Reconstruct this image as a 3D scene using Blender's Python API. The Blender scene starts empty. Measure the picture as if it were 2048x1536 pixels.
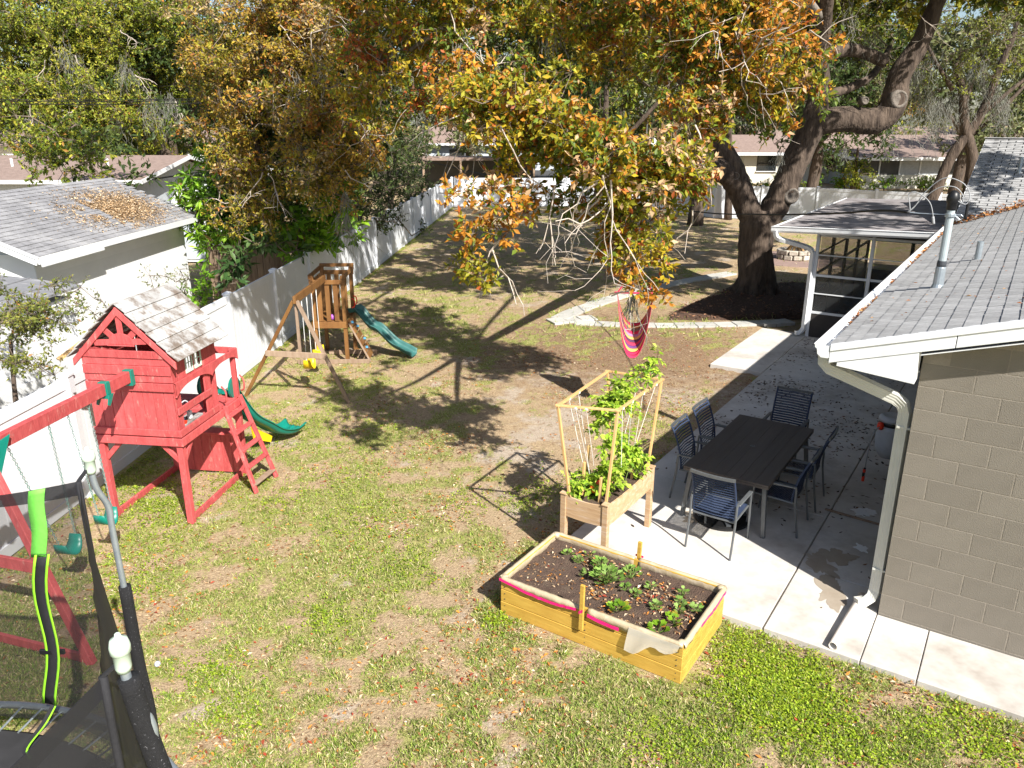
import bpy, bmesh, math, random
import numpy as np
from mathutils import Vector, Matrix
R = math.radians
random.seed(7); rng = np.random.default_rng(11)
scene = bpy.context.scene
col = scene.collection

# ------------------------------------------------------------------ camera, sky, sun, exposure
CAM_H, PITCH, FPX = 4.6, R(18.57), 1548.0
cam_d = bpy.data.cameras.new('camera'); cam = bpy.data.objects.new('camera', cam_d); col.objects.link(cam)
cam.location = (0, 0, CAM_H); cam.rotation_euler = (R(90) - PITCH, 0, 0)
cam_d.sensor_width = 36; cam_d.lens = 36 * FPX / 2048; cam_d.clip_start = 0.1; cam_d.clip_end = 3000
scene.camera = cam
SUN_EL, SUN_AZ = R(41.5), math.atan2(0.515, -0.857)
w = bpy.data.worlds.new('World'); scene.world = w; w.use_nodes = True
nt = w.node_tree; bg = nt.nodes['Background']
sky = nt.nodes.new('ShaderNodeTexSky'); sky.sky_type = 'NISHITA'; sky.sun_disc = False
sky.sun_elevation = SUN_EL; sky.sun_rotation = SUN_AZ; sky.air_density = 1.0; sky.dust_density = 1.2; sky.ozone_density = 1.0
nt.links.new(sky.outputs[0], bg.inputs[0]); bg.inputs[1].default_value = 0.075
sd = bpy.data.lights.new('sun', 'SUN'); sd.energy = 5.0; sd.angle = R(0.55); sd.color = (1.0, 0.955, 0.88)
so = bpy.data.objects.new('sun', sd); col.objects.link(so)
SUNV = Vector((math.sin(SUN_AZ) * math.cos(SUN_EL), math.cos(SUN_AZ) * math.cos(SUN_EL), math.sin(SUN_EL)))
so.rotation_euler = (-SUNV).to_track_quat('-Z', 'Y').to_euler(); so.location = (20, -30, 40)
vs = scene.view_settings; vs.view_transform = 'Standard'; vs.look = 'None'; vs.gamma = 1; vs.use_curve_mapping = False
vs.exposure = 0.97
scene.render.engine = 'CYCLES'
scene.cycles.max_bounces = 6; scene.cycles.transparent_max_bounces = 12; scene.cycles.diffuse_bounces = 3
scene.cycles.glossy_bounces = 3; scene.cycles.transmission_bounces = 4
scene.cycles.use_denoising = True

# ------------------------------------------------------------------ helpers
def ray(x, y):
    a = (x - 1024) / FPX; b = -(y - 768) / FPX
    return Vector((a, math.cos(PITCH) + b * math.sin(PITCH), -math.sin(PITCH) + b * math.cos(PITCH)))
def G(x, y, z=0.0):
    d = ray(x, y); return Vector((0, 0, CAM_H)) + d * ((z - CAM_H) / d.z)
def AT(x, y, Y):
    d = ray(x, y); return Vector((0, 0, CAM_H)) + d * (Y / d.y)
HA = R(33.7); HC = Vector((3.619, 6.543, 0))
HU = Vector((math.sin(HA), math.cos(HA), 0)); HV = Vector((math.cos(HA), -math.sin(HA), 0))
def W(u, v, z=0.0): return HC + HU * u + HV * v + Vector((0, 0, z))   # house axes: u along the house, v across it
LAWN = -0.04

class MB:
    def __init__(s): s.v = []; s.f = []
    def add(s, vs, fs):
        n = len(s.v); s.v += [tuple(p) for p in vs]; s.f += [tuple(i + n for i in f) for f in fs]; return s
    def box(s, c, d, M=None):
        x, y, z = d[0] / 2, d[1] / 2, d[2] / 2
        P = [Vector((a * x, b * y, e * z)) for a in (-1, 1) for b in (-1, 1) for e in (-1, 1)]
        if M is not None: P = [M @ p for p in P]
        c = Vector(c)
        return s.add([c + p for p in P], [(0, 1, 3, 2), (4, 6, 7, 5), (0, 4, 5, 1), (2, 3, 7, 6), (0, 2, 6, 4), (1, 5, 7, 3)])
    def span(s, a, b):
        return s.box([(a[i] + b[i]) / 2 for i in range(3)], [abs(b[i] - a[i]) for i in range(3)])
    def bar(s, p, q, wd, h, up=(0, 0, 1)):
        p = Vector(p); q = Vector(q); d = (q - p); L = d.length; d.normalize(); up = Vector(up)
        x = d.cross(up)
        if x.length < 1e-4: x = d.cross(Vector((0, 1, 0)))
        x.normalize(); z = x.cross(d)
        M = Matrix((x, d, z)).transposed()
        return s.box((p + q) / 2, (wd, L, h), M)
    def tube(s, pts, r, n=8, cap=True):
        pts = [Vector(p) for p in pts]; m = len(pts)
        rs = r if hasattr(r, '__len__') else [r] * m
        vs = []; fs = []; ref = None
        for i, p in enumerate(pts):
            t = (pts[min(i + 1, m - 1)] - pts[max(i - 1, 0)]).normalized()
            if ref is None:
                ref = t.cross(Vector((0, 0, 1)));
                if ref.length < 0.05: ref = t.cross(Vector((1, 0, 0)))
            x = ref - t * ref.dot(t)
            if x.length < 1e-5: x = t.orthogonal()
            x.normalize(); ref = x; y = t.cross(x)
            for k in range(n):
                a = 2 * math.pi * k / n; vs.append(p + (x * math.cos(a) + y * math.sin(a)) * rs[i])
        for i in range(m - 1):
            for k in range(n):
                a = i * n + k; b = i * n + (k + 1) % n; fs.append((a, b, b + n, a + n))
        if cap: fs.append(tuple(range(n))[::-1]); fs.append(tuple(range((m - 1) * n, m * n)))
        return s.add(vs, fs)
    def lathe(s, prof, c=(0, 0, 0), n=16, cap=True):
        vs = []; fs = []; m = len(prof); c = Vector(c)
        for r_, z in prof:
            for k in range(n):
                a = 2 * math.pi * k / n; vs.append(c + Vector((r_ * math.cos(a), r_ * math.sin(a), z)))
        for i in range(m - 1):
            for k in range(n):
                a = i * n + k; b = i * n + (k + 1) % n; fs.append((a, b, b + n, a + n))
        if cap: fs.append(tuple(range(n))[::-1]); fs.append(tuple(range((m - 1) * n, m * n)))
        return s.add(vs, fs)
    def grid(s, rows, thick=None):
        m = len(rows); n = len(rows[0]); vs = [p for r_ in rows for p in r_]
        fs = [(i * n + k, i * n + k + 1, (i + 1) * n + k + 1, (i + 1) * n + k) for i in range(m - 1) for k in range(n - 1)]
        return s.add(vs, fs)
    def prism(s, poly, off):
        n = len(poly); off = Vector(off); P = [Vector(p) for p in poly]
        return s.add(P + [p + off for p in P], [tuple(range(n))[::-1], tuple(range(n, 2 * n))] + [(i, (i + 1) % n, (i + 1) % n + n, i + n) for i in range(n)])
    def mesh(s, name, smooth=False):
        me = bpy.data.meshes.new(name); me.from_pydata(s.v, [], s.f)
        bm = bmesh.new(); bm.from_mesh(me); bmesh.ops.recalc_face_normals(bm, faces=bm.faces); bm.to_mesh(me); bm.free()
        if smooth: me.polygons.foreach_set('use_smooth', [True] * len(me.polygons))
        return me
    def build(s, name, mat, parent=None, smooth=False, bev=0, solid=0):
        o = link(name, s.mesh(name, smooth), mat, parent)
        if solid: md = o.modifiers.new('thick', 'SOLIDIFY'); md.thickness = solid; md.offset = 0
        if bev: md = o.modifiers.new('bevel', 'BEVEL'); md.width = bev; md.segments = 1; md.limit_method = 'ANGLE'
        return o
def link(name, me, mat, parent=None):
    o = bpy.data.objects.new(name, me); col.objects.link(o)
    if mat is not None and not len(me.materials): me.materials.append(MAT[mat] if isinstance(mat, str) else mat)
    if parent is not None: o.parent = parent
    return o
def tag(o, label=None, cat=None, group=None, kind=None):
    if label: o['label'] = label
    if cat: o['category'] = cat
    if group: o['group'] = group
    if kind: o['kind'] = kind
    return o
def thing(name, label, cat, loc=(0, 0, 0), rz=0.0, group=None):
    o = bpy.data.objects.new(name, None); col.objects.link(o); o.location = loc; o.rotation_euler = (0, 0, rz)
    o.empty_display_size = 0.1
    return tag(o, label, cat, group)
def copy_tree(o, parent=None):
    c = o.copy(); col.objects.link(c); c.parent = parent
    for ch in list(o.children): copy_tree(ch, c)
    return c
def curve(pts, n=8):   # Catmull-Rom
    P = [Vector(p) for p in pts]; P = [P[0] * 2 - P[1]] + P + [P[-1] * 2 - P[-2]]; out = []
    for i in range(1, len(P) - 2):
        for k in range(n):
            t = k / n; a, b, c, d = P[i - 1], P[i], P[i + 1], P[i + 2]
            out.append(0.5 * ((2 * b) + (c - a) * t + (2 * a - 5 * b + 4 * c - d) * t * t + (3 * b - a - 3 * c + d) * t ** 3))
    out.append(P[-2]); return out
def lerp(a, b, t): return a + (b - a) * t

# ---- numpy value noise
_T = rng.random((256, 256))
def vnoise(x, y):
    xi = np.floor(x).astype(int); yi = np.floor(y).astype(int); fx = x - xi; fy = y - yi
    fx = fx * fx * (3 - 2 * fx); fy = fy * fy * (3 - 2 * fy)
    t = lambda i, j: _T[i % 256, j % 256]
    return (t(xi, yi) * (1 - fx) + t(xi + 1, yi) * fx) * (1 - fy) + (t(xi, yi + 1) * (1 - fx) + t(xi + 1, yi + 1) * fx) * fy
def fbm(x, y, o=4):
    s = 0; a = 0.5; n = 0
    for i in range(o): s = s + a * vnoise(x * 2 ** i + 17 * i, y * 2 ** i + 31 * i); n += a; a *= 0.5
    return s / n

# ------------------------------------------------------------------ materials
MAT = {}
def mat(name, c1, c2=None, rough=0.75, scale=6.0, stretch=(1, 1, 1), bump=0.15, bscale=None, metallic=0.0, spec=0.4, lo=0.35, hi=0.65, rnd=0.0, c3=None, s3=1.5, lo3=0.55, hi3=0.7, detail=6, world=False, trans=0.0, bdist=0.01):
    m = bpy.data.materials.new(name); m.use_nodes = True; n = m.node_tree.nodes; l = m.node_tree.links
    b = n['Principled BSDF']; b.inputs['Roughness'].default_value = rough; b.inputs['Metallic'].default_value = metallic
    b.inputs['Specular IOR Level'].default_value = spec
    c2 = c2 or tuple(x * 0.78 for x in c1)
    tc = n.new('ShaderNodeTexCoord'); mp = n.new('ShaderNodeMapping'); mp.inputs['Scale'].default_value = stretch
    if world:
        ge = n.new('ShaderNodeNewGeometry'); l.new(ge.outputs['Position'], mp.inputs[0])
    else: l.new(tc.outputs['Object'], mp.inputs[0])
    nz = n.new('ShaderNodeTexNoise'); nz.inputs['Scale'].default_value = scale; nz.inputs['Detail'].default_value = detail; nz.inputs['Roughness'].default_value = 0.65
    l.new(mp.outputs[0], nz.inputs['Vector'])
    rp = n.new('ShaderNodeValToRGB'); rp.color_ramp.elements[0].position = lo; rp.color_ramp.elements[1].position = hi
    rp.color_ramp.elements[0].color = (*c1, 1); rp.color_ramp.elements[1].color = (*c2, 1)
    l.new(nz.outputs['Fac'], rp.inputs[0]); out = rp.outputs[0]
    if c3:
        n3 = n.new('ShaderNodeTexNoise'); n3.inputs['Scale'].default_value = s3; n3.inputs['Detail'].default_value = 5; n3.inputs['Roughness'].default_value = 0.7; l.new(mp.outputs[0], n3.inputs['Vector'])
        r3 = n.new('ShaderNodeMapRange'); r3.inputs[1].default_value = lo3; r3.inputs[2].default_value = hi3; l.new(n3.outputs['Fac'], r3.inputs[0])
        mx = n.new('ShaderNodeMix'); mx.data_type = 'RGBA'; mx.inputs[7].default_value = (*c3, 1); l.new(r3.outputs[0], mx.inputs[0]); l.new(out, mx.inputs[6]); out = mx.outputs[2]
    if rnd:
        oi = n.new('ShaderNodeObjectInfo'); mr = n.new('ShaderNodeMapRange'); mr.inputs[3].default_value = 1 - rnd; mr.inputs[4].default_value = 1 + rnd; l.new(oi.outputs['Random'], mr.inputs[0])
        hs = n.new('ShaderNodeHueSaturation'); l.new(mr.outputs[0], hs.inputs['Value']); l.new(out, hs.inputs['Color']); out = hs.outputs[0]
    l.new(out, b.inputs['Base Color'])
    if bump:
        nb = n.new('ShaderNodeTexNoise'); nb.inputs['Scale'].default_value = bscale or scale * 4; nb.inputs['Detail'].default_value = 4; l.new(mp.outputs[0], nb.inputs['Vector'])
        bp = n.new('ShaderNodeBump'); bp.inputs['Strength'].default_value = min(1, bump * 2); bp.inputs['Distance'].default_value = bdist; l.new(nb.outputs['Fac'], bp.inputs['Height']); l.new(bp.outputs[0], b.inputs['Normal'])
    if trans: thin(m, trans)
    MAT[name] = m; return m
def thin(m, fac):    # a light share of transmitted light for leaves and film
    n = m.node_tree.nodes; l = m.node_tree.links; b = n['Principled BSDF']; o = n['Material Output']
    t = n.new('ShaderNodeBsdfTranslucent'); mx = n.new('ShaderNodeMixShader'); mx.inputs[0].default_value = fac
    src = b.inputs['Base Color'].links[0].from_socket if b.inputs['Base Color'].links else None
    if src: l.new(src, t.inputs[0])
    else: t.inputs[0].default_value = b.inputs['Base Color'].default_value
    l.new(b.outputs[0], mx.inputs[1]); l.new(t.outputs[0], mx.inputs[2]); l.new(mx.outputs[0], o.inputs[0])
def leafmat(name, rough=0.42, trans=0.3, spec=0.3):
    m = bpy.data.materials.new(name); m.use_nodes = True; n = m.node_tree.nodes; l = m.node_tree.links
    b = n['Principled BSDF']; a = n.new('ShaderNodeVertexColor'); a.layer_name = 'Col'; l.new(a.outputs[0], b.inputs['Base Color'])
    b.inputs['Roughness'].default_value = rough; b.inputs['Specular IOR Level'].default_value = spec
    if trans: thin(m, trans)
    MAT[name] = m
def see_through(name, colr, fac, rough=0.6):   # woven mesh or clear pane: a constant share of it is open
    m = bpy.data.materials.new(name); m.use_nodes = True; n = m.node_tree.nodes; l = m.node_tree.links
    b = n['Principled BSDF']; b.inputs['Base Color'].default_value = (*colr, 1); b.inputs['Roughness'].default_value = rough
    t = n.new('ShaderNodeBsdfTransparent'); mx = n.new('ShaderNodeMixShader'); mx.inputs[0].default_value = fac
    l.new(b.outputs[0], mx.inputs[1]); l.new(t.outputs[0], mx.inputs[2]); l.new(mx.outputs[0], n['Material Output'].inputs[0]); MAT[name] = m

mat('vinyl', (0.71, 0.735, 0.775), (0.66, 0.685, 0.73), rough=0.45, scale=1.2, bump=0.02, c3=(0.52, 0.52, 0.46), s3=1.1, lo3=0.62, hi3=0.9)
mat('red_paint', (0.53, 0.095, 0.095), (0.41, 0.062, 0.064), rough=0.7, scale=9, stretch=(1.6, 1.6, .5), bump=0.3, c3=(0.60, 0.27, 0.23), s3=11, lo3=0.58, hi3=0.76, rnd=0.12)
mat('green_plastic', (0.006, 0.20, 0.15), (0.005, 0.16, 0.12), rough=0.35, bump=0.02, scale=3)
mat('dark_green_plastic', (0.045, 0.15, 0.14), (0.03, 0.11, 0.10), rough=0.4, bump=0.02, scale=3, c3=(0.2, 0.27, 0.25), s3=5, lo3=0.6, hi3=0.8)
mat('yellow_plastic', (0.75, 0.52, 0.01), (0.68, 0.45, 0.01), rough=0.4, bump=0.02)
mat('whitewash', (0.46, 0.46, 0.46), (0.34, 0.335, 0.33), rough=0.85, scale=3, stretch=(1, 1, 1), bump=0.2, c3=(0.17, 0.135, 0.11), s3=4.2, lo3=0.46, hi3=0.62, rnd=0.10)
mat('brown_stain', (0.235, 0.115, 0.035), (0.15, 0.065, 0.02), rough=0.55, scale=3, stretch=(2, 2, 0.4), bump=0.1, rnd=0.15)
mat('weathered_wood', (0.34, 0.25, 0.18), (0.25, 0.17, 0.115), rough=0.85, scale=4, stretch=(3, 3, 0.6), bump=0.2, rnd=0.12)
mat('yellow_wood', (0.60, 0.385, 0.075), (0.47, 0.275, 0.045), rough=0.6, scale=2.4, stretch=(1, 5, 9), bump=0.12, c3=(0.22, 0.11, 0.02), s3=3.5, lo3=0.64, hi3=0.80, rnd=0.09)
mat('cedar', (0.50, 0.345, 0.20), (0.40, 0.25, 0.135), rough=0.75, scale=2.5, stretch=(1, 4, 9), bump=0.15, c3=(0.55, 0.43, 0.33), s3=3, lo3=0.5, hi3=0.75, rnd=0.07)
mat('pine', (0.62, 0.40, 0.18), (0.55, 0.33, 0.13), rough=0.65, scale=4, stretch=(5, 5, 0.7), bump=0.08, rnd=0.06)
mat('soil', (0.125, 0.080, 0.058), (0.070, 0.044, 0.032), rough=1, scale=18, bump=0.6, c3=(0.14, 0.10, 0.07), s3=9, lo3=0.5, hi3=0.7, bdist=0.03)
mat('block_paint', (0.208, 0.186, 0.154), (0.182, 0.162, 0.133), rough=0.85, scale=2, bump=0.5, bscale=110, rnd=0.06, bdist=0.004, c3=(0.155, 0.136, 0.110), s3=1.1, lo3=0.5, hi3=0.8)
mat('sunlit_mortar', (0.26, 0.23, 0.19), (0.22, 0.19, 0.155), rough=0.85, scale=12, bump=0.3)  # lighter than the blocks: sun caught by the joints, put into the colour
mat('shingle', (0.37, 0.37, 0.372), (0.25, 0.25, 0.252), rough=0.95, scale=9, bump=0.5, bscale=220, rnd=0.13, c3=(0.47, 0.47, 0.475), s3=3, lo3=0.5, hi3=0.75, bdist=0.004)
mat('roof_felt', (0.035, 0.036, 0.04), rough=0.95)
mat('garage_shingle', (0.27, 0.27, 0.285), (0.18, 0.18, 0.19), rough=0.95, scale=6, bump=0.4, bscale=120, c3=(0.36, 0.36, 0.37), s3=1.2, lo3=0.45, hi3=0.7)
mat('brown_shingle', (0.28, 0.205, 0.175), (0.20, 0.145, 0.122), rough=0.95, scale=5, bump=0.3, bscale=60)
mat('white_metal', (0.80, 0.81, 0.82), (0.72, 0.74, 0.76), rough=0.4, scale=2, bump=0.05, c3=(0.55, 0.57, 0.60), s3=3.0, lo3=0.55, hi3=0.9)
mat('downspout_paint', (0.56, 0.56, 0.52), (0.50, 0.50, 0.46), rough=0.5, scale=3, bump=0.03, c3=(0.36, 0.33, 0.27), s3=5, lo3=0.62, hi3=0.8)
mat('galvanised', (0.42, 0.47, 0.50), (0.33, 0.38, 0.42), rough=0.42, metallic=0.6, scale=14, bump=0.05)
mat('grey_conduit', (0.40, 0.46, 0.47), (0.33, 0.38, 0.40), rough=0.5, scale=8, bump=0.05)
mat('dark_metal', (0.055, 0.06, 0.07), (0.04, 0.045, 0.05), rough=0.5, scale=10, bump=0.03)
mat('chair_frame', (0.16, 0.17, 0.18), (0.13, 0.14, 0.15), rough=0.4, metallic=0.4, scale=10, bump=0.02)
mat('rope_cord', (0.030, 0.048, 0.10), (0.018, 0.030, 0.065), rough=0.6, scale=40, bump=0.2)
mat('table_top', (0.098, 0.082, 0.075), (0.076, 0.063, 0.058), rough=0.5, scale=2, stretch=(12, 0.6, 1), bump=0.08, rnd=0.08)
mat('black_rubber', (0.014, 0.014, 0.016), (0.022, 0.022, 0.024), rough=0.7, scale=60, bump=0.3)
mat('foam_black', (0.010, 0.010, 0.012), (0.016, 0.016, 0.018), rough=0.8, scale=70, bump=0.4, c3=(0.28, 0.28, 0.30), s3=95, lo3=0.63, hi3=0.70)
mat('mint_plastic', (0.60, 0.72, 0.60), (0.54, 0.66, 0.54), rough=0.4, bump=0.0)
mat('lime_fabric', (0.19, 0.66, 0.09), (0.16, 0.58, 0.07), rough=0.75, scale=30, bump=0.15)
mat('lime_edge', (0.32, 0.78, 0.03), (0.28, 0.70, 0.03), rough=0.7, bump=0.1)
mat('black_fabric', (0.016, 0.016, 0.019), (0.024, 0.024, 0.028), rough=0.8, scale=60, bump=0.2)
mat('trampoline_mat', (0.020, 0.020, 0.022), (0.030, 0.030, 0.033), rough=0.7, scale=5, bump=0.1, bscale=200)
see_through('net_dense', (0.014, 0.014, 0.016), 0.13, rough=0.8)
see_through('net', (0.012, 0.012, 0.014), 0.44, rough=0.8)
see_through('net_seam', (0.012, 0.012, 0.016), 0.12, rough=0.8)
see_through('vinyl_pane', (0.05, 0.055, 0.06), 0.70, rough=0.12)
see_through('poly_film', (0.66, 0.61, 0.52), 0.30, rough=0.25)
mat('liner_film', (0.50, 0.41, 0.28), (0.42, 0.34, 0.22), rough=0.32, scale=5, bump=0.35, bscale=9, spec=0.6, c3=(0.64, 0.58, 0.48), s3=3, lo3=0.55, hi3=0.8, bdist=0.02)
mat('pink_tape', (0.80, 0.02, 0.19), (0.66, 0.012, 0.14), rough=0.35, bump=0.1)
mat('concrete', (0.61, 0.585, 0.545), (0.50, 0.475, 0.44), rough=0.88, scale=1.3, bump=0.25, bscale=60, c3=(0.27, 0.235, 0.20), s3=0.8, lo3=0.47, hi3=0.76, world=True, bdist=0.003)
mat('concrete_edge', (0.40, 0.36, 0.30), (0.28, 0.24, 0.19), rough=0.9, scale=5, bump=0.3, world=True)
mat('water_stain', (0.36, 0.31, 0.25), (0.30, 0.25, 0.195), rough=0.5, scale=4, bump=0.05)
mat('paver', (0.50, 0.49, 0.46), (0.40, 0.39, 0.36), rough=0.9, scale=6, bump=0.35, rnd=0.12, bdist=0.004)
mat('fire_stone', (0.55, 0.50, 0.43), (0.40, 0.35, 0.29), rough=0.9, scale=7, bump=0.6, rnd=0.15, bdist=0.02)
mat('red_paver', (0.30, 0.21, 0.18), (0.24, 0.165, 0.145), rough=0.9, scale=8, bump=0.3)
mat('firewood', (0.52, 0.33, 0.15), (0.36, 0.21, 0.09), rough=0.85, scale=6, bump=0.3, rnd=0.15)
mat('bark', (0.125, 0.092, 0.070), (0.048, 0.034, 0.026), rough=0.95, scale=3.0, stretch=(2.2, 2.2, 0.45), bump=0.9, bscale=9, lo=0.38, hi=0.62, c3=(0.24, 0.22, 0.19), s3=1.4, lo3=0.62, hi3=0.82, bdist=0.06)
mat('bark_pale', (0.30, 0.265, 0.225), (0.17, 0.145, 0.12), rough=0.95, scale=6, stretch=(2, 2, 0.6), bump=0.7, bscale=14, bdist=0.03)
mat('bark_scar', (0.20, 0.175, 0.15), (0.12, 0.10, 0.085), rough=0.95, scale=9, bump=0.6, bdist=0.02)
mat('fern_moss', (0.20, 0.14, 0.06), (0.12, 0.10, 0.04), rough=0.95, scale=14, bump=0.8)
mat('twig', (0.20, 0.155, 0.12), (0.13, 0.10, 0.075), rough=0.9, scale=12, bump=0.3)
mat('twig_pale', (0.58, 0.51, 0.44), (0.44, 0.37, 0.31), rough=0.9, scale=12, bump=0.3)
mat('moss', (0.30, 0.30, 0.26), (0.22, 0.22, 0.19), rough=1, scale=12, bump=0)
mat('white_stucco', (0.78, 0.795, 0.81), (0.72, 0.735, 0.75), rough=0.9, scale=1.5, bump=0.2, bscale=60)
mat('cream_stucco', (0.66, 0.65, 0.57), (0.58, 0.57, 0.50), rough=0.9, scale=1.5, bump=0.15, bscale=40)
mat('grey_trim', (0.50, 0.55, 0.60), (0.44, 0.48, 0.52), rough=0.6, bump=0.02)
mat('dark_glass', (0.02, 0.024, 0.028), rough=0.08, spec=0.7, bump=0)
mat('dark_screen', (0.05, 0.05, 0.05), (0.09, 0.085, 0.08), rough=0.6, scale=0.8, bump=0)
mat('curtain', (0.45, 0.47, 0.50), rough=0.9, bump=0)
mat('porch_roof', (0.31, 0.29, 0.295), (0.23, 0.21, 0.215), rough=0.9, scale=3, bump=0.2, c3=(0.14, 0.12, 0.12), s3=2.2, lo3=0.48, hi3=0.66)
mat('porch_kick', (0.045, 0.038, 0.034), (0.035, 0.03, 0.027), rough=0.7, bump=0.05)
mat('white_frame', (0.70, 0.72, 0.74), (0.64, 0.66, 0.68), rough=0.5, bump=0.02, scale=3)
mat('bronze_frame', (0.03, 0.026, 0.023), rough=0.6, bump=0)
mat('pvc', (0.78, 0.72, 0.66), (0.72, 0.66, 0.60), rough=0.45, bump=0.02)
mat('grey_plastic', (0.42, 0.44, 0.48), (0.36, 0.38, 0.42), rough=0.45, bump=0.02)
mat('black_plastic', (0.012, 0.012, 0.013), rough=0.4, bump=0)
mat('orange_plastic', (0.80, 0.05, 0.015), (0.75, 0.045, 0.012), rough=0.4, bump=0)
mat('cable_black', (0.010, 0.010, 0.011), rough=0.6, bump=0)
mat('cable_grey', (0.34, 0.35, 0.36), rough=0.5, bump=0)
mat('string', (0.78, 0.78, 0.76), rough=0.9, bump=0)
mat('tomato_green', (0.33, 0.42, 0.09), rough=0.35, bump=0)
mat('tomato_orange', (0.75, 0.17, 0.01), rough=0.3, bump=0)
mat('tomato_red', (0.55, 0.045, 0.015), rough=0.3, bump=0)
mat('stem_green', (0.16, 0.24, 0.05), (0.12, 0.18, 0.04), rough=0.6, bump=0)
mat('purple_petal', (0.45, 0.10, 0.50), (0.36, 0.07, 0.42), rough=0.6, bump=0)
mat('car_black', (0.008, 0.009, 0.012), rough=0.15, spec=0.7, bump=0)
mat('chrome', (0.7, 0.7, 0.72), rough=0.2, metallic=0.9, bump=0)
mat('old_fence_wood', (0.20, 0.145, 0.10), (0.12, 0.085, 0.06), rough=0.95, scale=4, stretch=(4, 4, 0.6), bump=0.3, rnd=0.2)
mat('siding_white', (0.80, 0.81, 0.82), (0.75, 0.76, 0.78), rough=0.7, scale=2, bump=0.05, rnd=0.03)
mat('shed_roof', (0.22, 0.225, 0.24), (0.15, 0.15, 0.16), rough=0.95, scale=4, stretch=(1, 4, 1), bump=0.3, c3=(0.38, 0.38, 0.39), s3=2, lo3=0.5, hi3=0.72)
mat('asphalt', (0.07, 0.07, 0.072), (0.055, 0.055, 0.056), rough=0.95, scale=20, bump=0.3)
mat('blue_plastic', (0.10, 0.33, 0.55), rough=0.4, bump=0)
mat('lilac_ball', (0.42, 0.42, 0.72), (0.60, 0.60, 0.80), rough=0.4, scale=8, bump=0)
mat('purple_toy', (0.45, 0.12, 0.55), rough=0.4, bump=0)
for nm in ('leaf', 'grass_blade', 'litter', 'veg_leaf'):
    leafmat(nm, rough={'leaf': 0.5, 'grass_blade': 0.6, 'litter': 0.8, 'veg_leaf': 0.45}[nm], trans={'leaf': 0.36, 'grass_blade': 0.3, 'litter': 0.08, 'veg_leaf': 0.35}[nm])

# ---- quads that are leaves, blades and litter: one mesh, 2 triangles each, own colour each
def leaf_mesh(name, pos, dirn, nrm, length, width, colors, fold=0.18, curl=0.0):
    n = len(pos); d = dirn / np.linalg.norm(dirn, axis=1, keepdims=True)
    s = np.cross(d, nrm); s /= np.linalg.norm(s, axis=1, keepdims=True) + 1e-9; u = np.cross(s, d)
    L = length[:, None]; Wd = width[:, None]
    v = np.empty((n, 4, 3)); v[:, 0] = pos
    v[:, 1] = pos + d * L * 0.5 + s * Wd * 0.5 + u * Wd * fold; v[:, 2] = pos + d * L - u * L * curl; v[:, 3] = pos + d * L * 0.5 - s * Wd * 0.5 + u * Wd * fold
    f = np.arange(n * 4).reshape(n, 4); tri = np.concatenate([f[:, [0, 1, 2]], f[:, [0, 2, 3]]], axis=1).reshape(-1)
    me = bpy.data.meshes.new(name); me.vertices.add(n * 4); me.vertices.foreach_set('co', v.reshape(-1).astype(np.float32))
    me.loops.add(n * 6); me.loops.foreach_set('vertex_index', tri.astype(np.int32))
    me.polygons.add(n * 2); me.polygons.foreach_set('loop_start', (np.arange(n * 2) * 3).astype(np.int32)); me.polygons.foreach_set('loop_total', np.full(n * 2, 3, np.int32))
    ca = me.color_attributes.new('Col', 'FLOAT_COLOR', 'POINT'); c4 = np.ones((n, 4, 4), np.float32); c4[:, :, :3] = colors[:, None, :]
    ca.data.foreach_set('color', c4.reshape(-1)); me.update(calc_edges=True); return me
def unit(n):
    v = rng.normal(size=(n, 3)); return v / np.linalg.norm(v, axis=1, keepdims=True)
def pick(pal, n, jit=0.22):
    ws = np.array([p[0] for p in pal], float); cs = np.array([p[1] for p in pal], float)
    c = cs[rng.choice(len(pal), n, p=ws / ws.sum())]; return np.clip(c * (1 + rng.normal(0, jit, (n, 1))), 0.004, 0.9)
def prisms(name, P, Q, r0, r1):   # many thin 3-sided tapered sticks in one mesh
    n = len(P); d = Q - P; d = d / (np.linalg.norm(d, axis=1, keepdims=True) + 1e-9); a = np.where(np.abs(d[:, 2:3]) > .9, [[1., 0, 0]], [[0., 0, 1]])
    x = np.cross(d, a); x /= np.linalg.norm(x, axis=1, keepdims=True); y = np.cross(d, x); v = np.empty((n, 6, 3))
    for k in range(3):
        o = x * math.cos(2.094 * k) + y * math.sin(2.094 * k); v[:, k] = P + o * np.reshape(r0, (-1, 1)); v[:, k + 3] = Q + o * np.reshape(r1, (-1, 1))
    b = np.arange(n)[:, None] * 6; f = np.concatenate([b + np.array([[k, (k + 1) % 3, (k + 1) % 3 + 3, k + 3]]) for k in range(3)], axis=1).reshape(-1)
    me = bpy.data.meshes.new(name); me.vertices.add(n * 6); me.vertices.foreach_set('co', v.reshape(-1).astype(np.float32))
    me.loops.add(n * 12); me.loops.foreach_set('vertex_index', f.astype(np.int32)); me.polygons.add(n * 3)
    me.polygons.foreach_set('loop_start', (np.arange(n * 3) * 4).astype(np.int32)); me.polygons.foreach_set('loop_total', np.full(n * 3, 4, np.int32)); me.update(calc_edges=True); return me
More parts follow.
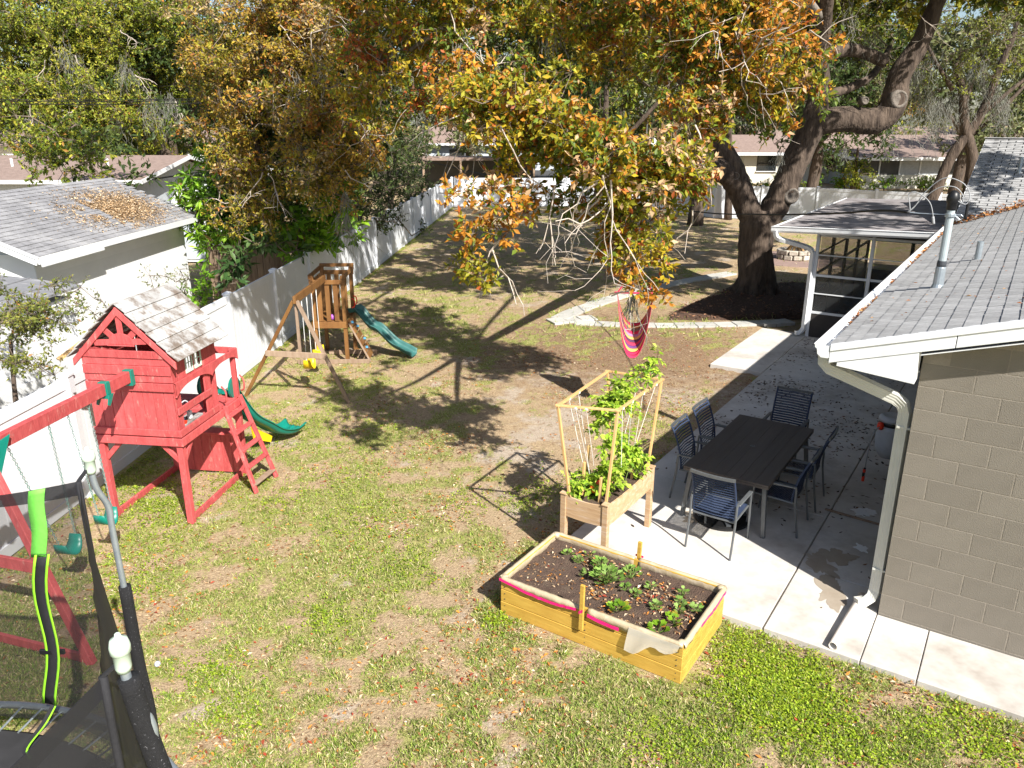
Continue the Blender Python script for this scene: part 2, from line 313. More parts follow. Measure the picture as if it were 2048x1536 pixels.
# ------------------------------------------------------------------ ground
def gdens(x, y):
    """share of green growth and of bare sandy soil on the lawn"""
    x = np.asarray(x, float); y = np.asarray(y, float)
    big = fbm(x * 0.5 + 3, y * 0.5 + 9, 3); mid = fbm(x * 1.9 + 40, y * 1.9 + 7, 4); fine = fbm(x * 6.5 + 5, y * 6.5 + 71, 3)
    g = (big - 0.5) * 0.6 + (mid - 0.5) * 1.4 + (fine - 0.5) * 2.0 + 0.68
    bare = np.exp(-(((x - 0.35 - (y - 10) * .12) / 1.2) ** 2 + ((y - 10.6) / 2.6) ** 2)) * 0.85 + np.exp(-(((x - 2.6) / 2.2) ** 2 + ((y - 14) / 2.5) ** 2)) * 0.5 + np.exp(-(((x - 5.5) / 3.5) ** 2 + ((y - 29) / 3.0) ** 2)) * 0.5
    bare = bare + np.exp(-(((x + 4.6) / 0.8) ** 2 + ((y - 9.3) / 0.9) ** 2)) * 0.2 + np.clip((y - 16) / 40, 0, 0.12)
    g = g - bare - np.clip((y - 10.0) * 0.10, 0, 0.20)
    g = g + np.exp(-(((x - 2.3) / 1.0) ** 2 + ((y - 5.1) / 0.7) ** 2)) * 0.25 + np.exp(-(((x + 1.2) / 1.6) ** 2 + ((y - 21) / 3.5) ** 2)) * 0.12
    dirt = np.clip((fbm(x * 2.1 + 11, y * 2.1 + 50, 5) - 0.5) * 3.4 - 0.16 + bare * 0.75 - np.clip(g - 0.5, 0, 1) * 0.8, 0, 1)
    return np.clip(g, 0, 1), dirt
def graded(a, b, step, far):
    c = list(np.arange(a, b + 1e-6, step)); s = step; x = a; lo = []
    while x > -far: s *= 1.35; x -= s; lo.append(x)
    s = step; x = b; hi = []
    while x < far: s *= 1.35; x += s; hi.append(x)
    return np.array(lo[::-1] + c + hi)
gx = graded(-8, 15, 0.16, 1600); gy = graded(2.0, 48, 0.16, 1600)
X, Y = np.meshgrid(gx, gy); gg, gd = gdens(X, Y)
on_slab = np.zeros_like(X, bool)
Z = LAWN - 0.004 + (fbm(X * 0.8, Y * 0.8, 3) - 0.5) * 0.035 + (fbm(X * 5, Y * 5, 2) - 0.5) * 0.012
du = (X - HC.x) * HU.x + (Y - HC.y) * HU.y; dv = (X - HC.x) * HV.x + (Y - HC.y) * HV.y
Z = np.where((du > -0.86) & (dv > -3.31), -0.09, Z); Z = np.where((du > 7.2) & (dv > -4.37), -0.09, Z)
ny, nx = X.shape; V_ = np.stack([X, Y, Z], -1).reshape(-1, 3)
idx = np.arange(ny * nx).reshape(ny, nx); F_ = np.stack([idx[:-1, :-1], idx[:-1, 1:], idx[1:, 1:], idx[1:, :-1]], -1).reshape(-1, 4)
me = bpy.data.meshes.new('ground'); me.vertices.add(len(V_)); me.vertices.foreach_set('co', V_.reshape(-1).astype(np.float32))
me.loops.add(F_.size); me.loops.foreach_set('vertex_index', F_.reshape(-1).astype(np.int32)); me.polygons.add(len(F_))
me.polygons.foreach_set('loop_start', (np.arange(len(F_)) * 4).astype(np.int32)); me.polygons.foreach_set('loop_total', np.full(len(F_), 4, np.int32))
ca = me.color_attributes.new('Col', 'FLOAT_COLOR', 'POINT'); c4 = np.ones((ny * nx, 4), np.float32); c4[:, 0] = gg.reshape(-1); c4[:, 1] = gd.reshape(-1); br = np.exp(-(((X - 2.4) / 4.2) ** 2 + ((Y - 16.5) / 4.2) ** 2)) * 1.0 + np.clip((Y - 18) / 30, 0, .35); c4[:, 2] = np.clip(br, 0, 1).reshape(-1)
ca.data.foreach_set('color', c4.reshape(-1)); me.update(calc_edges=True); me.polygons.foreach_set('use_smooth', [True] * len(F_))
m = bpy.data.materials.new('lawn'); m.use_nodes = True; n = m.node_tree.nodes; l = m.node_tree.links; b = n['Principled BSDF']
b.inputs['Roughness'].default_value = 0.95; b.inputs['Specular IOR Level'].default_value = 0.15
at = n.new('ShaderNodeVertexColor'); at.layer_name = 'Col'; sp = n.new('ShaderNodeSeparateColor'); l.new(at.outputs[0], sp.inputs[0])
ge = n.new('ShaderNodeNewGeometry')
def nz(scale, det=7, rough=0.7):
    t = n.new('ShaderNodeTexNoise'); t.inputs['Scale'].default_value = scale; t.inputs['Detail'].default_value = det; t.inputs['Roughness'].default_value = rough; l.new(ge.outputs['Position'], t.inputs['Vector']); return t.outputs['Fac']
def mixc(f, a, bb):
    x = n.new('ShaderNodeMix'); x.data_type = 'RGBA'
    for k, v in ((6, a), (7, bb)):
        if isinstance(v, tuple): x.inputs[k].default_value = (*v, 1)
        else: l.new(v, x.inputs[k])
    l.new(f, x.inputs[0]); return x.outputs[2]
def mth(op, a, bb=0.0, clamp=False):
    x = n.new('ShaderNodeMath'); x.operation = op; x.use_clamp = clamp
    for k, v in ((0, a), (1, bb)):
        if isinstance(v, (int, float)): x.inputs[k].default_value = v
        else: l.new(v, x.inputs[k])
    return x.outputs[0]
def mr(f, a, bb):
    x = n.new('ShaderNodeMapRange'); x.inputs[1].default_value = a; x.inputs[2].default_value = bb; l.new(f, x.inputs[0]); return x.outputs[0]
straw = mixc(mr(nz(38), 0.35, 0.65), (0.29, 0.205, 0.125), (0.54, 0.41, 0.255))
green = mixc(mr(nz(30), 0.38, 0.62), (0.20, 0.205, 0.055), (0.42, 0.395, 0.15))
sand = mixc(mr(nz(22), 0.35, 0.65), (0.36, 0.285, 0.215), (0.55, 0.465, 0.37))
gm = mr(mth('ADD', sp.outputs[0], mth('MULTIPLY', mth('SUBTRACT', nz(13), 0.5), 1.5)), 0.45, 0.72)
dm = mr(mth('ADD', sp.outputs[1], mth('MULTIPLY', mth('SUBTRACT', nz(9), 0.5), 1.5)), 0.35, 0.72)
lm = mr(mth('ADD', sp.outputs[2], mth('MULTIPLY', mth('SUBTRACT', nz(6), 0.5), 1.6)), 0.35, 0.85)
c = mixc(dm, straw, sand); c = mixc(lm, c, mixc(mr(nz(34), 0.4, 0.6), (0.17, 0.105, 0.062), (0.34, 0.235, 0.15))); c = mixc(gm, c, green)
c = mixc(mr(nz(70, 3), 0.60, 0.70), c, (0.10, 0.062, 0.032))
c = mixc(mr(nz(11, 8, .75), 0.54, 0.66), c, (0.23, 0.145, 0.085))
l.new(c, b.inputs['Base Color'])
bp = n.new('ShaderNodeBump'); bp.inputs['Strength'].default_value = 0.9; bp.inputs['Distance'].default_value = 0.03; l.new(nz(45, 5), bp.inputs['Height']); l.new(bp.outputs[0], b.inputs['Normal'])
MAT['lawn'] = m
tag(link('ground', me, 'lawn'), kind='structure')

# ---- grass, weeds and fallen leaves: real blades, nobody could count them
def free_of(x, y, slab=True):
    du = (x - HC.x) * HU.x + (y - HC.y) * HU.y; dv = (x - HC.x) * HV.x + (y - HC.y) * HV.y
    ok = ~((du > -0.87) & (dv > -3.32)) & ~((du > 7.2) & (dv > -4.38)) & ~((du > -2.03) & (du < -0.92) & (dv > -3.17) & (dv < -1.22))
    fx = np.where(y < 14.2, -5.72 + (y - 7) * 0.0667, -5.24 + (y - 14.2) * 0.0528)
    return ok & (x > fx + 0.05) & (y < 46.6)
def scatter(n, y0, y1, p=1.5):
    y = y0 * (y1 / y0) ** (rng.random(n)) if p == 0 else y0 + (y1 - y0) * rng.random(n) ** p
    x = (rng.random(n) * 2 - 1) * (0.72 * y + 0.6); return x, y
def gz(x, y): return LAWN - 0.004 + (fbm(x * 0.8, y * 0.8, 3) - 0.5) * 0.035 + (fbm(x * 5, y * 5, 2) - 0.5) * 0.012
GREENS = [(4, (0.24, 0.36, 0.05)), (3, (0.34, 0.42, 0.08)), (2.5, (0.44, 0.43, 0.16)), (2, (0.16, 0.25, 0.045)), (2.4, (0.55, 0.46, 0.24)), (1.4, (0.62, 0.54, 0.34))]
def make_grass(name, n, y0, y1, L0, L1, parentkind='stuff'):
    x, y = scatter(n, y0, y1, 0); g, d = gdens(x, y); ok = free_of(x, y) & (rng.random(n) < np.clip(g * 1.5 - 0.15, 0.05, 1)); x, y, g = x[ok], y[ok], g[ok]; k = len(x)
    up = np.stack([rng.normal(0, 0.75, k), rng.normal(0, 0.75, k), np.abs(rng.normal(0.75, 0.3, k)) + 0.12], -1)
    L = rng.uniform(L0, L1, k) * (0.6 + g * 0.7); colr = pick(GREENS, k, 0.25)
    return tag(link(name, leaf_mesh(name, np.stack([x, y, gz(x, y) - 0.004], -1), up, unit(k), L, L * rng.uniform(0.08, 0.16, k), colr, 0.1, 0.12), 'grass_blade'), 'thin patchy green and straw coloured lawn grass', 'grass', kind='stuff')
make_grass('lawn_grass', 440000, 4.0, 17, 0.022, 0.055)
make_grass('lawn_grass', 60000, 17, 46, 0.07, 0.13)
# broad-leaved weeds in bright patches
WEED = [(3, (0.27, 0.38, 0.025)), (3, (0.36, 0.46, 0.035)), (1, (0.38, 0.42, 0.07)), (2, (0.14, 0.23, 0.02))]
wc = []
yy_ = rng.uniform(6, 46, 2600); fx_ = np.where(yy_ < 14.2, -5.72 + (yy_ - 7) * 0.0667, -5.24 + (yy_ - 14.2) * 0.0528); wc.append(np.stack([fx_ + 0.08 + np.abs(rng.normal(0, .07, 2600)), yy_], -1))
for (px, py, rpx, nn) in [(1550, 1390, 80, 1900), (1490, 1300, 50, 420), (1600, 1340, 50, 300), (1620, 1470, 70, 260), (1350, 1490, 70, 300), (1720, 1500, 60, 250), (300, 975, 60, 320), (320, 1010, 50, 260), (520, 870, 55, 260), (560, 860, 60, 280), (480, 960, 40, 160), (700, 800, 70, 260), (930, 1010, 40, 120), (1050, 1000, 40, 160), (1100, 975, 30, 100), (995, 1245, 22, 110), (730, 1045, 60, 200), (300, 1060, 60, 220), (250, 1170, 60, 220), (620, 740, 50, 200), (1300, 860, 60, 200), (1370, 820, 40, 100), (860, 640, 60, 150), (420, 1350, 60, 160), (460, 1440, 60, 120), (660, 1240, 50, 120), (800, 1130, 60, 160), (1930, 1440, 60, 220), (1980, 1500, 50, 180), (1850, 1470, 40, 100), (560, 1010, 40, 120), (700, 960, 60, 150), (720, 860, 80, 240)]:
    c0 = G(px, py, LAWN); e = G(px + rpx, py, LAWN); rr = (e - c0).length; e2 = G(px, py + rpx * 0.6, LAWN); ry = (e2 - c0).length
    wc.append(np.stack([c0.x + rng.normal(0, rr * 0.8, nn), c0.y + rng.normal(0, ry * 0.8, nn)], -1))
wc = np.concatenate(wc); rep = 5; wc = np.repeat(wc, rep, 0) + rng.normal(0, 0.018, (len(wc) * rep, 2)); ok = free_of(wc[:, 0], wc[:, 1]); wc = wc[ok]; k = len(wc)
dirn = np.stack([rng.normal(0, 1, k), rng.normal(0, 1, k), rng.normal(0.25, 0.25, k)], -1); nr = np.stack([rng.normal(0, .3, k), rng.normal(0, .3, k), np.ones(k)], -1)
L = rng.uniform(0.014, 0.034, k)
tag(link('lawn_weeds', leaf_mesh('lawn_weeds', np.stack([wc[:, 0], wc[:, 1], gz(wc[:, 0], wc[:, 1]) + rng.uniform(0.004, 0.035, k)], -1), dirn, nr, L, L * 0.62, pick(WEED, k, 0.2), 0.15), 'veg_leaf'), 'bright green broad-leaved weeds in low patches on the lawn', 'weeds', kind='stuff')
LIT = [(3, (0.36, 0.22, 0.11)), (2.5, (0.50, 0.36, 0.22)), (2.0, (0.52, 0.20, 0.035)), (3.5, (0.25, 0.125, 0.055)), (0.8, (0.30, 0.05, 0.025)), (1.2, (0.62, 0.50, 0.35))]
def make_litter(name, x, y, z, L0, L1, pal, label, flat=0.25):
    k = len(x); dirn = np.stack([rng.normal(0, 1, k), rng.normal(0, 1, k), rng.normal(0, flat * 0.6, k)], -1); nr = np.stack([rng.normal(0, flat, k), rng.normal(0, flat, k), np.ones(k)], -1)
    L = rng.uniform(L0, L1, k)
    return tag(link(name, leaf_mesh(name, np.stack([x, y, z + rng.uniform(0.004, 0.016, k)], -1), dirn, nr, L, L * rng.uniform(0.3, 0.5, k), pick(pal, k, 0.2), rng.choice([-0.25, 0.3]), 0.1), 'litter'), label, 'fallen leaves', kind='stuff')
x, y = scatter(150000, 4.0, 28, 0); cl = fbm(x * 0.9 + 90, y * 0.9 + 3, 3); near = np.exp(-(((x - 0.5) / 3) ** 2 + ((y - 11.5) / 4.5) ** 2))
ok = free_of(x, y) & (rng.random(len(x)) < np.clip((cl - 0.42) * 3.2, 0.06, 1) * (0.40 + 0.7 * near)); make_litter('fallen_leaves', x[ok], y[ok], gz(x[ok], y[ok]), 0.024, 0.062, LIT, 'tan and orange fallen oak leaves strewn over the lawn')
x = rng.uniform(-0.4, 10.5, 9000); y = rng.uniform(-3.25, -0.05, 9000); cl = fbm(x * 1.2, y * 1.2 + 8, 3)
ok = rng.random(9000) < np.clip((x - 1.2) / 3.5, 0.02, 1) ** 1.1 * np.clip((cl - 0.30) * 1.9, 0.06, 1) * 0.85; x, y = x[ok], y[ok]
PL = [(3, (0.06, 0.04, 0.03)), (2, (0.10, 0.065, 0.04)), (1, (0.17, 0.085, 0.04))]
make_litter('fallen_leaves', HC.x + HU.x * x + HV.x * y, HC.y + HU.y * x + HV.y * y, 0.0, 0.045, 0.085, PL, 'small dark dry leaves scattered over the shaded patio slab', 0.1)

# ------------------------------------------------------------------ patio, walk, garden path, mulch
def slab(parent, u0, u1, v0, v1, name='slab', z=0.0):
    gsp = 0.004; mb = MB(); P = [W(u0 + gsp, v0 + gsp), W(u0 + gsp, v1 - gsp), W(u1 - gsp, v1 - gsp), W(u1 - gsp, v0 + gsp)]
    mb.prism([(p.x, p.y, -0.11) for p in P], (0, 0, 0.11 + z)); return mb.build(name, 'concrete', parent, bev=0.006)
patio = tag(thing('patio', None, None), kind='structure')
for a, b_ in ((-0.85, 1.80), (1.80, 4.5), (4.5, 7.24), (7.24, 10.62)): slab(patio, a, b_, -3.30, -0.885)
for a, b_ in ((-0.85, 0.45), (0.45, 1.99), (1.99, 4.6), (4.6, 7.6), (7.6, 10.62)): slab(patio, a, b_, -0.875, -0.003)
for a, b_ in ((-0.003, 0.46), (0.46, 1.9), (1.9, 3.4), (3.4, 5.0)): slab(patio, -0.85, -0.003, a, b_)
slab(patio, 7.24, 10.75, -4.36, -3.304)
mbd = MB(); P = [W(-0.84, -3.29), W(-0.84, 4.9), W(0.2, 4.9), W(10.5, -0.2), W(10.5, -3.29)]; mbd.prism([(p.x, p.y, -0.12) for p in P], (0, 0, 0.095)); mbd.build('joint_bed', 'concrete_edge', patio)
def blot(parent, px, py, rx, ry, name, mt, z, seed, rot=0.0):
    c0 = G(px, py); ex = (G(px + rx, py) - c0).length; ey = (G(px, py + ry) - c0).length; n_ = 90; pts = []
    for k in range(n_):
        a = 2 * math.pi * k / n_; q = 0.35 + 1.5 * float(fbm(np.array([math.cos(a) * 2.2 + seed]), np.array([math.sin(a) * 2.2 + seed * 2.3]), 5)[0] - 0.12)
        xx, yy = ex * q * math.cos(a), ey * q * math.sin(a); pts.append((c0.x + xx * math.cos(rot) - yy * math.sin(rot), c0.y + xx * math.sin(rot) + yy * math.cos(rot), z))
    mb = MB(); mb.add(pts, [tuple(range(n_))]); return mb.build(name, mt, parent)
blot(patio, 1662, 1185, 28, 34, 'water_stain', 'water_stain', 0.0022, 3.1, -0.4); blot(patio, 1640, 1128, 26, 30, 'water_stain', 'water_stain', 0.0022, 7.7); blot(patio, 1668, 1112, 36, 18, 'water_stain', 'water_stain', 0.0036, 9.2)
blot(patio, 1730, 1024, 22, 9, 'paint_splash', 'white_stucco', 0.0022, 4.4); blot(patio, 1722, 1096, 13, 9, 'paint_splash', 'white_stucco', 0.0022, 6.4)
blot(patio, 1400, 1035, 36, 13, 'water_stain', 'water_stain', 0.0022, 1.4)
# garden path of pale pavers
path = tag(thing('garden_path', None, None), kind='structure')
def strip(pts, wd, step, seed):
    P = [G(x, y, LAWN) for x, y in pts]; C = curve(P, 10); acc = 0; last = C[0]; rr = random.Random(seed); marks = [C[0]]
    for p in C[1:]:
        acc += (p - last).length; last = p
        if acc >= step: marks.append(p.copy()); acc = 0
    for a, b_ in zip(marks, marks[1:]):
        d = (b_ - a).normalized(); s = Vector((-d.y, d.x, 0)); wj = wd * rr.uniform(0.93, 1.06); hz = 0.035 + rr.uniform(-0.006, 0.008); g_ = 0.009
        q = [a + d * g_ + s * wj / 2, b_ - d * g_ + s * wj / 2, b_ - d * g_ - s * wj / 2, a + d * g_ - s * wj / 2]
        MB().prism([(p.x, p.y, LAWN - 0.05) for p in q], (0, 0, 0.05 + hz)).build('paver', 'paver', path, bev=0.006)
strip([(1150, 646), (1250, 651), (1350, 652), (1450, 650), (1530, 647), (1602, 641)], 0.40, 0.42, 3)
strip([(1118, 639), (1150, 624), (1190, 609), (1240, 593), (1310, 576), (1400, 558), (1478, 545)], 0.46, 0.44, 5)
strip([(1100, 645), (1170, 638), (1215, 636)], 0.50, 0.38, 6)
# mulch bed round the oak
mp_ = [(1330, 641), (1350, 622), (1395, 603), (1440, 590), (1475, 578), (1530, 570), (1600, 566), (1680, 575), (1700, 610), (1700, 645), (1600, 636), (1500, 640), (1420, 642)]
Cp = curve([G(x, y, LAWN) for x, y in mp_ + [mp_[0]]], 6)[:-1]
mcx = sum(p.x for p in Cp) / len(Cp); mcy = sum(p.y for p in Cp) / len(Cp); mb = MB(); rows = []
for i, t in enumerate((1.0, 0.93, 0.8, 0.5, 0.02)):
    rows.append([(mcx + (p.x - mcx) * t + random.uniform(-.06, .06) * (t == 1), mcy + (p.y - mcy) * t + random.uniform(-.06, .06) * (t == 1), LAWN + 0.004 + (0.06 if i else -0.03) + (0.03 if i > 1 else 0)) for p in Cp + [Cp[0]]])
mat('mulch', (0.105, 0.062, 0.042), (0.058, 0.032, 0.022), rough=1, scale=30, bump=1.0, bscale=35, bdist=0.04, world=True)
tag(mb.grid(rows).build('mulch_bed', 'mulch', smooth=True), kind='structure')
k = 2600; t_ = np.sqrt(rng.random(k)) * 0.97; ii = rng.integers(0, len(Cp), k); x = mcx + (np.array([p.x for p in Cp])[ii] - mcx) * t_; y = mcy + (np.array([p.y for p in Cp])[ii] - mcy) * t_
make_litter('fallen_leaves', x, y, LAWN + 0.085, 0.06, 0.12, [(3, (0.20, 0.10, 0.06)), (2, (0.30, 0.16, 0.09)), (2, (0.12, 0.06, 0.04))], 'reddish brown leaf litter in the mulch bed round the oak', 0.4)
# ------------------------------------------------------------------ tan block house (local x across = v, y along = u)
def rect_tube(mb, pts, wd, h, side=None, ribs=0):
    pts = [Vector(p) for p in pts]; rows = []; S = Vector(side) if side else None
    sec = []
    corners = [(-wd / 2, -h / 2), (wd / 2, -h / 2), (wd / 2, h / 2), (-wd / 2, h / 2)]
    for a, b_ in zip(corners, corners[1:] + corners[:1]):
        k = 7 if ribs else 1
        for i in range(k):
            t = i / k; x = a[0] + (b_[0] - a[0]) * t; y = a[1] + (b_[1] - a[1]) * t; q = 1 - (0.07 if (i % 2 and ribs) else 0); sec.append((x * q, y * q))
    for i, p in enumerate(pts):
        t = (pts[min(i + 1, len(pts) - 1)] - pts[max(i - 1, 0)]).normalized(); s = S - t * S.dot(t); s.normalize(); n_ = t.cross(s)
        rows.append([p + s * x + n_ * y for x, y in sec + sec[:1]])
    mb.grid(rows); mb.add(rows[0][:-1], [tuple(range(len(sec)))]); mb.add(rows[-1][:-1], [tuple(range(len(sec)))]); return mb
house = thing('block_house', 'tan painted block house with grey shingle roof beside the patio', 'house', HC, -HA)
CO = 0.2153; BLK = CO * 2; K = 0.30; EZ = 2.70; EX = -0.717
def rz(x): return EZ + K * (x - EX)
wall = MB(); RX = 4.2; WX = 9.0
poly = [(0.006, 0, -0.1), (WX, 0, -0.1), (WX, 0, 2.75), (RX, 0, rz(RX) - 0.12), (0.006, 0, rz(0) - 0.12)]
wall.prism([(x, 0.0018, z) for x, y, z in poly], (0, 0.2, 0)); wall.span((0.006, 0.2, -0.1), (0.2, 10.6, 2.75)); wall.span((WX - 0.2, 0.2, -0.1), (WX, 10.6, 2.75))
wallo = wall.build('wall', 'sunlit_mortar', house)
def blk(L): return MB().box((L / 2, 0.045, CO / 2), (L - 0.007, 0.09, CO - 0.007)).mesh('block')
bm_full, bm_half = blk(BLK), blk(BLK / 2)
for k in range(-1, 16):
    x = 0.0 if k % 2 else -BLK / 2
    z = k * CO + 0.02
    while x < 2.75:
        half = x < 0; xx = 0.0 if half else x; L = BLK / 2 if half else BLK
        if z + CO < rz(xx) - 0.15:
            o = link('block', bm_half if half else bm_full, 'block_paint', wallo); o.location = (xx, 0, z)
            if not o.modifiers: md = o.modifiers.new('bevel', 'BEVEL'); md.width = 0.003; md.segments = 1
        x += BLK
# side wall courses (facing the patio, in the shade)
sd_ = MB()
for k in range(0, 12): sd_.span((-0.0, 0.45, k * CO + 0.024), (0.006, 10.55, (k + 1) * CO + 0.015))
sd_.build('side_wall', 'block_paint', house)
# roof of the near wing
roof = MB()
y0, y1 = -0.21, 15.6
roof.prism([(EX, y0, EZ - 0.03), (RX, y0, rz(RX) - 0.03), (RX, y0, rz(RX) - 0.008), (EX, y0, EZ - 0.008)], (0, y1 - y0, 0))
roofo = roof.build('roof', 'roof_felt', house)
MB().prism([(RX, y0, rz(RX) - 0.03), (WX + .7, y0, EZ - 0.03), (WX + .7, y0, EZ), (RX, y0, rz(RX))], (0, y1 - y0, 0)).build('far_slope', 'shingle', house)
EXPO, TAB = 0.132, 0.318
tabm = MB().add([(0, 0.012, -0.006), (0, TAB - 0.012, -0.006), (EXPO - .004, 0.012, -0.012), (EXPO - .004, TAB - 0.012, -0.012), (0, 0.012, 0.011), (0, TAB - 0.012, 0.011), (EXPO - .004, 0.012, 0.002), (EXPO - .004, TAB - 0.012, 0.002)],
    [(4, 6, 7, 5), (0, 1, 3, 2), (0, 4, 5, 1), (0, 2, 6, 4), (1, 5, 7, 3), (2, 3, 7, 6)]).mesh('shingle')
ang = math.atan(K); ca_, sa_ = math.cos(ang), math.sin(ang); cand = []
for i in range(0, 30):
    s = i * EXPO - 0.02; off = (i % 2) * TAB / 2 + (i * 0.37 % 1) * 0.03
    y = y0 - off
    while y < 15:
        x = EX + s * ca_
        if y > y0 - TAB + 0.02 and y < 10.5 + (x - EX) + 0.3: cand.append((max(y, y0 - 0.01), i, x, EZ + s * sa_))
        y += TAB
inframe = sorted([c for c in cand if c[2] < 1.15], key=lambda c: c[0]); rest = inframe[300:] + [c for c in cand if c[2] >= 1.15]
for (y, i, x, z) in inframe[:300]:
    o = link('shingle', tabm, 'shingle', roofo); o.location = (x, y, z + random.uniform(0, .0025)); o.rotation_euler = (random.uniform(-.008, .008), -ang - 0.01, random.uniform(-.006, .006))
def tabs_stuff(name, items, rot, parent, mt):
    mb = MB(); base = [Vector(v.co) for v in tabm.vertices]; fs = [tuple(p.vertices) for p in tabm.polygons]
    for (x, y, z) in items: mb.add([Vector((x, y, z)) + rot @ p for p in base], fs)
    return tag(mb.build(name, mt, parent), kind='stuff')
Rn = Matrix.Rotation(-ang - 0.01, 3, 'Y')
tabs_stuff('roof_shingles', [(x, y, z) for (y, i, x, z) in rest], Rn, roofo, 'shingle')
# the cross wing behind it: slope faces the camera
MY0, MY1, MZ0 = 10.35, 15.7, 2.66; MZ1 = MZ0 + K * (MY1 - MY0); MX = -0.75
cw = MB(); cw.prism([(MX, MY0, MZ0 - .03), (MX, MY1, MZ1 - .03), (MX, MY1, MZ1 - .006), (MX, MY0, MZ0 - .006)], (10.5, 0, 0)); cw.prism([(MX, MY1, MZ1 - .03), (MX, 21.2, MZ0 - .1), (MX, 21.2, MZ0 - .08), (MX, MY1, MZ1 - .006)], (10.5, 0, 0))
cwo = cw.build('cross_roof', 'roof_felt', house); it = []; j = 0; s = -0.01
while s < (MY1 - MY0) / ca_ - 0.02:
    x = MX - (j % 2) * TAB / 2
    while x < 5.0: it.append((max(x, MX - .03), MY0 + s * ca_, MZ0 + s * sa_)); x += TAB
    s += EXPO; j += 1
Rc = Matrix.Rotation(ang, 3, 'X') @ Matrix(((0, 1, 0), (1, 0, 0), (0, 0, 1)))
tabs_stuff('cross_roof_shingles', it, Rc, cwo, 'shingle')
MB().prism([(-0.55, 11, 2.2), (-0.55, 20.6, 2.2), (-0.55, 20.6, 2.5), (-0.55, MY1, MZ1 - .1), (-0.55, 11, MZ0 + .1)], (0.2, 0, 0)).build('cross_gable_wall', 'block_paint', house)
MB().bar((MX - .01, MY0, MZ0 - .08), (MX - .01, MY1, MZ1 - .08), 0.02, 0.14).build('cross_rake', 'white_metal', house)
MB().box((4.3, MY1, MZ1 + .012), (10.2, .24, .012)).build('ridge_cap', 'shingle', house)
# rake boards, return box, soffit, fascia, gutter
yk = -0.222
for a, b_ in ((EX - 0.012, 0.243), (0.25, RX)):
    MB().prism([(a, yk, rz(a) - 0.165), (b_, yk, rz(b_) - 0.165), (b_, yk, rz(b_) - 0.055), (a, yk, rz(a) - 0.055)], (0, 0.018, 0)).build('rake_board', 'white_metal', house, bev=0.003)
MB().prism([(EX - .012, yk - .012, rz(EX) - .056), (RX, yk - .012, rz(RX) - .056), (RX, yk - .012, rz(RX) + .006), (EX - .012, yk - .012, rz(EX) + .006)], (0, 0.05, 0)).build('drip_edge', 'white_metal', house, bev=0.003)
MB().prism([(-0.66, yk + .008, 2.512), (-0.012, yk + .008, 2.455), (-0.012, yk + .008, rz(0) - .17), (-0.66, yk + .008, rz(-.66) - .17)], (0, 0.222, 0)).build('return_box', 'white_metal', house, bev=0.003)
MB().prism([(0.0, yk + .02, rz(0) - .20), (RX, yk + .02, rz(RX) - .20), (RX, yk + .02, rz(RX) - .19), (0.0, yk + .02, rz(0) - .19)], (0, 0.2, 0)).build('rake_soffit', 'white_metal', house)
MB().span((-0.72, 0.01, 2.505), (-0.004, 10.5, 2.515)).build('soffit', 'white_metal', house)
MB().span((-0.735, -0.20, 2.52), (-0.72, 10.5, 2.685)).build('fascia', 'white_metal', house)
gt = MB(); gy0, gy1 = -0.225, 10.02
prof = [(-0.738, 2.69), (-0.738, 2.575), (-0.80, 2.575), (-0.835, 2.605), (-0.842, 2.65), (-0.862, 2.665), (-0.862, 2.692)]
for (a, b_) in zip(prof, prof[1:]): gt.prism([(a[0], gy0, a[1]), (b_[0], gy0, b_[1]), (b_[0] + .004, gy0, b_[1] + .003), (a[0] + .004, gy0, a[1] + .003)], (0, gy1 - gy0, 0))
gt.prism([(p[0], gy0 - .003, p[1]) for p in prof], (0, 0.006, 0)); gt.span((-.872, gy0, 2.688), (-.856, gy1, 2.696))
gto = gt.build('gutter', 'white_metal', house)
for i in range(17):
    y = 0.12 + i * 0.61; MB().bar((-0.862, y, 2.685), (-0.738, y, 2.672), 0.022, 0.006).build('bracket', 'white_metal', gto)
dsp = MB(); rect_tube(dsp, [(-0.79, -0.10, 2.58), (-0.785, -0.10, 2.50), (-0.74, -0.09, 2.45), (-0.17, 0.06, 2.22), (-0.10, 0.08, 2.17), (-0.068, 0.09, 2.09), (-0.060, 0.09, 0.30), (-0.062, 0.085, 0.20), (-0.085, 0.06, 0.12), (-0.15, 0.0, 0.085), (-0.20, -0.05, 0.08)], 0.075, 0.10, side=(0.3, 1, 0), ribs=1)
dso = dsp.build('downspout', 'downspout_paint', house)
for z in (1.95, 0.45): MB().box((-0.058, 0.09, z), (0.115, 0.09, 0.02)).build('strap', 'downspout_paint', dso)
for (u_, v_, h) in ((4.16, 0.08, 0.24), (13.4, 0.12, 0.34)):
    zz = rz(v_) if u_ < 9 else MZ0 + K * (u_ - MY0); MB().tube([(v_, u_, zz - .05), (v_, u_, zz + h)], 0.038, 12).build('vent_pipe', 'galvanised', house, smooth=False)
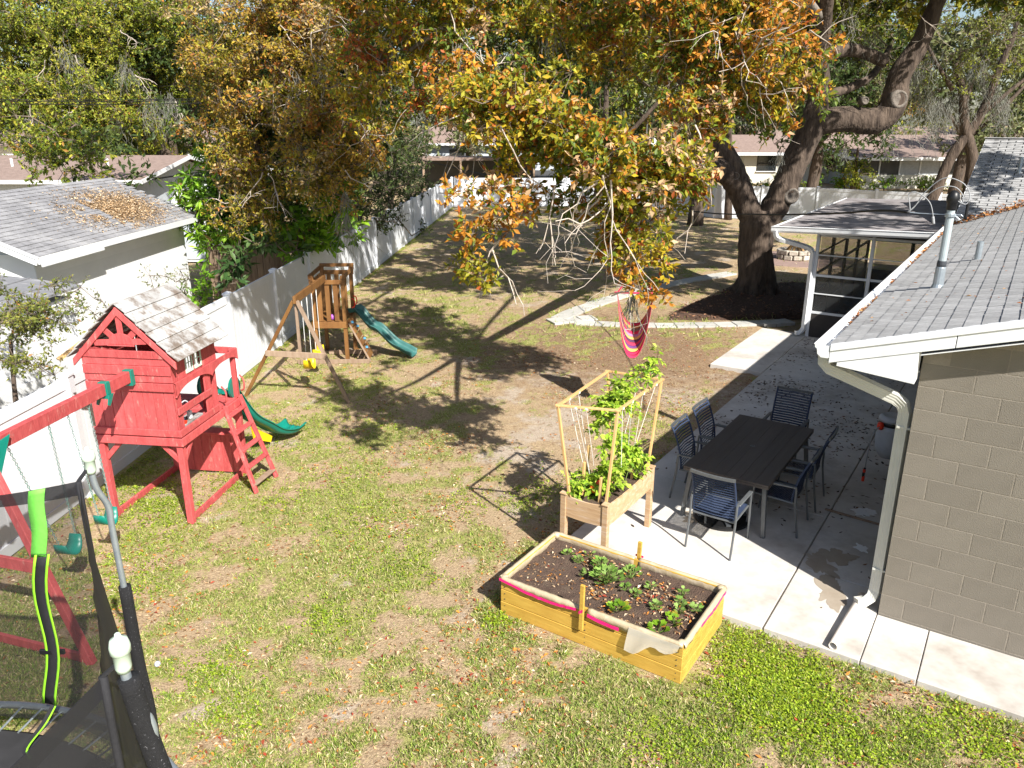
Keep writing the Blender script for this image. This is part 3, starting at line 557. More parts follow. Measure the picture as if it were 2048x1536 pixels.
# leaves caught in gutter and valley
k = 1800; yy = 0.6 + 9.0 * rng.random(k) ** 0.75; ok = fbm(yy * 1.5, yy * 0 + 3, 3) > 0.40; yy = yy[ok]; xx = rng.uniform(-.79, -.735, len(yy))
def to_world(x, y): return HC.x + HV.x * x + HU.x * y, HC.y + HV.y * x + HU.y * y
OR = [(3, (0.42, 0.17, 0.05)), (2, (0.30, 0.11, 0.04)), (1.5, (0.52, 0.30, 0.13)), (1, (0.20, 0.09, 0.04))]
a_, b_ = to_world(xx, yy); make_litter('gutter_leaves', a_, b_, 2.60 + rng.random(len(xx)) * .07, 0.04, 0.08, OR, 'rust coloured dry leaves lying in the house gutter', 0.6)
k = 800; t_ = rng.random(k); xx = EX - .1 + t_ * 3.2 + rng.normal(0, .10, k); yy = 10.32 + t_ * 3.2 + rng.normal(0, .10, k); zz = np.maximum(EZ + K * (xx - EX), MZ0 + K * (yy - MY0)); a_, b_ = to_world(xx, yy)
make_litter('valley_leaves', a_, b_, zz + rng.random(k) * .05, 0.06, 0.11, OR, 'rust coloured dry leaves piled in the roof valley', 0.6)
k = 90; xx = rng.uniform(EX, 1, k); yy = rng.uniform(0.2, 9, k); a_, b_ = to_world(xx, yy); make_litter('roof_leaves', a_, b_, EZ + K * (xx - EX) + .008, 0.03, 0.06, OR, 'single dry leaves scattered on the grey shingles', 0.2)

# ------------------------------------------------------------------ service mast and its cables
mz = rz(-0.166); mast = thing('service_mast', 'grey electric service mast with black weatherhead rising through the roof', 'mast', W(2.31, -0.166, mz - 0.1), -HA)
MB().tube([(0, 0, 0), (0, 0, 0.99)], 0.041, 14).build('pipe', 'grey_conduit', mast, smooth=False)
MB().lathe([(0.075, 0.08), (0.056, 0.14), (0.052, 0.32), (0.048, 0.335)], n=14).build('boot', 'galvanised', mast)
MB().lathe([(0.046, 0.33), (0.05, 0.36), (0.046, 0.40)], n=14).build('sealant', 'dark_metal', mast)
MB().lathe([(0.046, 0.95), (0.05, 0.97), (0.05, 1.02), (0.062, 1.03), (0.066, 1.08), (0.052, 1.13), (0.025, 1.155), (0.005, 1.16)], n=16).build('weatherhead', 'black_plastic', mast, smooth=True)
MB().lathe([(0.05, 0.875), (0.054, 0.88), (0.054, 0.91), (0.05, 0.915)], n=14).build('clamp', 'galvanised', mast)
MB().tube([(0.04, 0, 0.9), (0.10, 0, 0.905), (0.135, 0, 0.88), (0.10, 0, 0.85), (0.05, 0, 0.89)], 0.007, 6).build('eye_bolt', 'galvanised', mast)
MB().tube([(-0.05, 0, 0.9), (-0.30, 0.02, 0.895), (-0.40, 0.02, 0.90)], 0.006, 6).build('wire_grip', 'galvanised', mast)
for pts, mt, r in (([(0.03, -0.03, 1.06), (0.13, -0.02, 1.02), (0.15, 0, 1.12), (0.06, 0, 1.24), (-0.12, 0, 1.28), (-0.28, 0.02, 1.13), (-0.36, 0.02, 0.97), (-0.42, 0.02, 0.90)], 'cable_grey', 0.0055),
                   ([(0.03, -0.03, 1.06), (0.09, -0.02, 1.03), (0.09, 0, 1.10), (0.0, 0, 1.19), (-0.15, 0, 1.18), (-0.30, 0.02, 1.05), (-0.38, 0.02, 0.95), (-0.43, 0.02, 0.90)], 'cable_grey', 0.005),
                   ([(-0.15, 0, 0.80), (-0.16, 0, 0.86), (-0.22, 0, 1.02), (-0.36, 0, 1.12), (-0.44, 0.01, 1.10), (-0.42, 0.02, 1.0), (-0.40, 0.02, 0.91)], 'cable_grey', 0.0055),
                   ([(0.148, 0, 0.86), (0.15, 0, 1.05)], 'cable_black', 0.018), ([(-0.145, 0, 0.79), (-0.165, 0, 0.87)], 'cable_grey', 0.016)):
    MB().tube(curve(pts, 6), r, 6).build('cable', mt, mast, smooth=True)
drop = [W(2.31, -0.166, mz + 0.80) + HV * (-0.42)] + [AT(x, y, Y_) for x, y, Y_ in ((1760, 421, 9.6), (1660, 427, 11.0), (1520, 429, 13.4), (1370, 421, 16.5), (1130, 386, 23.5), (760, 300, 40))]
tag(MB().tube(curve(drop, 8), 0.014, 6).build('service_drop', 'cable_black', smooth=True), 'thick black overhead cable sagging from the service mast past the oak', 'cable')
for i, (a, b_, c_, Y_, r) in enumerate((((-60, 199), (215, 200), (470, 196), 27, .012), ((-60, 202), (215, 203), (470, 199), 27, .012), ((-60, 207), (215, 209), (470, 205), 27, .014), ((-60, 196), (215, 182), (470, 158), 28, .006), ((200, 2), (300, 20), (420, 38), 26, .006), ((230, 158), (330, 112), (470, 60), 27, .006))):
    tag(MB().tube(curve([AT(*a, Y_), AT(*b_, Y_), AT(*c_, Y_)], 6), r, 5).build('power_line', 'cable_black'), ['uppermost of three thick power lines in front of the green oak', 'middle one of three thick power lines in front of the green oak', 'lowest of three thick power lines in front of the green oak', 'thin wire just above the power lines at left', 'thin wire crossing the top of the green oak', 'thin wire slanting up through the gap between the left oaks'][i], 'wire')

# ------------------------------------------------------------------ screened porch
porch = thing('screened_porch', 'screened porch with flat roof, white gutter and clear vinyl panels', 'porch', W(10.55, -3.28), -HA)
PX, PY = 2.5, 6.6     # local extent across and along
rf = MB(); rf.prism([(-0.86, -0.46, 2.40), (2.55, -0.46, 2.50), (2.55, PY + .4, 2.56), (-0.86, PY + .4, 2.47)], (0, 0, 0.05)); rf.build('roof', 'porch_roof', porch)
MB().bar((-0.875, -0.46, 2.43), (-0.875, PY + .4, 2.49), 0.02, 0.09).build('side_fascia', 'white_metal', porch)
g2 = MB(); A0 = Vector((-0.90, -0.475, 2.345)); A1 = Vector((2.36, -0.475, 2.435))
for (dy, dz), (ey, ez) in zip([(0, .125), (0, 0), (-.06, 0), (-.09, .04), (-.10, .125)], [(0, 0), (-.06, 0), (-.09, .04), (-.10, .125), (-.112, .13)]):
    q = [A0 + Vector((0, dy, dz)), A0 + Vector((0, ey, ez)), A0 + Vector((0, ey + .004, ez + .004)), A0 + Vector((0, dy + .004, dz + .004))]; g2.prism(q, A1 - A0)
for A_ in (A0, A1): g2.prism([A_ + Vector((0, y, z)) for y, z in ((0, .125), (0, 0), (-.06, 0), (-.09, .04), (-.10, .125))], (0.005, 0, 0))
g2.build('gutter', 'white_metal', porch)
d2 = MB(); rect_tube(d2, curve([(-0.80, -0.53, 2.39), (-0.79, -0.53, 2.30), (-0.70, -0.47, 2.20), (-0.22, -0.13, 2.03), (-0.09, -0.06, 1.92), (-0.075, -0.055, 1.75), (-0.075, -0.055, 0.30), (-0.08, -0.06, 0.18), (-0.14, -0.10, 0.09), (-0.22, -0.16, 0.075)], 4), 0.085, 0.085, side=(0.5, 1, 0)); d2.build('downspout', 'white_metal', porch, smooth=False)
MB().span((-0.02, -0.02, -0.05), (PX, PY, 0.012)).build('floor', 'porch_kick', porch)
def bay(p, q, zs, kick, fm, name, th=0.05):
    p = Vector(p); q = Vector(q); d = (q - p).normalized()
    for i, z in enumerate(zs):
        h_ = th if i % 2 == 0 else 0.018
        MB().bar(p + Vector((0, 0, z)), q + Vector((0, 0, z)), 0.045, h_).build('rail', fm, porch)
    for z0_, z1_ in zip(zs, zs[1:]):
        e = 0.03; nrm = d.cross(Vector((0, 0, 1))) * 0.003
        MB().prism([p + d * e + Vector((0, 0, z0_ + .02)) - nrm, q - d * e + Vector((0, 0, z0_ + .02)) - nrm, q - d * e + Vector((0, 0, z1_ - .02)) - nrm, p + d * e + Vector((0, 0, z1_ - .02)) - nrm], nrm * 2).build('vinyl_pane', 'vinyl_pane', porch)
    if kick: MB().bar(p + Vector((0, 0, zs[0] / 2 - .01)), q + Vector((0, 0, zs[0] / 2 - .01)), 0.03, zs[0] - .04).build('kick_panel', 'porch_kick', porch)
ZS = [0.57, 1.0, 1.41, 1.86, 2.29]
for x in (0.0, 1.12, 2.3): MB().box((x, 0, 1.19), (0.07, 0.07, 2.38)).build('post', 'white_frame', porch, bev=.004)
for a, b_ in ((0.035, 1.085), (1.155, 2.265)): bay((a, 0, 0), (b_, 0, 0), ZS, True, 'white_frame', 'front')
for i in range(5):
    y = i * 1.6; 
    if i: MB().box((0, y, 1.2), (0.07, 0.07, 2.4)).build('post', 'bronze_frame', porch)
    if i < 4: bay((0, y + .035, 0), (0, y + 1.565, 0), ZS, True, 'bronze_frame', 'side')
for i in range(1, 3): MB().box((i * 1.15, PY - .1, 1.2), (0.09, 0.09, 2.4)).build('post', 'bronze_frame', porch)
bay((0.05, PY - .1, 0), (2.4, PY - .1, 0), [0.57, 1.41, 2.29], True, 'bronze_frame', 'back')
MB().span((-0.05, -0.02, 2.31), (PX, 0.02, 2.44)).build('header', 'porch_kick', porch)
MB().span((-0.84, -0.40, 2.375), (PX, PY, 2.385)).build('ceiling', 'porch_kick', porch)
sofa = thing('porch_chair', 'dark lounge chair inside the screened porch', 'chair', W(14.6, -1.75), -HA + 0.3)
MB().box((0, 0, .40), (.62, .62, .16)).build('seat', 'rope_cord', sofa, bev=.04); MB().box((.05, .30, .78), (.6, .10, .72), Matrix.Rotation(-.2, 3, 'X')).build('backrest', 'dark_metal', sofa, bev=.03)
for a in (-1, 1):
    MB().box((a * .33, 0, .58), (.06, .6, .05)).build('armrest', 'dark_metal', sofa, bev=.01)
    for b_ in (-.25, .25): MB().box((a * .3, b_, .16), (.05, .05, .32)).build('leg', 'dark_metal', sofa)

# ------------------------------------------------------------------ white vinyl fence
def fence(name, label, pts, h, boards, z0=LAWN):
    f = thing(name, label, 'fence', (pts[0][0], pts[0][1], z0)); o = Vector((pts[0][0], pts[0][1]))
    ps = [Vector(p) - o for p in pts]
    for p in ps:
        po = MB().box((p.x, p.y, h / 2 - .02), (0.127, 0.127, h + .04)).build('post', 'vinyl', f, bev=.006)
        MB().add([(p.x + a * .075, p.y + b_ * .075, h + z) for z in (0.002, 0.03) for a, b_ in ((-1, -1), (1, -1), (1, 1), (-1, 1))] + [(p.x, p.y, h + .065)], [(0, 1, 2, 3), (0, 1, 5, 4), (1, 2, 6, 5), (2, 3, 7, 6), (3, 0, 4, 7), (4, 5, 8), (5, 6, 8), (6, 7, 8), (7, 4, 8)]).build('post_cap', 'vinyl', po)
    for p, q in zip(ps, ps[1:]):
        d = (q - p).normalized(); a = p + d * .064; b_ = q - d * .064; a3 = Vector((a.x, a.y, 0)); b3 = Vector((b_.x, b_.y, 0)); L = (b3 - a3).length; d3 = Vector((d.x, d.y, 0))
        MB().bar(a3 + Vector((0, 0, h - .09)), b3 + Vector((0, 0, h - .09)), .045, .14).build('top_rail', 'vinyl', f, bev=.004)
        MB().bar(a3 + Vector((0, 0, .09)), b3 + Vector((0, 0, .09)), .045, .15).build('bottom_rail', 'vinyl', f, bev=.004)
        nb = max(2, round(L / 0.152)); wv = L / nb
        if boards:
            for i in range(nb):
                pa = a3 + d3 * (i * wv + .003); pb = a3 + d3 * ((i + 1) * wv - .003)
                MB().bar(pa + Vector((0, 0, h / 2)), pb + Vector((0, 0, h / 2)), .016, h - .32).build('board', 'vinyl', f, bev=.002)
            MB().bar(a3 + Vector((0, 0, h / 2)), b3 + Vector((0, 0, h / 2)), .012, h - .32).build('tongue', 'vinyl', f)
        else:
            mb = MB()
            for i in range(nb): mb.bar(a3 + d3 * (i * wv + .005) + Vector((0, 0, h / 2)), a3 + d3 * ((i + 1) * wv - .005) + Vector((0, 0, h / 2)), .022, h - .32)
            mb.bar(a3 + Vector((0, 0, h / 2)), b3 + Vector((0, 0, h / 2)), .012, h - .32); tag(mb.build('boards', 'vinyl', f), kind='stuff')
    return f
def fx(y): return -5.72 + (y - 7) * 0.0667 if y < 14.2 else -5.24 + (y - 14.2) * 0.0528
ys = [1.9 + 2.43 * i for i in range(0, 19)] ; ys[-1] = 46.72
fence('vinyl_fence', 'white vinyl privacy fence running along the left side of the lawn', [(fx(y), y) for y in ys], 1.66, True)
fence('back_fence', 'sunlit white vinyl fence across the far end of the lawn', [(-3.35 + 2.2 * i, 46.85) for i in range(0, 6)], 1.66, False)
fence('side_fence', 'shaded white vinyl fence behind the oak and the porch', [(7.9, 46.5), (9.2, 43.6), (10.5, 40.9), (12.7, 40.3), (15.2, 39.5), (17.3, 37.7), (19.4, 36.0), (21.5, 34.3)], 1.66, False)
# ------------------------------------------------------------------ neighbouring buildings
FA = math.atan2(0.0528, 1.0)      # the neighbours' plots run parallel to the fence
def win(parent, c, wd, h, ax, frame='white_frame', glass='dark_glass', mull=1, d=0.04):
    c = Vector(c); X_ = Vector(ax).normalized(); N = X_.cross(Vector((0, 0, 1))); M = Matrix((X_, N, Vector((0, 0, 1)))).transposed()
    wo = MB().box(c, (wd, d, h), M).build('window', frame, parent)
    hh = h / mull
    for i in range(mull): MB().box(c + N * (d / 2 + .004) + Vector((0, 0, -h / 2 + hh * (i + .5))), (wd - .12, .012, hh - .10), M).build('pane', glass, wo)
    MB().box(c + N * .05 + Vector((0, 0, -h / 2 - .03)), (wd + .1, .14, .06), M).build('sill', 'white_frame', wo); return wo
# white garage behind the fence
gar = thing('white_garage', 'white garage with grey shingle roof and a heap of dry leaves on it', 'garage', (-8.25, 13.45, 0), -FA)
GL, EV, SL, RW = 6.45, 2.40, 0.42, 2.15
MB().span((-4.0, 0.35, -.1), (-0.33, GL - .25, EV - .02)).build('wall', 'white_stucco', gar)
for i, z in enumerate((1.98, 2.19)): MB().span((-0.33, 0.36, z), (-0.322, GL - .26, z + .19)).build('siding_board', 'siding_white', gar)
MB().prism([(-4.0, 0.36, EV - .03), (-0.33, 0.36, EV - .03), (-RW, 0.36, EV + (RW - .33) * SL)], (0, .1, 0)).build('gable_wall', 'grey_trim', gar)
MB().prism([(-4.0, GL - .36, EV - .03), (-0.33, GL - .36, EV - .03), (-RW, GL - .36, EV + (RW - .33) * SL)], (0, .1, 0)).build('gable_wall', 'white_stucco', gar)
gr = MB().prism([(0, 0, EV - .02), (-RW, 0, EV + RW * SL - .02), (-RW * 2, 0, EV - .02), (-RW * 2, 0, EV + .005), (-RW, 0, EV + RW * SL + .005), (0, 0, EV + .005)], (0, GL, 0)).build('roof', 'roof_felt', gar)
it = []; s = -0.02; j = 0; an2 = math.atan(SL)
while s < RW / math.cos(an2) - .03:
    y = -(j % 2) * TAB / 2
    while y < GL - .2: it.append((-s * math.cos(an2), max(y, -.02), EV + .012 + s * math.sin(an2))); y += TAB
    s += EXPO; j += 1
Rg = Matrix.Rotation(an2, 3, 'Y') @ Matrix(((-1, 0, 0), (0, 1, 0), (0, 0, 1)))
mb = MB(); base = [Vector(v.co) for v in tabm.vertices]; fs = [tuple(p.vertices) for p in tabm.polygons]
for p in it: mb.add([Vector(p) + Rg @ (q + Vector((0, 0, random.uniform(0, .004)))) for q in base], fs)
tag(mb.build('roof_shingles', 'garage_shingle', gr), kind='stuff')
MB().box((0.012, GL / 2, EV - .06), (.025, GL, .13)).build('fascia', 'white_metal', gar)
MB().bar((0.005, -.014, EV - .07), (-RW, -.014, EV + RW * SL - .07), .028, .15).build('rake_board', 'white_metal', gar)
MB().bar((0.005, -.032, EV - .01), (-RW, -.032, EV + RW * SL - .01), .03, .04).build('drip_edge', 'white_metal', gar)
MB().span((-.33, .3, EV - .13), (0, GL - .2, EV - .12)).build('soffit', 'white_stucco', gar)
MB().bar((.03, .05, EV - .15), (.03, 2.0, EV - .15), .03, .05).build('loose_trim', 'white_metal', gar)
k = 9000; a = rng.normal(0, 1, (k, 2)); yy = 4.3 + a[:, 0] * .75 + a[:, 1] * .25; ss = 0.95 + a[:, 1] * .40 - a[:, 0] * .08; ok = (ss > 0) & (ss < 2.2) & (yy < 6.3) & (yy > 0) & (fbm(yy * 2, ss * 2, 3) > .38); yy, ss = yy[ok], ss[ok]
lx = -ss * math.cos(an2); lz = EV + .03 + ss * math.sin(an2); X_ = -8.25 + lx * math.cos(-FA) - yy * math.sin(-FA); Y_ = 13.45 + lx * math.sin(-FA) + yy * math.cos(-FA)
make_litter('garage_leaves', X_, Y_, lz, 0.03, 0.075, [(3, (0.44, 0.31, 0.18)), (2, (0.36, 0.23, 0.12)), (2, (0.54, 0.42, 0.28))], 'tan dry leaves heaped on the garage roof', 0.5)
# small white shed in front of it
shed = thing('white_shed', 'low white clapboard shed with weathered grey roof behind the fence', 'shed', (-7.05, 12.45, 0), -FA)
MB().span((-2.4, -3.6, -.1), (-.10, -.10, 1.96)).build('wall', 'white_stucco', shed)
for i in range(10): MB().bar((-.095 , -3.6, .10 + i * .19), (-.095, -.105, .10 + i * .19), .018, .183, up=(.08, 0, 1)).build('siding_board', 'siding_white', shed)
MB().bar((-.09, -.09, 1.0), (-.09, -.091, 1.0), .05, 1.9).build('corner_trim', 'siding_white', shed)
MB().prism([(0, .06, 2.07), (-2.6, .06, 2.36), (-2.6, .06, 2.40), (0, .06, 2.11)], (0, -3.9, 0)).build('roof', 'shed_roof', shed)
for i in range(5): MB().bar((-.35 - i * .5, .06, 2.118 + .0557 * (i + .7)), (-.35 - i * .5, -3.8, 2.118 + .0557 * (i + .7)), .03, .012).build('roof_seam', 'shed_roof', shed)
# brown roofed house beyond the garage
bh = thing('brown_roof_house', 'low neighbour house with long brown shingle roof beyond the garage', 'house', (-14.4, 31, 0), 0.0)
MB().span((-16, .5, -.1), (-.5, 10, 2.45)).build('wall', 'grey_trim', bh)
MB().prism([(0, 0, 2.48), (0, 5, 3.22), (0, 10, 2.48), (0, 10, 2.54), (0, 5, 3.28), (0, 0, 2.54)], (-17, 0, 0)).build('roof', 'brown_shingle', bh)
MB().prism([(-.5, .5, 2.4), (-.5, 9.5, 2.4), (-.5, 5, 3.16)], (-.1, 0, 0)).build('gable_wall', 'grey_trim', bh)
for a, b_, za, zb in ((0, 5, 2.46, 3.2), (5, 10, 3.2, 2.46)): MB().bar((.015, a, za), (.015, b_, zb), .03, .16).build('rake_board', 'white_metal', bh)
MB().box((-8.5, -.015, 2.46), (17, .03, .15)).build('fascia', 'white_metal', bh)
for (x, y) in ((-6.5, 2.6), (-2.6, 2.8)): MB().tube([(x, y, 2.8), (x, y, 3.25)], .05, 10).build('vent_pipe', 'white_metal', bh)
# little white plastic shed next to it
ps_ = thing('plastic_shed', 'small rounded white storage shed half hidden by the mango tree', 'shed', (-11.1, 27.2, 0), -.1)
MB().prism([(-.7, 0, 0), (.7, 0, 0), (.7, 0, 1.9), (.5, 0, 2.35), (0, 0, 2.55), (-.5, 0, 2.35), (-.7, 0, 1.9)], (0, 1.6, 0)).build('shell', 'white_stucco', ps_); MB().box((0, -.02, .95), (.8, .03, 1.7)).build('door', 'grey_trim', ps_)
# white house beyond far-left trees
wh = thing('white_far_house', 'bright white house wall glimpsed beneath the green oak', 'house', (-34, 66, 0), 0)
MB().span((-14, 0, 0), (12, 8, 2.9)).build('wall', 'white_stucco', wh); MB().prism([(-15, -.6, 2.9), (-15, 4, 4.1), (-15, 8.6, 2.9)], (28, 0, 0)).build('roof', 'brown_shingle', wh)
for x in (-8, -2, 5): win(wh, (x, -.02, 1.6), 1.6, 1.2, (1, 0, 0), mull=2)
# brown plank fence and dark gate between garage and vinyl fence
pf = thing('plank_fence', 'short brown plank fence closing the gap beside the garage', 'fence', (-7.55, 19.6, 0), 0)
for i in range(12):
    MB().box((i * .165, random.uniform(-.01, .01), .85), (.155, .02, 1.7 + random.uniform(-.05, .03))).build('plank', 'old_fence_wood', pf)
for z in (.4, 1.3): MB().box((.9, .03, z), (2.0, .04, .09)).build('rail', 'old_fence_wood', pf)
MB().box((-.08, 0, .95), (.10, .10, 1.95)).build('post', 'old_fence_wood', pf)
lp = thing('leaning_plank', 'loose pale plank leaning on the shed beside the playhouse roof', 'plank', (-6.15, 11.2, 0))
MB().bar((-.55, -.25, 1.30), (.25, .9, 1.98), .10, .03).build('board', 'pine', lp)
# long cream house beyond the back fence, right
ch = thing('cream_house', 'long cream house with brown roof and screened porch beyond the back fence', 'house', (20, 66, 0), 0.0)
MB().span((-1, 0, -.1), (26, 9, 2.35)).build('wall', 'cream_stucco', ch)
MB().prism([(-2, -.8, 2.30), (-2, 4.5, 3.62), (-2, 10, 2.30), (-2, 10, 2.38), (-2, 4.5, 3.72), (-2, -.8, 2.38)], (29, 0, 0)).build('roof', 'brown_shingle', ch)
MB().box((12.5, -.84, 2.30), (29, .06, .22)).build('fascia', 'white_metal', ch)
win(ch, (.9, -.03, 1.55), 1.6, 1.25, (1, 0, 0), frame='bronze_frame', mull=2); win(ch, (6.4, -.03, 1.65), 1.3, 1.15, (1, 0, 0), frame='bronze_frame', mull=2); win(ch, (-0.2 + 12, -.03, 1.6), 1.0, 1.1, (1, 0, 0), frame='bronze_frame', mull=2)
MB().span((6.1, -5.6, -.1), (13.9, -5.45, .95)).build('porch_wall', 'cream_stucco', ch); MB().span((6.1, -5.6, -.1), (6.25, 0, .95)).build('porch_wall', 'grey_trim', ch)
MB().prism([(5.2, -6.4, 2.14), (14.8, -6.4, 2.14), (14.8, -.7, 2.62), (5.2, -.7, 2.62)], (0, 0, .1)).build('porch_roof', 'brown_shingle', ch)
MB().box((10, -6.45, 2.14), (9.8, .06, .22)).build('porch_fascia', 'white_metal', ch); MB().bar((5.17, -6.4, 2.16), (5.17, -.7, 2.64), .06, .2).build('porch_fascia', 'white_metal', ch)
for i in range(6):
    x = 6.15 + i * 1.53; MB().box((x, -5.52, 1.55), (.10, .10, 1.2)).build('porch_post', 'white_frame', ch)
    if i < 5: MB().box((x + .765, -5.50, 1.55), (1.42, .02, 1.18)).build('porch_screen', 'curtain' if i in (2, 3) else 'dark_screen', ch)
for i in range(4):
    y = -5.45 + i * 1.36; MB().box((6.17, y, 1.55), (.08, .08, 1.2)).build('porch_post', 'white_frame', ch); MB().box((6.19, y + .68, 1.55), (.02, 1.27, 1.18)).build('porch_screen', 'dark_screen', ch)
# far houses across the street
for i, (x, y, L_, mt, lab) in enumerate(((44, 96, 30, 'brown_shingle', 'far house with pinkish brown roof at the right beyond the cream house'), (2, 84, 22, 'brown_shingle', 'far grey house with low brown roof behind the middle trees'))):
    fh = thing('far_house', lab, 'house', (x, y, 0)); MB().span((-L_ / 2, 0, 0), (L_ / 2, 8, 2.6)).build('wall', ['white_stucco', 'grey_trim'][i], fh)
    MB().prism([(-L_ / 2 - .6, -.7, 2.6), (-L_ / 2 - .6, 4, 4.3), (-L_ / 2 - .6, 8.7, 2.6)], (L_ + 1.2, 0, 0)).build('roof', mt, fh); MB().box((0, -.74, 2.6), (L_ + 1.2, .06, .2)).build('fascia', 'white_metal', fh)
    for x_ in (-L_ * .35, -L_ * .1, L_ * .15, L_ * .38): win(fh, (x_, -.03, 1.5), 1.6, 1.2, (1, 0, 0), frame='bronze_frame', mull=2)
rc = thing('red_canopy_shed', 'dark red open shed beyond the back fence', 'shed', (-2.2, 58, 0))
MB().span((-4.5, 0, 2.1), (4.0, 3, 2.3)).build('roof', 'brown_shingle', rc)
for x in (-4.2, -1.5, 1.2, 3.8): MB().box((x, .1, 1.05), (.14, .14, 2.1)).build('post', 'weathered_wood', rc)
MB().span((-4.4, 2.8, 0), (3.9, 2.9, 2.1)).build('back_wall', 'dark_screen', rc)
sdish = thing('satellite_dish', 'small round white satellite dish beyond the back fence', 'satellite dish', AT(1302, 285, 60)); MB().lathe([(0.02, 0), (.2, .02), (.38, .09), (.40, .11)], n=20).build('dish', 'white_metal', sdish).rotation_euler = (R(70), 0, R(15)); MB().tube([(0, .05, 0), (0, .1, -2.2)], .03, 6).build('pole', 'galvanised', sdish)
# dark pickup parked at far right
car = thing('parked_car', 'black pickup parked beside the cream house at far right', 'car', (43.6, 75, 0), R(200))
MB().prism([(-2.6, -.95, .45), (2.6, -.95, .45), (2.65, -.95, .95), (1.5, -.95, 1.08), (-2.6, -.95, 1.05)], (0, 1.9, 0)).build('body', 'car_black', car, bev=.06)
cb = MB().add([(-.9, -.9, 1.05), (1.3, -.9, 1.05), (.75, -.75, 1.75), (-.8, -.75, 1.75), (-.9, .9, 1.05), (1.3, .9, 1.05), (.75, .75, 1.75), (-.8, .75, 1.75)], [(0, 1, 2, 3), (4, 5, 6, 7), (0, 4, 7, 3), (1, 5, 6, 2), (3, 2, 6, 7)]).build('cab', 'car_black', car, bev=.04)
for s_ in (-1, 1):
    MB().add([(-.7, s_ * .90, 1.12), (.95, s_ * .90, 1.12), (.68, s_ * .79, 1.65), (-.68, s_ * .79, 1.65)], [(0, 1, 2, 3)]).build('side_window', 'dark_glass', cb)
    for x in (-1.65, 1.7):
        wh_ = MB().tube([(x, s_ * .78, .40), (x, s_ * 1.0, .40)], .40, 18).build('wheel', 'black_rubber', car); MB().tube([(x, s_ * 1.0, .40), (x, s_ * 1.015, .40)], .24, 12).build('rim', 'chrome', wh_)
    MB().box((2.62, s_ * .7, .82), (.06, .35, .16)).build('headlight', 'chrome', car)
rd = MB().add([(-400, 77, .006), (400, 70, .006), (400, 80, .006), (-400, 88, .006)], [(0, 1, 2, 3)]).build('street', 'asphalt'); tag(rd, kind='structure')
# ------------------------------------------------------------------ patio table and chairs (local x = v, y = u)
TZ = 0.69
tb = thing('patio_table', 'dark brown slatted patio table on grey metal legs', 'table', W(1.86, -1.89), -HA)
for i in range(6): MB().box((-.51 + .17 * (i + .5), 0, TZ - .012), (.1693, 2.10, .024)).build('tabletop_plank', 'table_top', tb, bev=.003)
MB().span((-.51, -1.05, TZ - .052), (.51, 1.05, TZ - .0255)).build('apron', 'table_top', tb)
MB().lathe([(.030, TZ), (.034, TZ + .004), (.026, TZ + .006), (.018, TZ + .002)], n=14).build('umbrella_hole', 'chair_frame', tb)
for sx in (-1, 1):
    for sy in (-1, 1): MB().bar((sx * .44, sy * .93, TZ - .052), (sx * .50, sy * 1.0, 0), .05, .05, up=(1, 0, 0)).build('leg', 'chair_frame', tb, bev=.004)
for sy in (-1, 1): MB().bar((-.44, sy * .95, TZ - .075), (.44, sy * .95, TZ - .075), .03, .04).build('crossbar', 'chair_frame', tb)
ub = thing('umbrella_base', 'black cross-shaped umbrella base on the slab under the table', 'umbrella base', W(1.05, -1.95), -HA)
MB().lathe([(.33, .002), (.33, .03), (.30, .045), (.08, .06)], n=28).build('plate', 'black_plastic', ub)
for a in range(4): MB().bar((0, 0, .075), (.30 * math.cos(a * 1.571 + .6), .30 * math.sin(a * 1.571 + .6), .06), .06, .02).build('spoke', 'dark_metal', ub)
MB().tube([(0, 0, .06), (0, 0, .42)], .026, 12).build('sleeve', 'dark_metal', ub)
# chair, seat faces +y
chair = thing('patio_chair', 'x', 'chair', (0, 0, 0), 0, 'six rope patio chairs round the table')
CW, SZ = 0.245, 0.40
for s in (-1, 1):
    MB().tube(curve([(s * CW, -.32, 0), (s * CW, -.26, .38), (s * CW, -.25, .58), (s * (CW - .004), -.20, .595), (s * (CW - .004), .16, .575)], 5), .0125, 6).build('leg', 'chair_frame', chair)
    MB().tube([(s * CW, .24, 0), (s * CW, .20, .40), (s * CW, .185, .572)], .0125, 6).build('leg', 'chair_frame', chair)
    MB().box((s * CW, -.02, .602), (.045, .40, .018)).build('armrest', 'chair_frame', chair, bev=.005)
bs = lambda t: Vector((0, -.215 - .02 * t - .13 * t * t, SZ + .02 + t * .52))
for s in (-1, 1): MB().tube([bs(t / 8) + Vector((s * .225, 0, 0)) for t in range(9)], .012, 6).build('back_post', 'rope_cord', chair)
tp = MB(); rows = []
for t in range(9):
    x = -.237 + .474 * t / 8; sag = .014 * (1 - (2 * t / 8 - 1) ** 2); rows.append(bs(1) + Vector((x, -sag, -sag * .4)))
for a, b_ in zip(rows, rows[1:]): tp.bar(a, b_, .022, .032)
tp.build('top_rail', 'chair_frame', chair)
cd = MB()
for i in range(30):
    t = .03 + i / 30 * .95; p = bs(t); y = .016 * (1 if i % 2 else -1) * .4; cd.tube([p + Vector((-.222, y, 0)), p + Vector((0, y - .018, 0)), p + Vector((.222, y, 0))], .0060, 4, cap=False)
tag(cd.build('back_cords', 'rope_cord', chair), kind='stuff')
sf = MB()
for s in (-1, 1): sf.tube([(s * .225, -.225, SZ), (s * .225, .22, SZ + .02)], .012, 6)
sf.tube([(-.225, -.225, SZ), (.225, -.225, SZ)], .012, 6); sf.tube([(-.225, .22, SZ + .02), (.225, .22, SZ + .02)], .012, 6); sf.build('seat_frame', 'chair_frame', chair)
sc_ = MB()
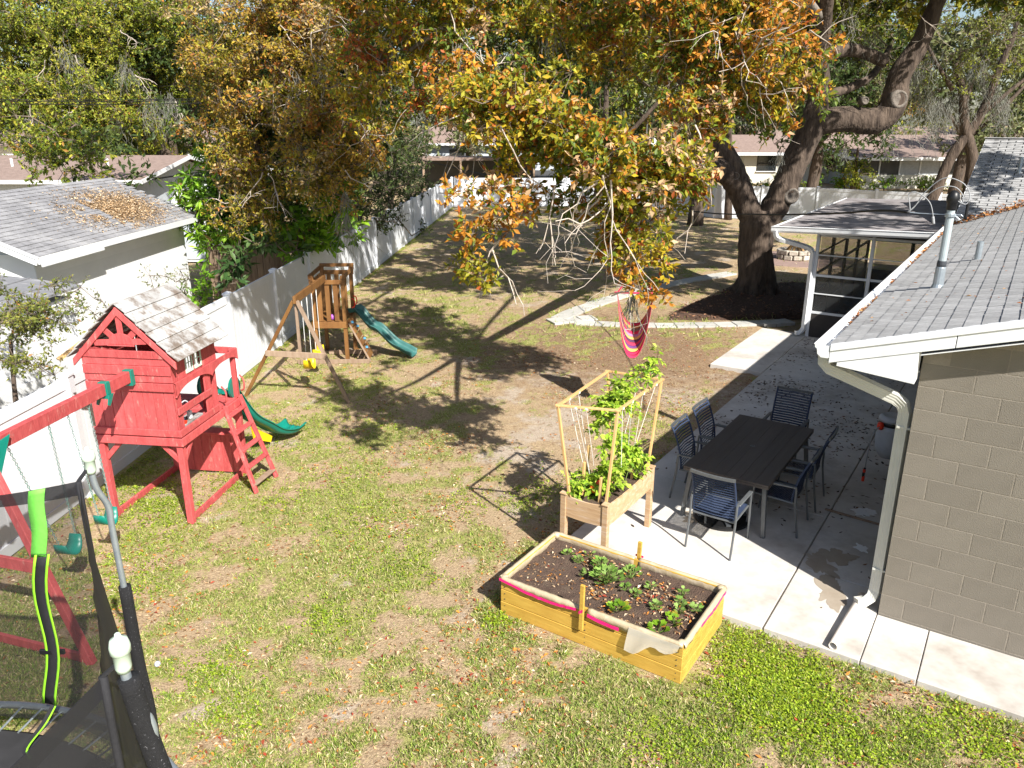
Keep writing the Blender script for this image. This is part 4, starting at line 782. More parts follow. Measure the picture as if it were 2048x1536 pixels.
for i in range(30): y = -.215 + i / 30 * .43; z = SZ + .02 * (y + .22) / .44 + .006; sc_.tube([(-.222, y, z), (0, y, z - .014), (.222, y, z)], .0060, 4, cap=False)
tag(sc_.build('seat_cords', 'rope_cord', chair), kind='stuff')
spots = [(.50, -1.80, 0, 'rope chair in full view at the sunny front end of the table'), (3.13, -1.83, math.pi, 'rope chair at the far head of the table facing the camera'),
         (1.48, -2.36, -math.pi / 2, 'rope chair on the lawn side of the table, nearer the planter'), (2.21, -2.36, -math.pi / 2, 'rope chair on the lawn side of the table, farther from the planter'),
         (1.33, -1.40, math.pi / 2, 'rope chair on the house side of the table, nearer the raised bed'), (2.10, -1.38, math.pi / 2, 'rope chair on the house side of the table, nearer the hose reel')]
for i, (u, v, a, lab) in enumerate(spots):
    c = chair if i == 0 else copy_tree(chair); c.location = W(u, v); c.rotation_euler = (0, 0, -HA + a + random.uniform(-.04, .04)); c.scale = (1.07, 1.07, 1.05); c['label'] = lab
# ------------------------------------------------------------------ hose reel on the house wall
hr = thing('hose_reel', 'grey and black wall hose reel with orange hose nozzle', 'hose reel', W(3.4, -0.50, 0.62), -HA)
MB().lathe([(.02, -.32), (.10, -.30), (.165, -.20), (.185, -.05), (.18, .10), (.165, .17)], n=24).build('housing', 'grey_plastic', hr, smooth=True)
MB().lathe([(.166, .165), (.17, .20), (.15, .235), (.12, .25)], n=24).build('collar', 'black_plastic', hr, smooth=True)
MB().lathe([(.178, .225), (.172, .27), (.13, .30), (.115, .295)], n=24).build('lid_ring', 'grey_plastic', hr, smooth=True)
MB().lathe([(.122, .285), (.06, .292), (.005, .293)], n=20).build('lid', 'black_plastic', hr)
MB().lathe([(.01, -.05), (.035, -.045), (.045, 0), (.035, .045), (.01, .05)], (-.12, -.15, .17), n=12).build('hose_guide', 'orange_plastic', hr, smooth=True)
MB().box((.32, 0, 0), (.34, .12, .2)).build('wall_bracket', 'black_plastic', hr)
MB().tube(curve([(-.12, -.17, .17), (-.17, -.28, .10), (-.19, -.36, -.10), (-.195, -.40, -.36)], 6), .009, 8).build('hose', 'cable_grey', hr, smooth=True)
hn = MB().tube([(-.195, -.40, -.36), (-.20, -.41, -.45), (-.20, -.41, -.55)], [.014, .017, .013], 10).build('nozzle', 'black_plastic', hr, smooth=True)
for z in (-.405, -.50, -.535): MB().lathe([(.0185, z - .02), (.0195, z), (.0185, z + .02)], (-.1975, -.407, 0), n=10).build('nozzle_ring', 'orange_plastic', hn)
# pipe from the downspout, loose stick on the slab
pp = thing('drain_pipe', 'pale plastic drain pipe lying on the walk below the downspout', 'pipe', W(-.83, -.245)); a = W(.16, -.18, .05) - W(-.83, -.245)
MB().tube([(0, 0, .042), a + Vector((0, 0, .005))], .037, 16, cap=False).build('pipe', 'pvc', pp, smooth=True, solid=.005)
MB().box(a * .45 + Vector((.05, .02, -.03)), (.05, .03, .012)).build('pipe_clip', 'pvc', pp)
st = MB().bar(W(1.985, -.945, .014), W(1.934, -.286, .014), .028, .022).build('loose_stick', 'weathered_wood', bev=.003); tag(st, 'thin grey wooden stick lying on the shaded slab', 'stick')

# ------------------------------------------------------------------ raised bed of yellow boards (local x = v, y = u)
BX, BY, BH = 1.90, 1.06, 0.37
bed = thing('raised_bed', 'low raised garden bed of yellow boards lined with plastic film', 'raised bed', W(-2.0, -3.15, LAWN), -HA); bh_ = (BH - LAWN) / 3
for i in range(3):
    z = bh_ * (i + .5)
    j_ = lambda: random.uniform(-.004, .004)
    MB().box((BX / 2, 0.012 + j_(), z), (BX, .026, bh_ - .006)).build('board', 'yellow_wood', bed, bev=.003); MB().box((BX / 2, BY - .012 + j_(), z), (BX, .026, bh_ - .006)).build('board', 'yellow_wood', bed, bev=.003)
    MB().box((.012 + j_(), BY / 2, z), (.026, BY - .055, bh_ - .006)).build('board', 'yellow_wood', bed, bev=.003); MB().box((BX - .012 + j_(), BY / 2, z), (.026, BY - .055, bh_ - .006)).build('board', 'yellow_wood', bed, bev=.003)
    for x in (.05, BX - .05, BX * .5):
        for dz in (-.03, .03): MB().box((x, -.002, z + dz), (.008, .006, .008)).build('screw', 'dark_metal', bed)
for x in (.07, BX - .07):
    for y in (.07, BY - .07): MB().box((x, y, (BH - LAWN) / 2 - .06), (.08, .08, BH - LAWN - .13)).build('corner_post', 'yellow_wood', bed)
T = BH - LAWN
MB().box((BX - .04, BY - .04, T * .48), (.07, .12, T * .96)).build('end_block', 'yellow_wood', bed) if False else None
# soil
ns, ms = 40, 24; rows = []
for i in range(ms):
    y = .03 + (BY - .06) * i / (ms - 1); rows.append([(.03 + (BX - .06) * k / (ns - 1), y, T - .105 + .045 * float(fbm(np.array([k * .35]), np.array([i * .4]), 4)[0]) + .02 * (1 - k / ns)) for k in range(ns)])
MB().grid(rows).build('soil', 'soil', bed, smooth=True)
# film folded over the rim, with pink tape along its hem
def rim(pts, out, drop, seed, name='liner', mt='liner_film', w_in=.024):
    rr = random.Random(seed); rows = []; N = 26
    for k in range(N + 1):
        t = k / N; p = Vector(pts[0]).lerp(Vector(pts[1]), t); o = Vector(out); d = drop(t); wv = rr.uniform(-.006, .006)
        rows.append([p - o * (w_in + .014) + Vector((0, 0, -.095)), p - o * (w_in + .004) + Vector((0, 0, -.02 + wv)), p - o * .02 + Vector((0, 0, .006 + wv * .4)), p + o * .006 + Vector((0, 0, .009 + wv * .4)), p + o * (.018 + abs(wv)) + Vector((0, 0, -.02 * min(1, d / .02))), p + o * (.012 + abs(wv) * 1.5) + Vector((0, 0, -d))])
    MB().grid(rows).build(name, mt, bed, smooth=True, solid=.003); return rows
def tape(rows, i0, i1, wd=.016, lift=.006, out=(0, 0, 0)):
    rr = [[r_[-1] + Vector(out) * lift + Vector((0, 0, wd)), r_[-1] + Vector(out) * (lift + .004) + Vector((0, 0, -wd * .6))] for r_ in rows[i0:i1]]
    MB().grid(rr).build('pink_tape', 'pink_tape', bed, solid=.002)
sagf = lambda t: .012 + (.055 * math.sin(min(1, t / .5) * math.pi * .62) if t < .5 else 0)
f1 = rim([(0, 0, T), (.90, 0, T)], (0, -1, 0), lambda t: .014 + .05 * math.sin(t * math.pi * .9), 1); tape(f1, 0, 26, out=(0, -1, 0))
f2 = rim([(.98, 0, T), (BX, 0, T)], (0, -1, 0), lambda t: .05 + .03 * math.sin(t * 5), 2); tape(f2, 0, 10, .02, out=(0, -1, 0))
rim([(0, BY, T), (0, 0, T)], (-1, 0, 0), lambda t: .03 + .02 * math.sin(t * 9), 3)
f4 = rim([(0, BY, T), (.95, BY, T)], (0, 1, 0), lambda t: .03, 4); f5 = rim([(1.0, BY, T), (BX, BY, T)], (0, 1, 0), lambda t: .04, 5); tape(f5, 2, 26, out=(0, 1, 0))
f6 = rim([(BX, 0, T), (BX, BY, T)], (1, 0, 0), lambda t: .04 + .012 * math.sin(t * 12), 6); tape(f6, 9, 26, .012, out=(1, 0, 0))
for (x, y) in ((.03, .03), (BX - .03, .03), (BX - .03, BY - .03), (.03, BY - .03)): MB().lathe([(.01, T + .014), (.028, T + .012), (.036, T), (.038, T - .04)], (x, y, 0), n=9).build('film_corner', 'liner_film', bed, smooth=True)
# loose flap of clear film hanging over the front board
fl = []
for i in range(9):
    t = i / 8; row = []
    for k in range(11):
        s = k / 10; x = 1.40 + .48 * s - .03 * t; zz = T - .005 - t * (.24 * (1 - s * .72) + .035 * math.sin(s * 9)); row.append((x, -.026 - .03 * t * (1 - s) - .012 * math.sin(s * 14 + t * 4) * t, zz))
    fl.append(row)
MB().grid(fl).build('film_flap', 'poly_film', bed, smooth=True)
for (x, y, h, lean) in ((.925, -.034, .30, .02), (.975, BY + .03, .22, .03)):
    MB().bar((x, y, T - .22 if y < 0 else T - .15), (x + lean * .3, y, T + h - .04), .042, .028, up=(0, 1, 0)).build('stake', 'yellow_wood', bed, bev=.003)
tape([[Vector((.90 + .016 * i, -.05 - .004 * (i % 2), T - .04 + .012 * i))] for i in range(4)], 0, 4, .02); tape([[Vector((.93 + .03 * i, BY + .05, T - .0))] for i in range(4)], 0, 4, .016)
def bed_w(x, y, z): return W(-2.0 + y, -3.15 + x, LAWN + z)
# ---- seedlings and strawberry plants in the bed: each its own plant
def plant(name, label, cat, loc, n, r, h, L, pal, wr=.7, group=None, stemmat='stem_green', seed=1):
    p = thing(name, label, cat, loc, 0, group); g_ = np.random.default_rng(seed)
    a = g_.random(n) * 6.283; rr = r * np.sqrt(g_.random(n)); base = np.stack([rr * np.cos(a) * .75, rr * np.sin(a) * .75, h * (.45 + .55 * g_.random(n)) * (1.1 - .5 * rr / r)], -1)
    d = np.stack([np.cos(a), np.sin(a), .25 + .5 * g_.random(n)], -1); nr = np.stack([-np.cos(a) * .35, -np.sin(a) * .35, np.ones(n)], -1) + g_.normal(0, .2, (n, 3)); Lh = L * .85 * (.7 + .6 * g_.random(n))
    ws = np.array([q[0] for q in pal]); cs = np.array([q[1] for q in pal])[g_.choice(len(pal), n, p=ws / ws.sum())] * (1 + g_.normal(0, .15, (n, 1)))
    # rounded leaves: two leaf quads side by side
    link('leaves', leaf_mesh('leaves', np.concatenate([base, base]), np.concatenate([d + np.cross(d, nr) * .28, d - np.cross(d, nr) * .28]), np.concatenate([nr, nr]), np.concatenate([Lh, Lh]), np.concatenate([Lh, Lh]) * wr, np.concatenate([cs, cs]), .12), 'veg_leaf', p)
    o0 = np.zeros((n, 3)); o0[:, :2] = base[:, :2] * .15; link('stems', prisms('stems', o0, base, np.full(n, .003), np.full(n, .002)), stemmat, p); return p
YG = [(3, (0.22, 0.36, 0.07)), (2, (0.30, 0.44, 0.12)), (1, (0.15, 0.27, 0.05))]; SB = [(3, (0.20, 0.36, 0.02)), (2, (0.13, 0.26, 0.02)), (1, (0.36, 0.34, 0.04)), (.5, (0.5, 0.2, 0.05))]
big = [(.86, .60, 54, .17, .15, .075, 'largest leafy seedling clump in the middle of the raised bed'), (.72, .76, 26, .12, .12, .065, 'leafy seedling just behind the largest clump in the raised bed'), (1.03, .80, 20, .10, .12, .065, 'leafy seedling right of the largest clump, near the back stake')]
for i, (x, y, n_, r, h, L, lab) in enumerate(big): plant('seedling', lab, 'seedling', bed_w(x, y, T - .075), n_, r, h, L, YG, group='vegetable seedlings in the raised bed', seed=i + 1)
sm = [(.30, .80, 'pale seedling in the far left corner of the raised bed'), (.50, .92, 'small seedling second from the far left corner of the raised bed'), (.46, .74, 'small seedling left of the largest clump, nearer the left end'), (.62, .55, 'tiny seedling on the bare soil left of the front stake'), (1.28, .72, 'seedling behind the middle of the right half of the raised bed'), (1.20, .52, 'small seedling between the largest clump and the strawberries'), (1.58, .80, 'seedling at the back right of the raised bed'), (1.62, .62, 'taller seedling near the right end of the raised bed'), (1.66, .50, 'seedling in front of the taller one near the right end'), (1.45, .44, 'seedling beside the right-hand pair, nearer the front'), (1.78, .62, 'thin seedling against the right end board'), (1.08, .56, 'tiny seedling just right of the largest clump')]
for i, (x, y, lab) in enumerate(sm): plant('seedling', lab, 'seedling', bed_w(x, y, T - .08), random.randint(7, 14), .055, .085, .052, YG, group='vegetable seedlings in the raised bed', seed=20 + i)
for i, (x, y, n_, lab) in enumerate(((1.17, .22, 22, 'round-leaved strawberry plant nearest the front stake'), (1.68, .34, 14, 'yellowish strawberry plant near the right end of the bed'), (1.60, .14, 16, 'strawberry plant in the front right corner of the bed'))): plant('strawberry_plant', lab, 'strawberry plant', bed_w(x, y, T - .085), n_, .10, .09, .062, SB, wr=.95, group='strawberry plants in the raised bed', seed=50 + i)
k = 2600; x = rng.uniform(.08, BX - .1, k); y = rng.uniform(.08, BY - .08, k); ok = rng.random(k) < np.clip((fbm(x * 3, y * 3, 3) - .35) * 2.5, .08, 1) * (1.15 - x * .35); x, y = x[ok], y[ok]
ax = HC.x + HU.x * (-2.0 + y) + HV.x * (-3.15 + x); ay = HC.y + HU.y * (-2.0 + y) + HV.y * (-3.15 + x); make_litter('bed_leaves', ax, ay, LAWN + T - .072, .022, .055, LIT, 'tan dry leaves strewn on the dark soil of the raised bed', .3)

# ------------------------------------------------------------------ elevated planter with string frame (local x = v, y = u)
PLW, PLD, PZ = 0.57, 1.21, 0.79
pl = thing('elevated_planter', 'elevated cedar planter box with a pine frame strung for tomatoes', 'planter', W(-.81, -3.17), -HA)
for (x, y) in ((.03, .03), (PLW - .03, .03), (.03, PLD - .03), (PLW - .03, PLD - .03)):
    MB().span((x - .033, y - .033, (LAWN if x < .1 else 0)), (x + .033, y + .033, PZ - .012)).build('leg', 'cedar', pl, bev=.004); MB().box((x, y, PZ - .004), (.082, .082, .016)).build('leg_cap', 'cedar', pl, bev=.003)
bz0, bz1 = .52, .765
def sagb(p, q, nrm):
    rows = []; p = Vector(p); q = Vector(q); nrm = Vector(nrm)
    for off in (0, .022):
        for z in (bz0, bz1): rows.append([p.lerp(q, i / 8) + nrm * off + Vector((0, 0, z - (.02 * math.sin(math.pi * i / 8) if z == bz1 else .02 * math.sin(math.pi * i / 8) * .5))) for i in range(9)])
    m_ = MB(); m_.grid([rows[0], rows[1]]); m_.grid([rows[2], rows[3]]); m_.grid([rows[1], rows[3]]); m_.grid([rows[0], rows[2]]); return m_
sagb((.063, .01, 0), (PLW - .063, .01, 0), (0, 1, 0)).build('board', 'cedar', pl); sagb((.063, PLD - .03, 0), (PLW - .063, PLD - .03, 0), (0, 1, 0)).build('board', 'cedar', pl)
sagb((.01, .063, 0), (.01, PLD - .063, 0), (1, 0, 0)).build('board', 'cedar', pl); sagb((PLW - .03, .063, 0), (PLW - .03, PLD - .063, 0), (1, 0, 0)).build('board', 'cedar', pl)
rows = [[(.03 + (PLW - .06) * k / 11, .03 + (PLD - .06) * i / 19, .70 + .05 * float(fbm(np.array([k * .6]), np.array([i * .5]), 3)[0])) for k in range(12)] for i in range(20)]
MB().grid(rows).build('soil', 'soil', pl, smooth=True); MB().span((.04, .04, .53), (PLW - .04, PLD - .04, .55)).build('bottom', 'cedar', pl)
FT = [(-.06, -.02, 1.755), (PLW - .06, .19, 1.76), (PLW - .09, 1.45, 1.765), (-.16, 1.35, 1.77)]
FT = [(-.055, .0, 1.77), (.53, .22, 1.765), (.50, 1.42, 1.77), (-.15, 1.33, 1.78)]
FB = [(.09, .05, .70), (PLW - .06, .07, .70), (PLW - .055, PLD - .10, .70), (.06, PLD - .1, .70)]
for a, b_ in zip(FT, FB): MB().bar(b_, a, .026, .030, up=(0, 1, 0)).build('frame_pole', 'pine', pl, bev=.002)
for i in range(4):
    a = Vector(FT[i]); b_ = Vector(FT[(i + 1) % 4]); d = (b_ - a).normalized() * .03; z = Vector((0, 0, .016 + (.0 if i % 2 else .004))); MB().bar(a - d + z, b_ + d + z, .034, .020).build('frame_rail', 'pine', pl, bev=.002)
for (e, t, tx, ty, tz) in ((0, .30, .22, .25, .95), (0, .48, .26, .28, 1.0), (3, .80, .15, .25, 1.0), (3, .62, .20, .28, .95), (1, .10, .50, .45, .86), (1, .30, .40, .80, .9), (1, .55, .42, .9, .95), (1, .85, .43, .85, 1.0), (2, .4, .3, .9, 1.2)):
    a = Vector(FT[e]).lerp(Vector(FT[(e + 1) % 4]), t); so_ = MB().tube([a, Vector((tx, ty, tz))], .0028, 4).build('string', 'string', pl); MB().lathe([(.022, -.012), (.024, 0), (.022, .012)], a + Vector((0, 0, .01)), n=6).build('knot', 'string', so_)
for (x, y, h) in ((.16, .20, .42), (.40, .14, .32), (.30, .62, .40), (.44, .86, .38), (.12, .36, .55)): MB().bar((x, y, .66), (x + .012, y, .70 + h), .038, .022).build('stake', 'pine', pl, bev=.002)
TP = [(3, (0.28, 0.44, 0.035)), (3, (0.40, 0.55, 0.055)), (1.8, (0.50, 0.60, 0.10)), (1.2, (0.14, 0.27, 0.03))]
def vine(label, loc, path_, n, spread, toms, seed, L=.078, lo=3):
    """tomato vine: stem along path_, compound leaves spread round it, fruit"""
    n = int(n * 1.4); p = thing('tomato_plant', label, 'tomato plant', loc, -HA); g_ = np.random.default_rng(seed); C_ = curve(path_, 8); MB().tube(C_, [.006 - .003 * i / len(C_) for i in range(len(C_))], 5).build('stem', 'stem_green', p)
    A = np.array([tuple(q) for q in C_]); ii = g_.integers(lo, len(A), n); d0 = g_.normal(size=(n, 3)); d0[:, 2] = d0[:, 2] * .5 + .1; d0 /= np.linalg.norm(d0, axis=1, keepdims=True); tip = A[ii] + d0 * spread * (.4 + .8 * g_.random((n, 1))); tip[:, 2] -= .03
    link('leaf_stalks', prisms('leaf_stalks', A[ii], tip, np.full(n, .0025), np.full(n, .0012)), 'stem_green', p); pos = []; dr = []; nr = []
    for t, o in ((1.0, 0), (.82, 1), (.82, -1), (.6, 1), (.6, -1), (.4, 1), (.4, -1)):
        q = A[ii] + (tip - A[ii]) * t; sdv = np.cross(d0, [0, 0, 1.]); sdv /= np.linalg.norm(sdv, axis=1, keepdims=True) + 1e-6; pos.append(q); dr.append(d0 * (.6 if o else 1) + sdv * o * .9 + g_.normal(0, .25, (n, 3)) + np.array([0, 0, -.25])); nr.append(np.array([0, 0, 1.]) + g_.normal(0, .35, (n, 3)))
    pos = np.concatenate(pos); dr = np.concatenate(dr); nr = np.concatenate(nr); Lh = L * (.6 + .7 * g_.random(len(pos))); link('leaves', leaf_mesh('leaves', pos, dr, nr, Lh, Lh * .55, pick(TP, len(pos), .18), .15, .15), 'veg_leaf', p)
    for (x, y, z, r_, mt) in toms: MB().lathe([(r_ * math.sin(a), r_ * .9 * math.cos(a)) for a in [math.pi * q / 7 + .01 for q in range(8)]], (x, y, z), n=9).build('tomato', mt, p, smooth=True)
    return p
GT = lambda n, x, y, z, s: [(x + random.gauss(0, s), y + random.gauss(0, s), z + random.gauss(0, s * .8), random.uniform(.012, .02), 'tomato_green') for _ in range(n)]
pz = .72
vine('tall tomato vine climbing past the top of the planter frame', W(-.81 + .62, -3.17 + .28, pz), [(0, 0, 0), (.0, .03, .4), (-.06, .10, .8), (-.05, .25, 1.05), (.05, .42, 1.15), (.13, .62, 1.22), (.16, .80, 1.34)], 58, .18, GT(14, -.06, .18, 1.02, .08), 1, lo=9)
vine('bushy tomato vine with green fruit inside the top of the frame', W(-.81 + .45, -3.17 + .22, pz), [(0, 0, 0), (.03, .05, .4), (.02, .02, .75), (-.02, .12, .95), (.08, .25, 1.02), (.2, .35, 1.0)], 62, .17, GT(10, .0, .1, .95, .09), 2, lo=10)
vine('low tomato plant with orange fruit at the front of the planter', W(-.81 + .30, -3.17 + .28, pz), [(0, 0, 0), (.03, .05, .15), (.07, .10, .26), (.15, .18, .34)], 66, .23, [(.0, -.10, .13, .03, 'tomato_orange'), (.05, -.06, .18, .028, 'tomato_red'), (.03, -.12, .10, .026, 'tomato_orange')], 3)
vine('tomato plant with one orange fruit in the right half of the planter', W(-.81 + .78, -3.17 + .40, pz), [(0, 0, 0), (.02, .05, .2), (.0, .08, .36), (-.05, .02, .46)], 50, .20, [(-.03, -.05, .42, .03, 'tomato_orange')], 4)
vine('small leafy tomato plant beside the stake at the left corner of the planter', W(-.81 + .14, -3.17 + .12, pz), [(0, 0, 0), (-.02, .02, .1), (-.03, .04, .18), (.02, .08, .24)], 36, .14, [], 5, .055)
fp = thing('purple_flower', 'single small purple flower at the near left corner of the planter', 'flower', W(-.81 + .06, -3.17 + .05, pz)); MB().lathe([(.003, .10), (.022, .125), (.026, .13)], n=8).build('petals', 'purple_petal', fp); MB().tube([(0, 0, 0), (0, 0, .11)], .002, 4).build('stem', 'stem_green', fp)

# ------------------------------------------------------------------ hanging hammock chair
hb = AT(1271, 586, 12.4); ham = thing('hammock_chair', 'striped pink and yellow cloth hammock chair hanging from a branch', 'hammock', (hb.x, hb.y, 0), -.15)
topz = hb.z; half = .29
STR = [(0.60, 0.03, 0.10), (0.55, 0.025, 0.09), (0.62, 0.45, 0.12), (0.16, 0.05, 0.20), (0.56, 0.04, 0.10), (0.10, 0.04, 0.09), (0.62, 0.40, 0.13), (0.40, 0.20, 0.36), (0.60, 0.03, 0.10), (0.20, 0.12, 0.10), (0.58, 0.30, 0.08), (0.55, 0.03, 0.09)]
for i, c_ in enumerate(STR): mat('stripe_%d' % i, c_, tuple(x * .85 for x in c_), rough=.85, scale=20, bump=.1)
ns_ = len(STR); N = 28
lo_ = topz - 1.0
def hp(s, t):     # s 0..1 across the stripes (front to back), t -1..1 along the sling
    wdt = .08 + .34 * (1 - abs(t) ** 2.2); z = lo_ + (1.0 - .02) * abs(t) ** 1.9 + .42 * s * (1 - abs(t) ** 1.6)
    return Vector((half * math.copysign(abs(t) ** .75, t), (s - .5) * wdt * 1.7 + .02 * math.sin(t * 6 + s * 5), z))
for i in range(ns_):
    MB().grid([[hp((i + q * .985) / ns_, -1 + 2 * k / N) for k in range(N + 1)] for q in (0, 1)]).build('cloth_stripe', 'stripe_%d' % i, ham, smooth=True, solid=.004)
MB().tube([(-half - .05, 0, topz), (half + .05, 0, topz)], .016, 8).build('spreader_bar', 'stripe_0', ham)
for s in (-1, 1): MB().tube(curve([(s * half, 0, topz), (s * half * .5, 0, topz + .22), (0, 0, topz + .5)], 4), .012, 6).build('rope', 'stripe_0', ham)
MB().tube([(0, 0, topz + .5), (.05, .2, topz + 2.6)], .010, 6).build('hanging_rope', 'string', ham)

# ------------------------------------------------------------------ fire pit on its round paver pad
pad = MB().lathe([(.0, LAWN + .01), (1.75, LAWN + .012), (1.8, LAWN - .03)], (10.3, 28.0, 0), n=40, cap=False).build('fire_pit_pad', 'red_paver'); tag(pad, kind='structure')
pit = thing('fire_pit', 'round fire pit of rough pale stone blocks with split logs', 'fire pit', (10.25, 28.1, LAWN + .01))
for k in range(2):
    for i in range(11):
        a = (i + k * .5) * 2 * math.pi / 11; M = Matrix.Rotation(a, 3, 'Z'); r_ = .52
        MB().box((r_ * math.cos(a), r_ * math.sin(a), .09 + k * .17), (.20, .285, .16 + random.uniform(-.01, .01)), M).build('stone', 'fire_stone', pit, bev=.018)
MB().lathe([(.02, .18), (.40, .2)], n=20).build('ash_bed', 'soil', pit)
for i in range(9):
    a = i * .7; MB().tube([(.34 * math.cos(a), .34 * math.sin(a), .22), (.05 * math.cos(a), .05 * math.sin(a), .60 + random.uniform(-.05, .05))], .045, 6).build('log', 'firewood', pit)
tag(MB().lathe([(.002, -.028), (.018, -.022), (.028, 0), (.018, .022), (.002, .028)], G(315, 1328, LAWN + .03), n=10).build('small_ball', 'lilac_ball', smooth=True), 'tiny pale lilac ball lying on the lawn near the trampoline', 'ball')
# ------------------------------------------------------------------ red playhouse with swing beam
RA = R(-7.5); ph = thing('red_playhouse', 'red raised playhouse with whitewashed plank roof, ladder and swing beam', 'playhouse', (-3.90, 8.43, LAWN), RA)
# local: x right along the front (0 at the right front leg), y to the back, front face at y = 0
PWd, FZ = 1.06, 1.00 - LAWN; D1, D2 = 1.0, 1.50; EZ2 = 2.10 - LAWN; AZ = 2.70 - LAWN
def rb(name, p, q, wd, h, up=(0, 0, 1), mt='red_paint', par=None, bev=.004): return MB().bar(p, q, wd, h, up).build(name, mt, par or ph, bev=bev)
for (x, y) in ((-PWd + .03, .03), (-.03, .03), (-.03, D2 - .03), (-PWd + .03, D2 - .03)): MB().span((x - .038, y - .038, 0), (x + .038, y + .038, FZ)).build('leg', 'red_paint', ph, bev=.004)
for y in (.03, D2 - .03):
    for s, x in ((1, -PWd + .07), (-1, -.07)): rb('brace', (x - s * .01, y, FZ - .22), (x + s * .21, y, FZ + .01), .06, .03, up=(0, 1, 0))
rb('brace', (-.02, .06, FZ - .22), (-.02, .28, FZ + .01), .06, .03, up=(1, 0, 0))
rb('ground_rail', (-.03, .07, .05), (-.03, D2 - .06, .05), .03, .09); rb('ground_rail', (-PWd + .03, .07, .05), (-PWd + .03, D2 - .06, .05), .03, .09)
# floor band, deck boards
for z in (FZ + .045, FZ + .155):
    rb('front_band', (-PWd - .02, -.018, z), (.02, -.018, z), .028, .10 if z < FZ + .1 else .085)
rb('side_band', (.024, -.03, FZ + .045), (.024, D2 + .0, FZ + .045), .028, .10); rb('side_band', (.024, -.03, FZ + .155), (.024, D1 - .1, FZ + .155), .024, .085); rb('side_band', (-PWd - .024, 0, FZ + .045), (-PWd - .024, D2, FZ + .045), .028, .10)
for i in range(11): MB().span((-PWd + .01, i * .1365, FZ + .07), (-.0, i * .1365 + .13, FZ + .10)).build('deck_board', 'red_paint', ph, bev=.003)
# front wall: planks side by side, then cladding boards
nb = 8
for i in range(nb): MB().span((-PWd + i * PWd / nb + .0025, .0, FZ + .10), (-PWd + (i + 1) * PWd / nb - .0025, .018, FZ + .80)).build('wall_plank', 'red_paint', ph, bev=.002)
for z, h, y in ((FZ + .72, .10, -.016), (FZ + .82, .085, -.004), (FZ + .92, .11, -.018), (FZ + 1.02, .085, -.006), (FZ + 1.11, .09, -.02)):
    rb('cladding', (-PWd - .012, y, z), (.012, y, z), .024, h)
# side walls and back wall
for i in range(3): MB().span((-.02, .02 + i * .30, FZ + .10), (-.002, .02 + (i + 1) * .30 - .004, FZ + 1.1)).build('side_plank', 'red_paint', ph) if i in (9,) else None
MB().span((-.02, .0, FZ + .10), (.0, .13, FZ + 1.14)).build('side_post', 'red_paint', ph, bev=.003); MB().span((-.02, .68, FZ + .10), (.0, .82, FZ + 1.14)).build('side_post', 'red_paint', ph, bev=.003)
MB().span((-.02, .131, FZ + .76), (.0, .30, FZ + 1.14)).build('side_plank', 'red_paint', ph); MB().span((-.02, .80 - .15, FZ + .76), (-.001, D1 + .02, FZ + 1.14)).build('side_plank', 'red_paint', ph)
MB().span((-.02, .30, FZ + .72), (-.001, .66, FZ + .80)).build('side_plank', 'red_paint', ph); MB().span((-.02, .30, FZ + 1.03), (-.001, .66, FZ + 1.14)).build('side_plank', 'red_paint', ph); MB().span((-.02, .455, FZ + .80), (-.001, .505, FZ + 1.03)).build('side_plank', 'red_paint', ph)
for y in (.38, .58):
    wo = MB()
    for a, b_ in (((-.01, y - .075, FZ + .96), (-.01, y + .075, FZ + .96)),): wo.span((-.004, y - .078, FZ + .80), (.012, y - .062, FZ + 1.03)); wo.span((-.004, y + .062, FZ + .80), (.012, y + .078, FZ + 1.03)); wo.span((-.004, y - .062, FZ + .80), (.012, y + .062, FZ + .818)); wo.span((-.004, y - .062, FZ + 1.012), (.012, y + .062, FZ + 1.03))
    wo.span((-.002, y - .006, FZ + .818), (.006, y + .006, FZ + 1.012)); wo.span((-.003, y - .062, FZ + .91), (.005, y + .062, FZ + .92)); wo.build('window_frame', 'mint_plastic', ph)
# arched boards and rails down the right side
def arch(x, ya, yb, z0_, z1_, name='arch_board'):
    N = 14; top = []; bot = []
    for k in range(N + 1):
        y = lerp(ya, yb, k / N); top.append((x, y, z1_)); c_ = abs(2 * k / N - 1); bot.append((x, y, z1_ - .07 - (z1_ - .07 - z0_) * (0 if c_ < .001 else c_ ** 3)))
    m_ = MB(); m_.grid([top, bot]); m_.grid([[(p[0] + .022, p[1], p[2]) for p in top], [(p[0] + .022, p[1], p[2]) for p in bot]]); m_.grid([top, [(p[0] + .022, p[1], p[2]) for p in top]]); m_.grid([bot, [(p[0] + .022, p[1], p[2]) for p in bot]]); return m_.build(name, 'red_paint', ph)
arch(.012, .0, .84, FZ + .60, FZ + .77); arch(.012, .84, D2 + .02, FZ + .62, FZ + .77)
rb('side_rail', (.02, .0, FZ + .42), (.02, .80, FZ + .42), .024, .085); rb('top_rail', (-PWd + .03, D2, FZ + .74), (.03, D2, FZ + .74), .028, .09)
MB().span((-.05, D2 - .06, FZ + .1), (.01, D2 + .0, FZ + .78)).build('deck_post', 'red_paint', ph, bev=.004); MB().span((-PWd, D2 - .06, FZ + .1), (-PWd + .06, D2, FZ + .78)).build('deck_post', 'red_paint', ph, bev=.004)
for i in range(5): MB().span((-PWd, .02 + i * .19, FZ + .10), (-PWd + .018, .02 + i * .19 + .186, FZ + 1.14)).build('side_plank', 'red_paint', ph)
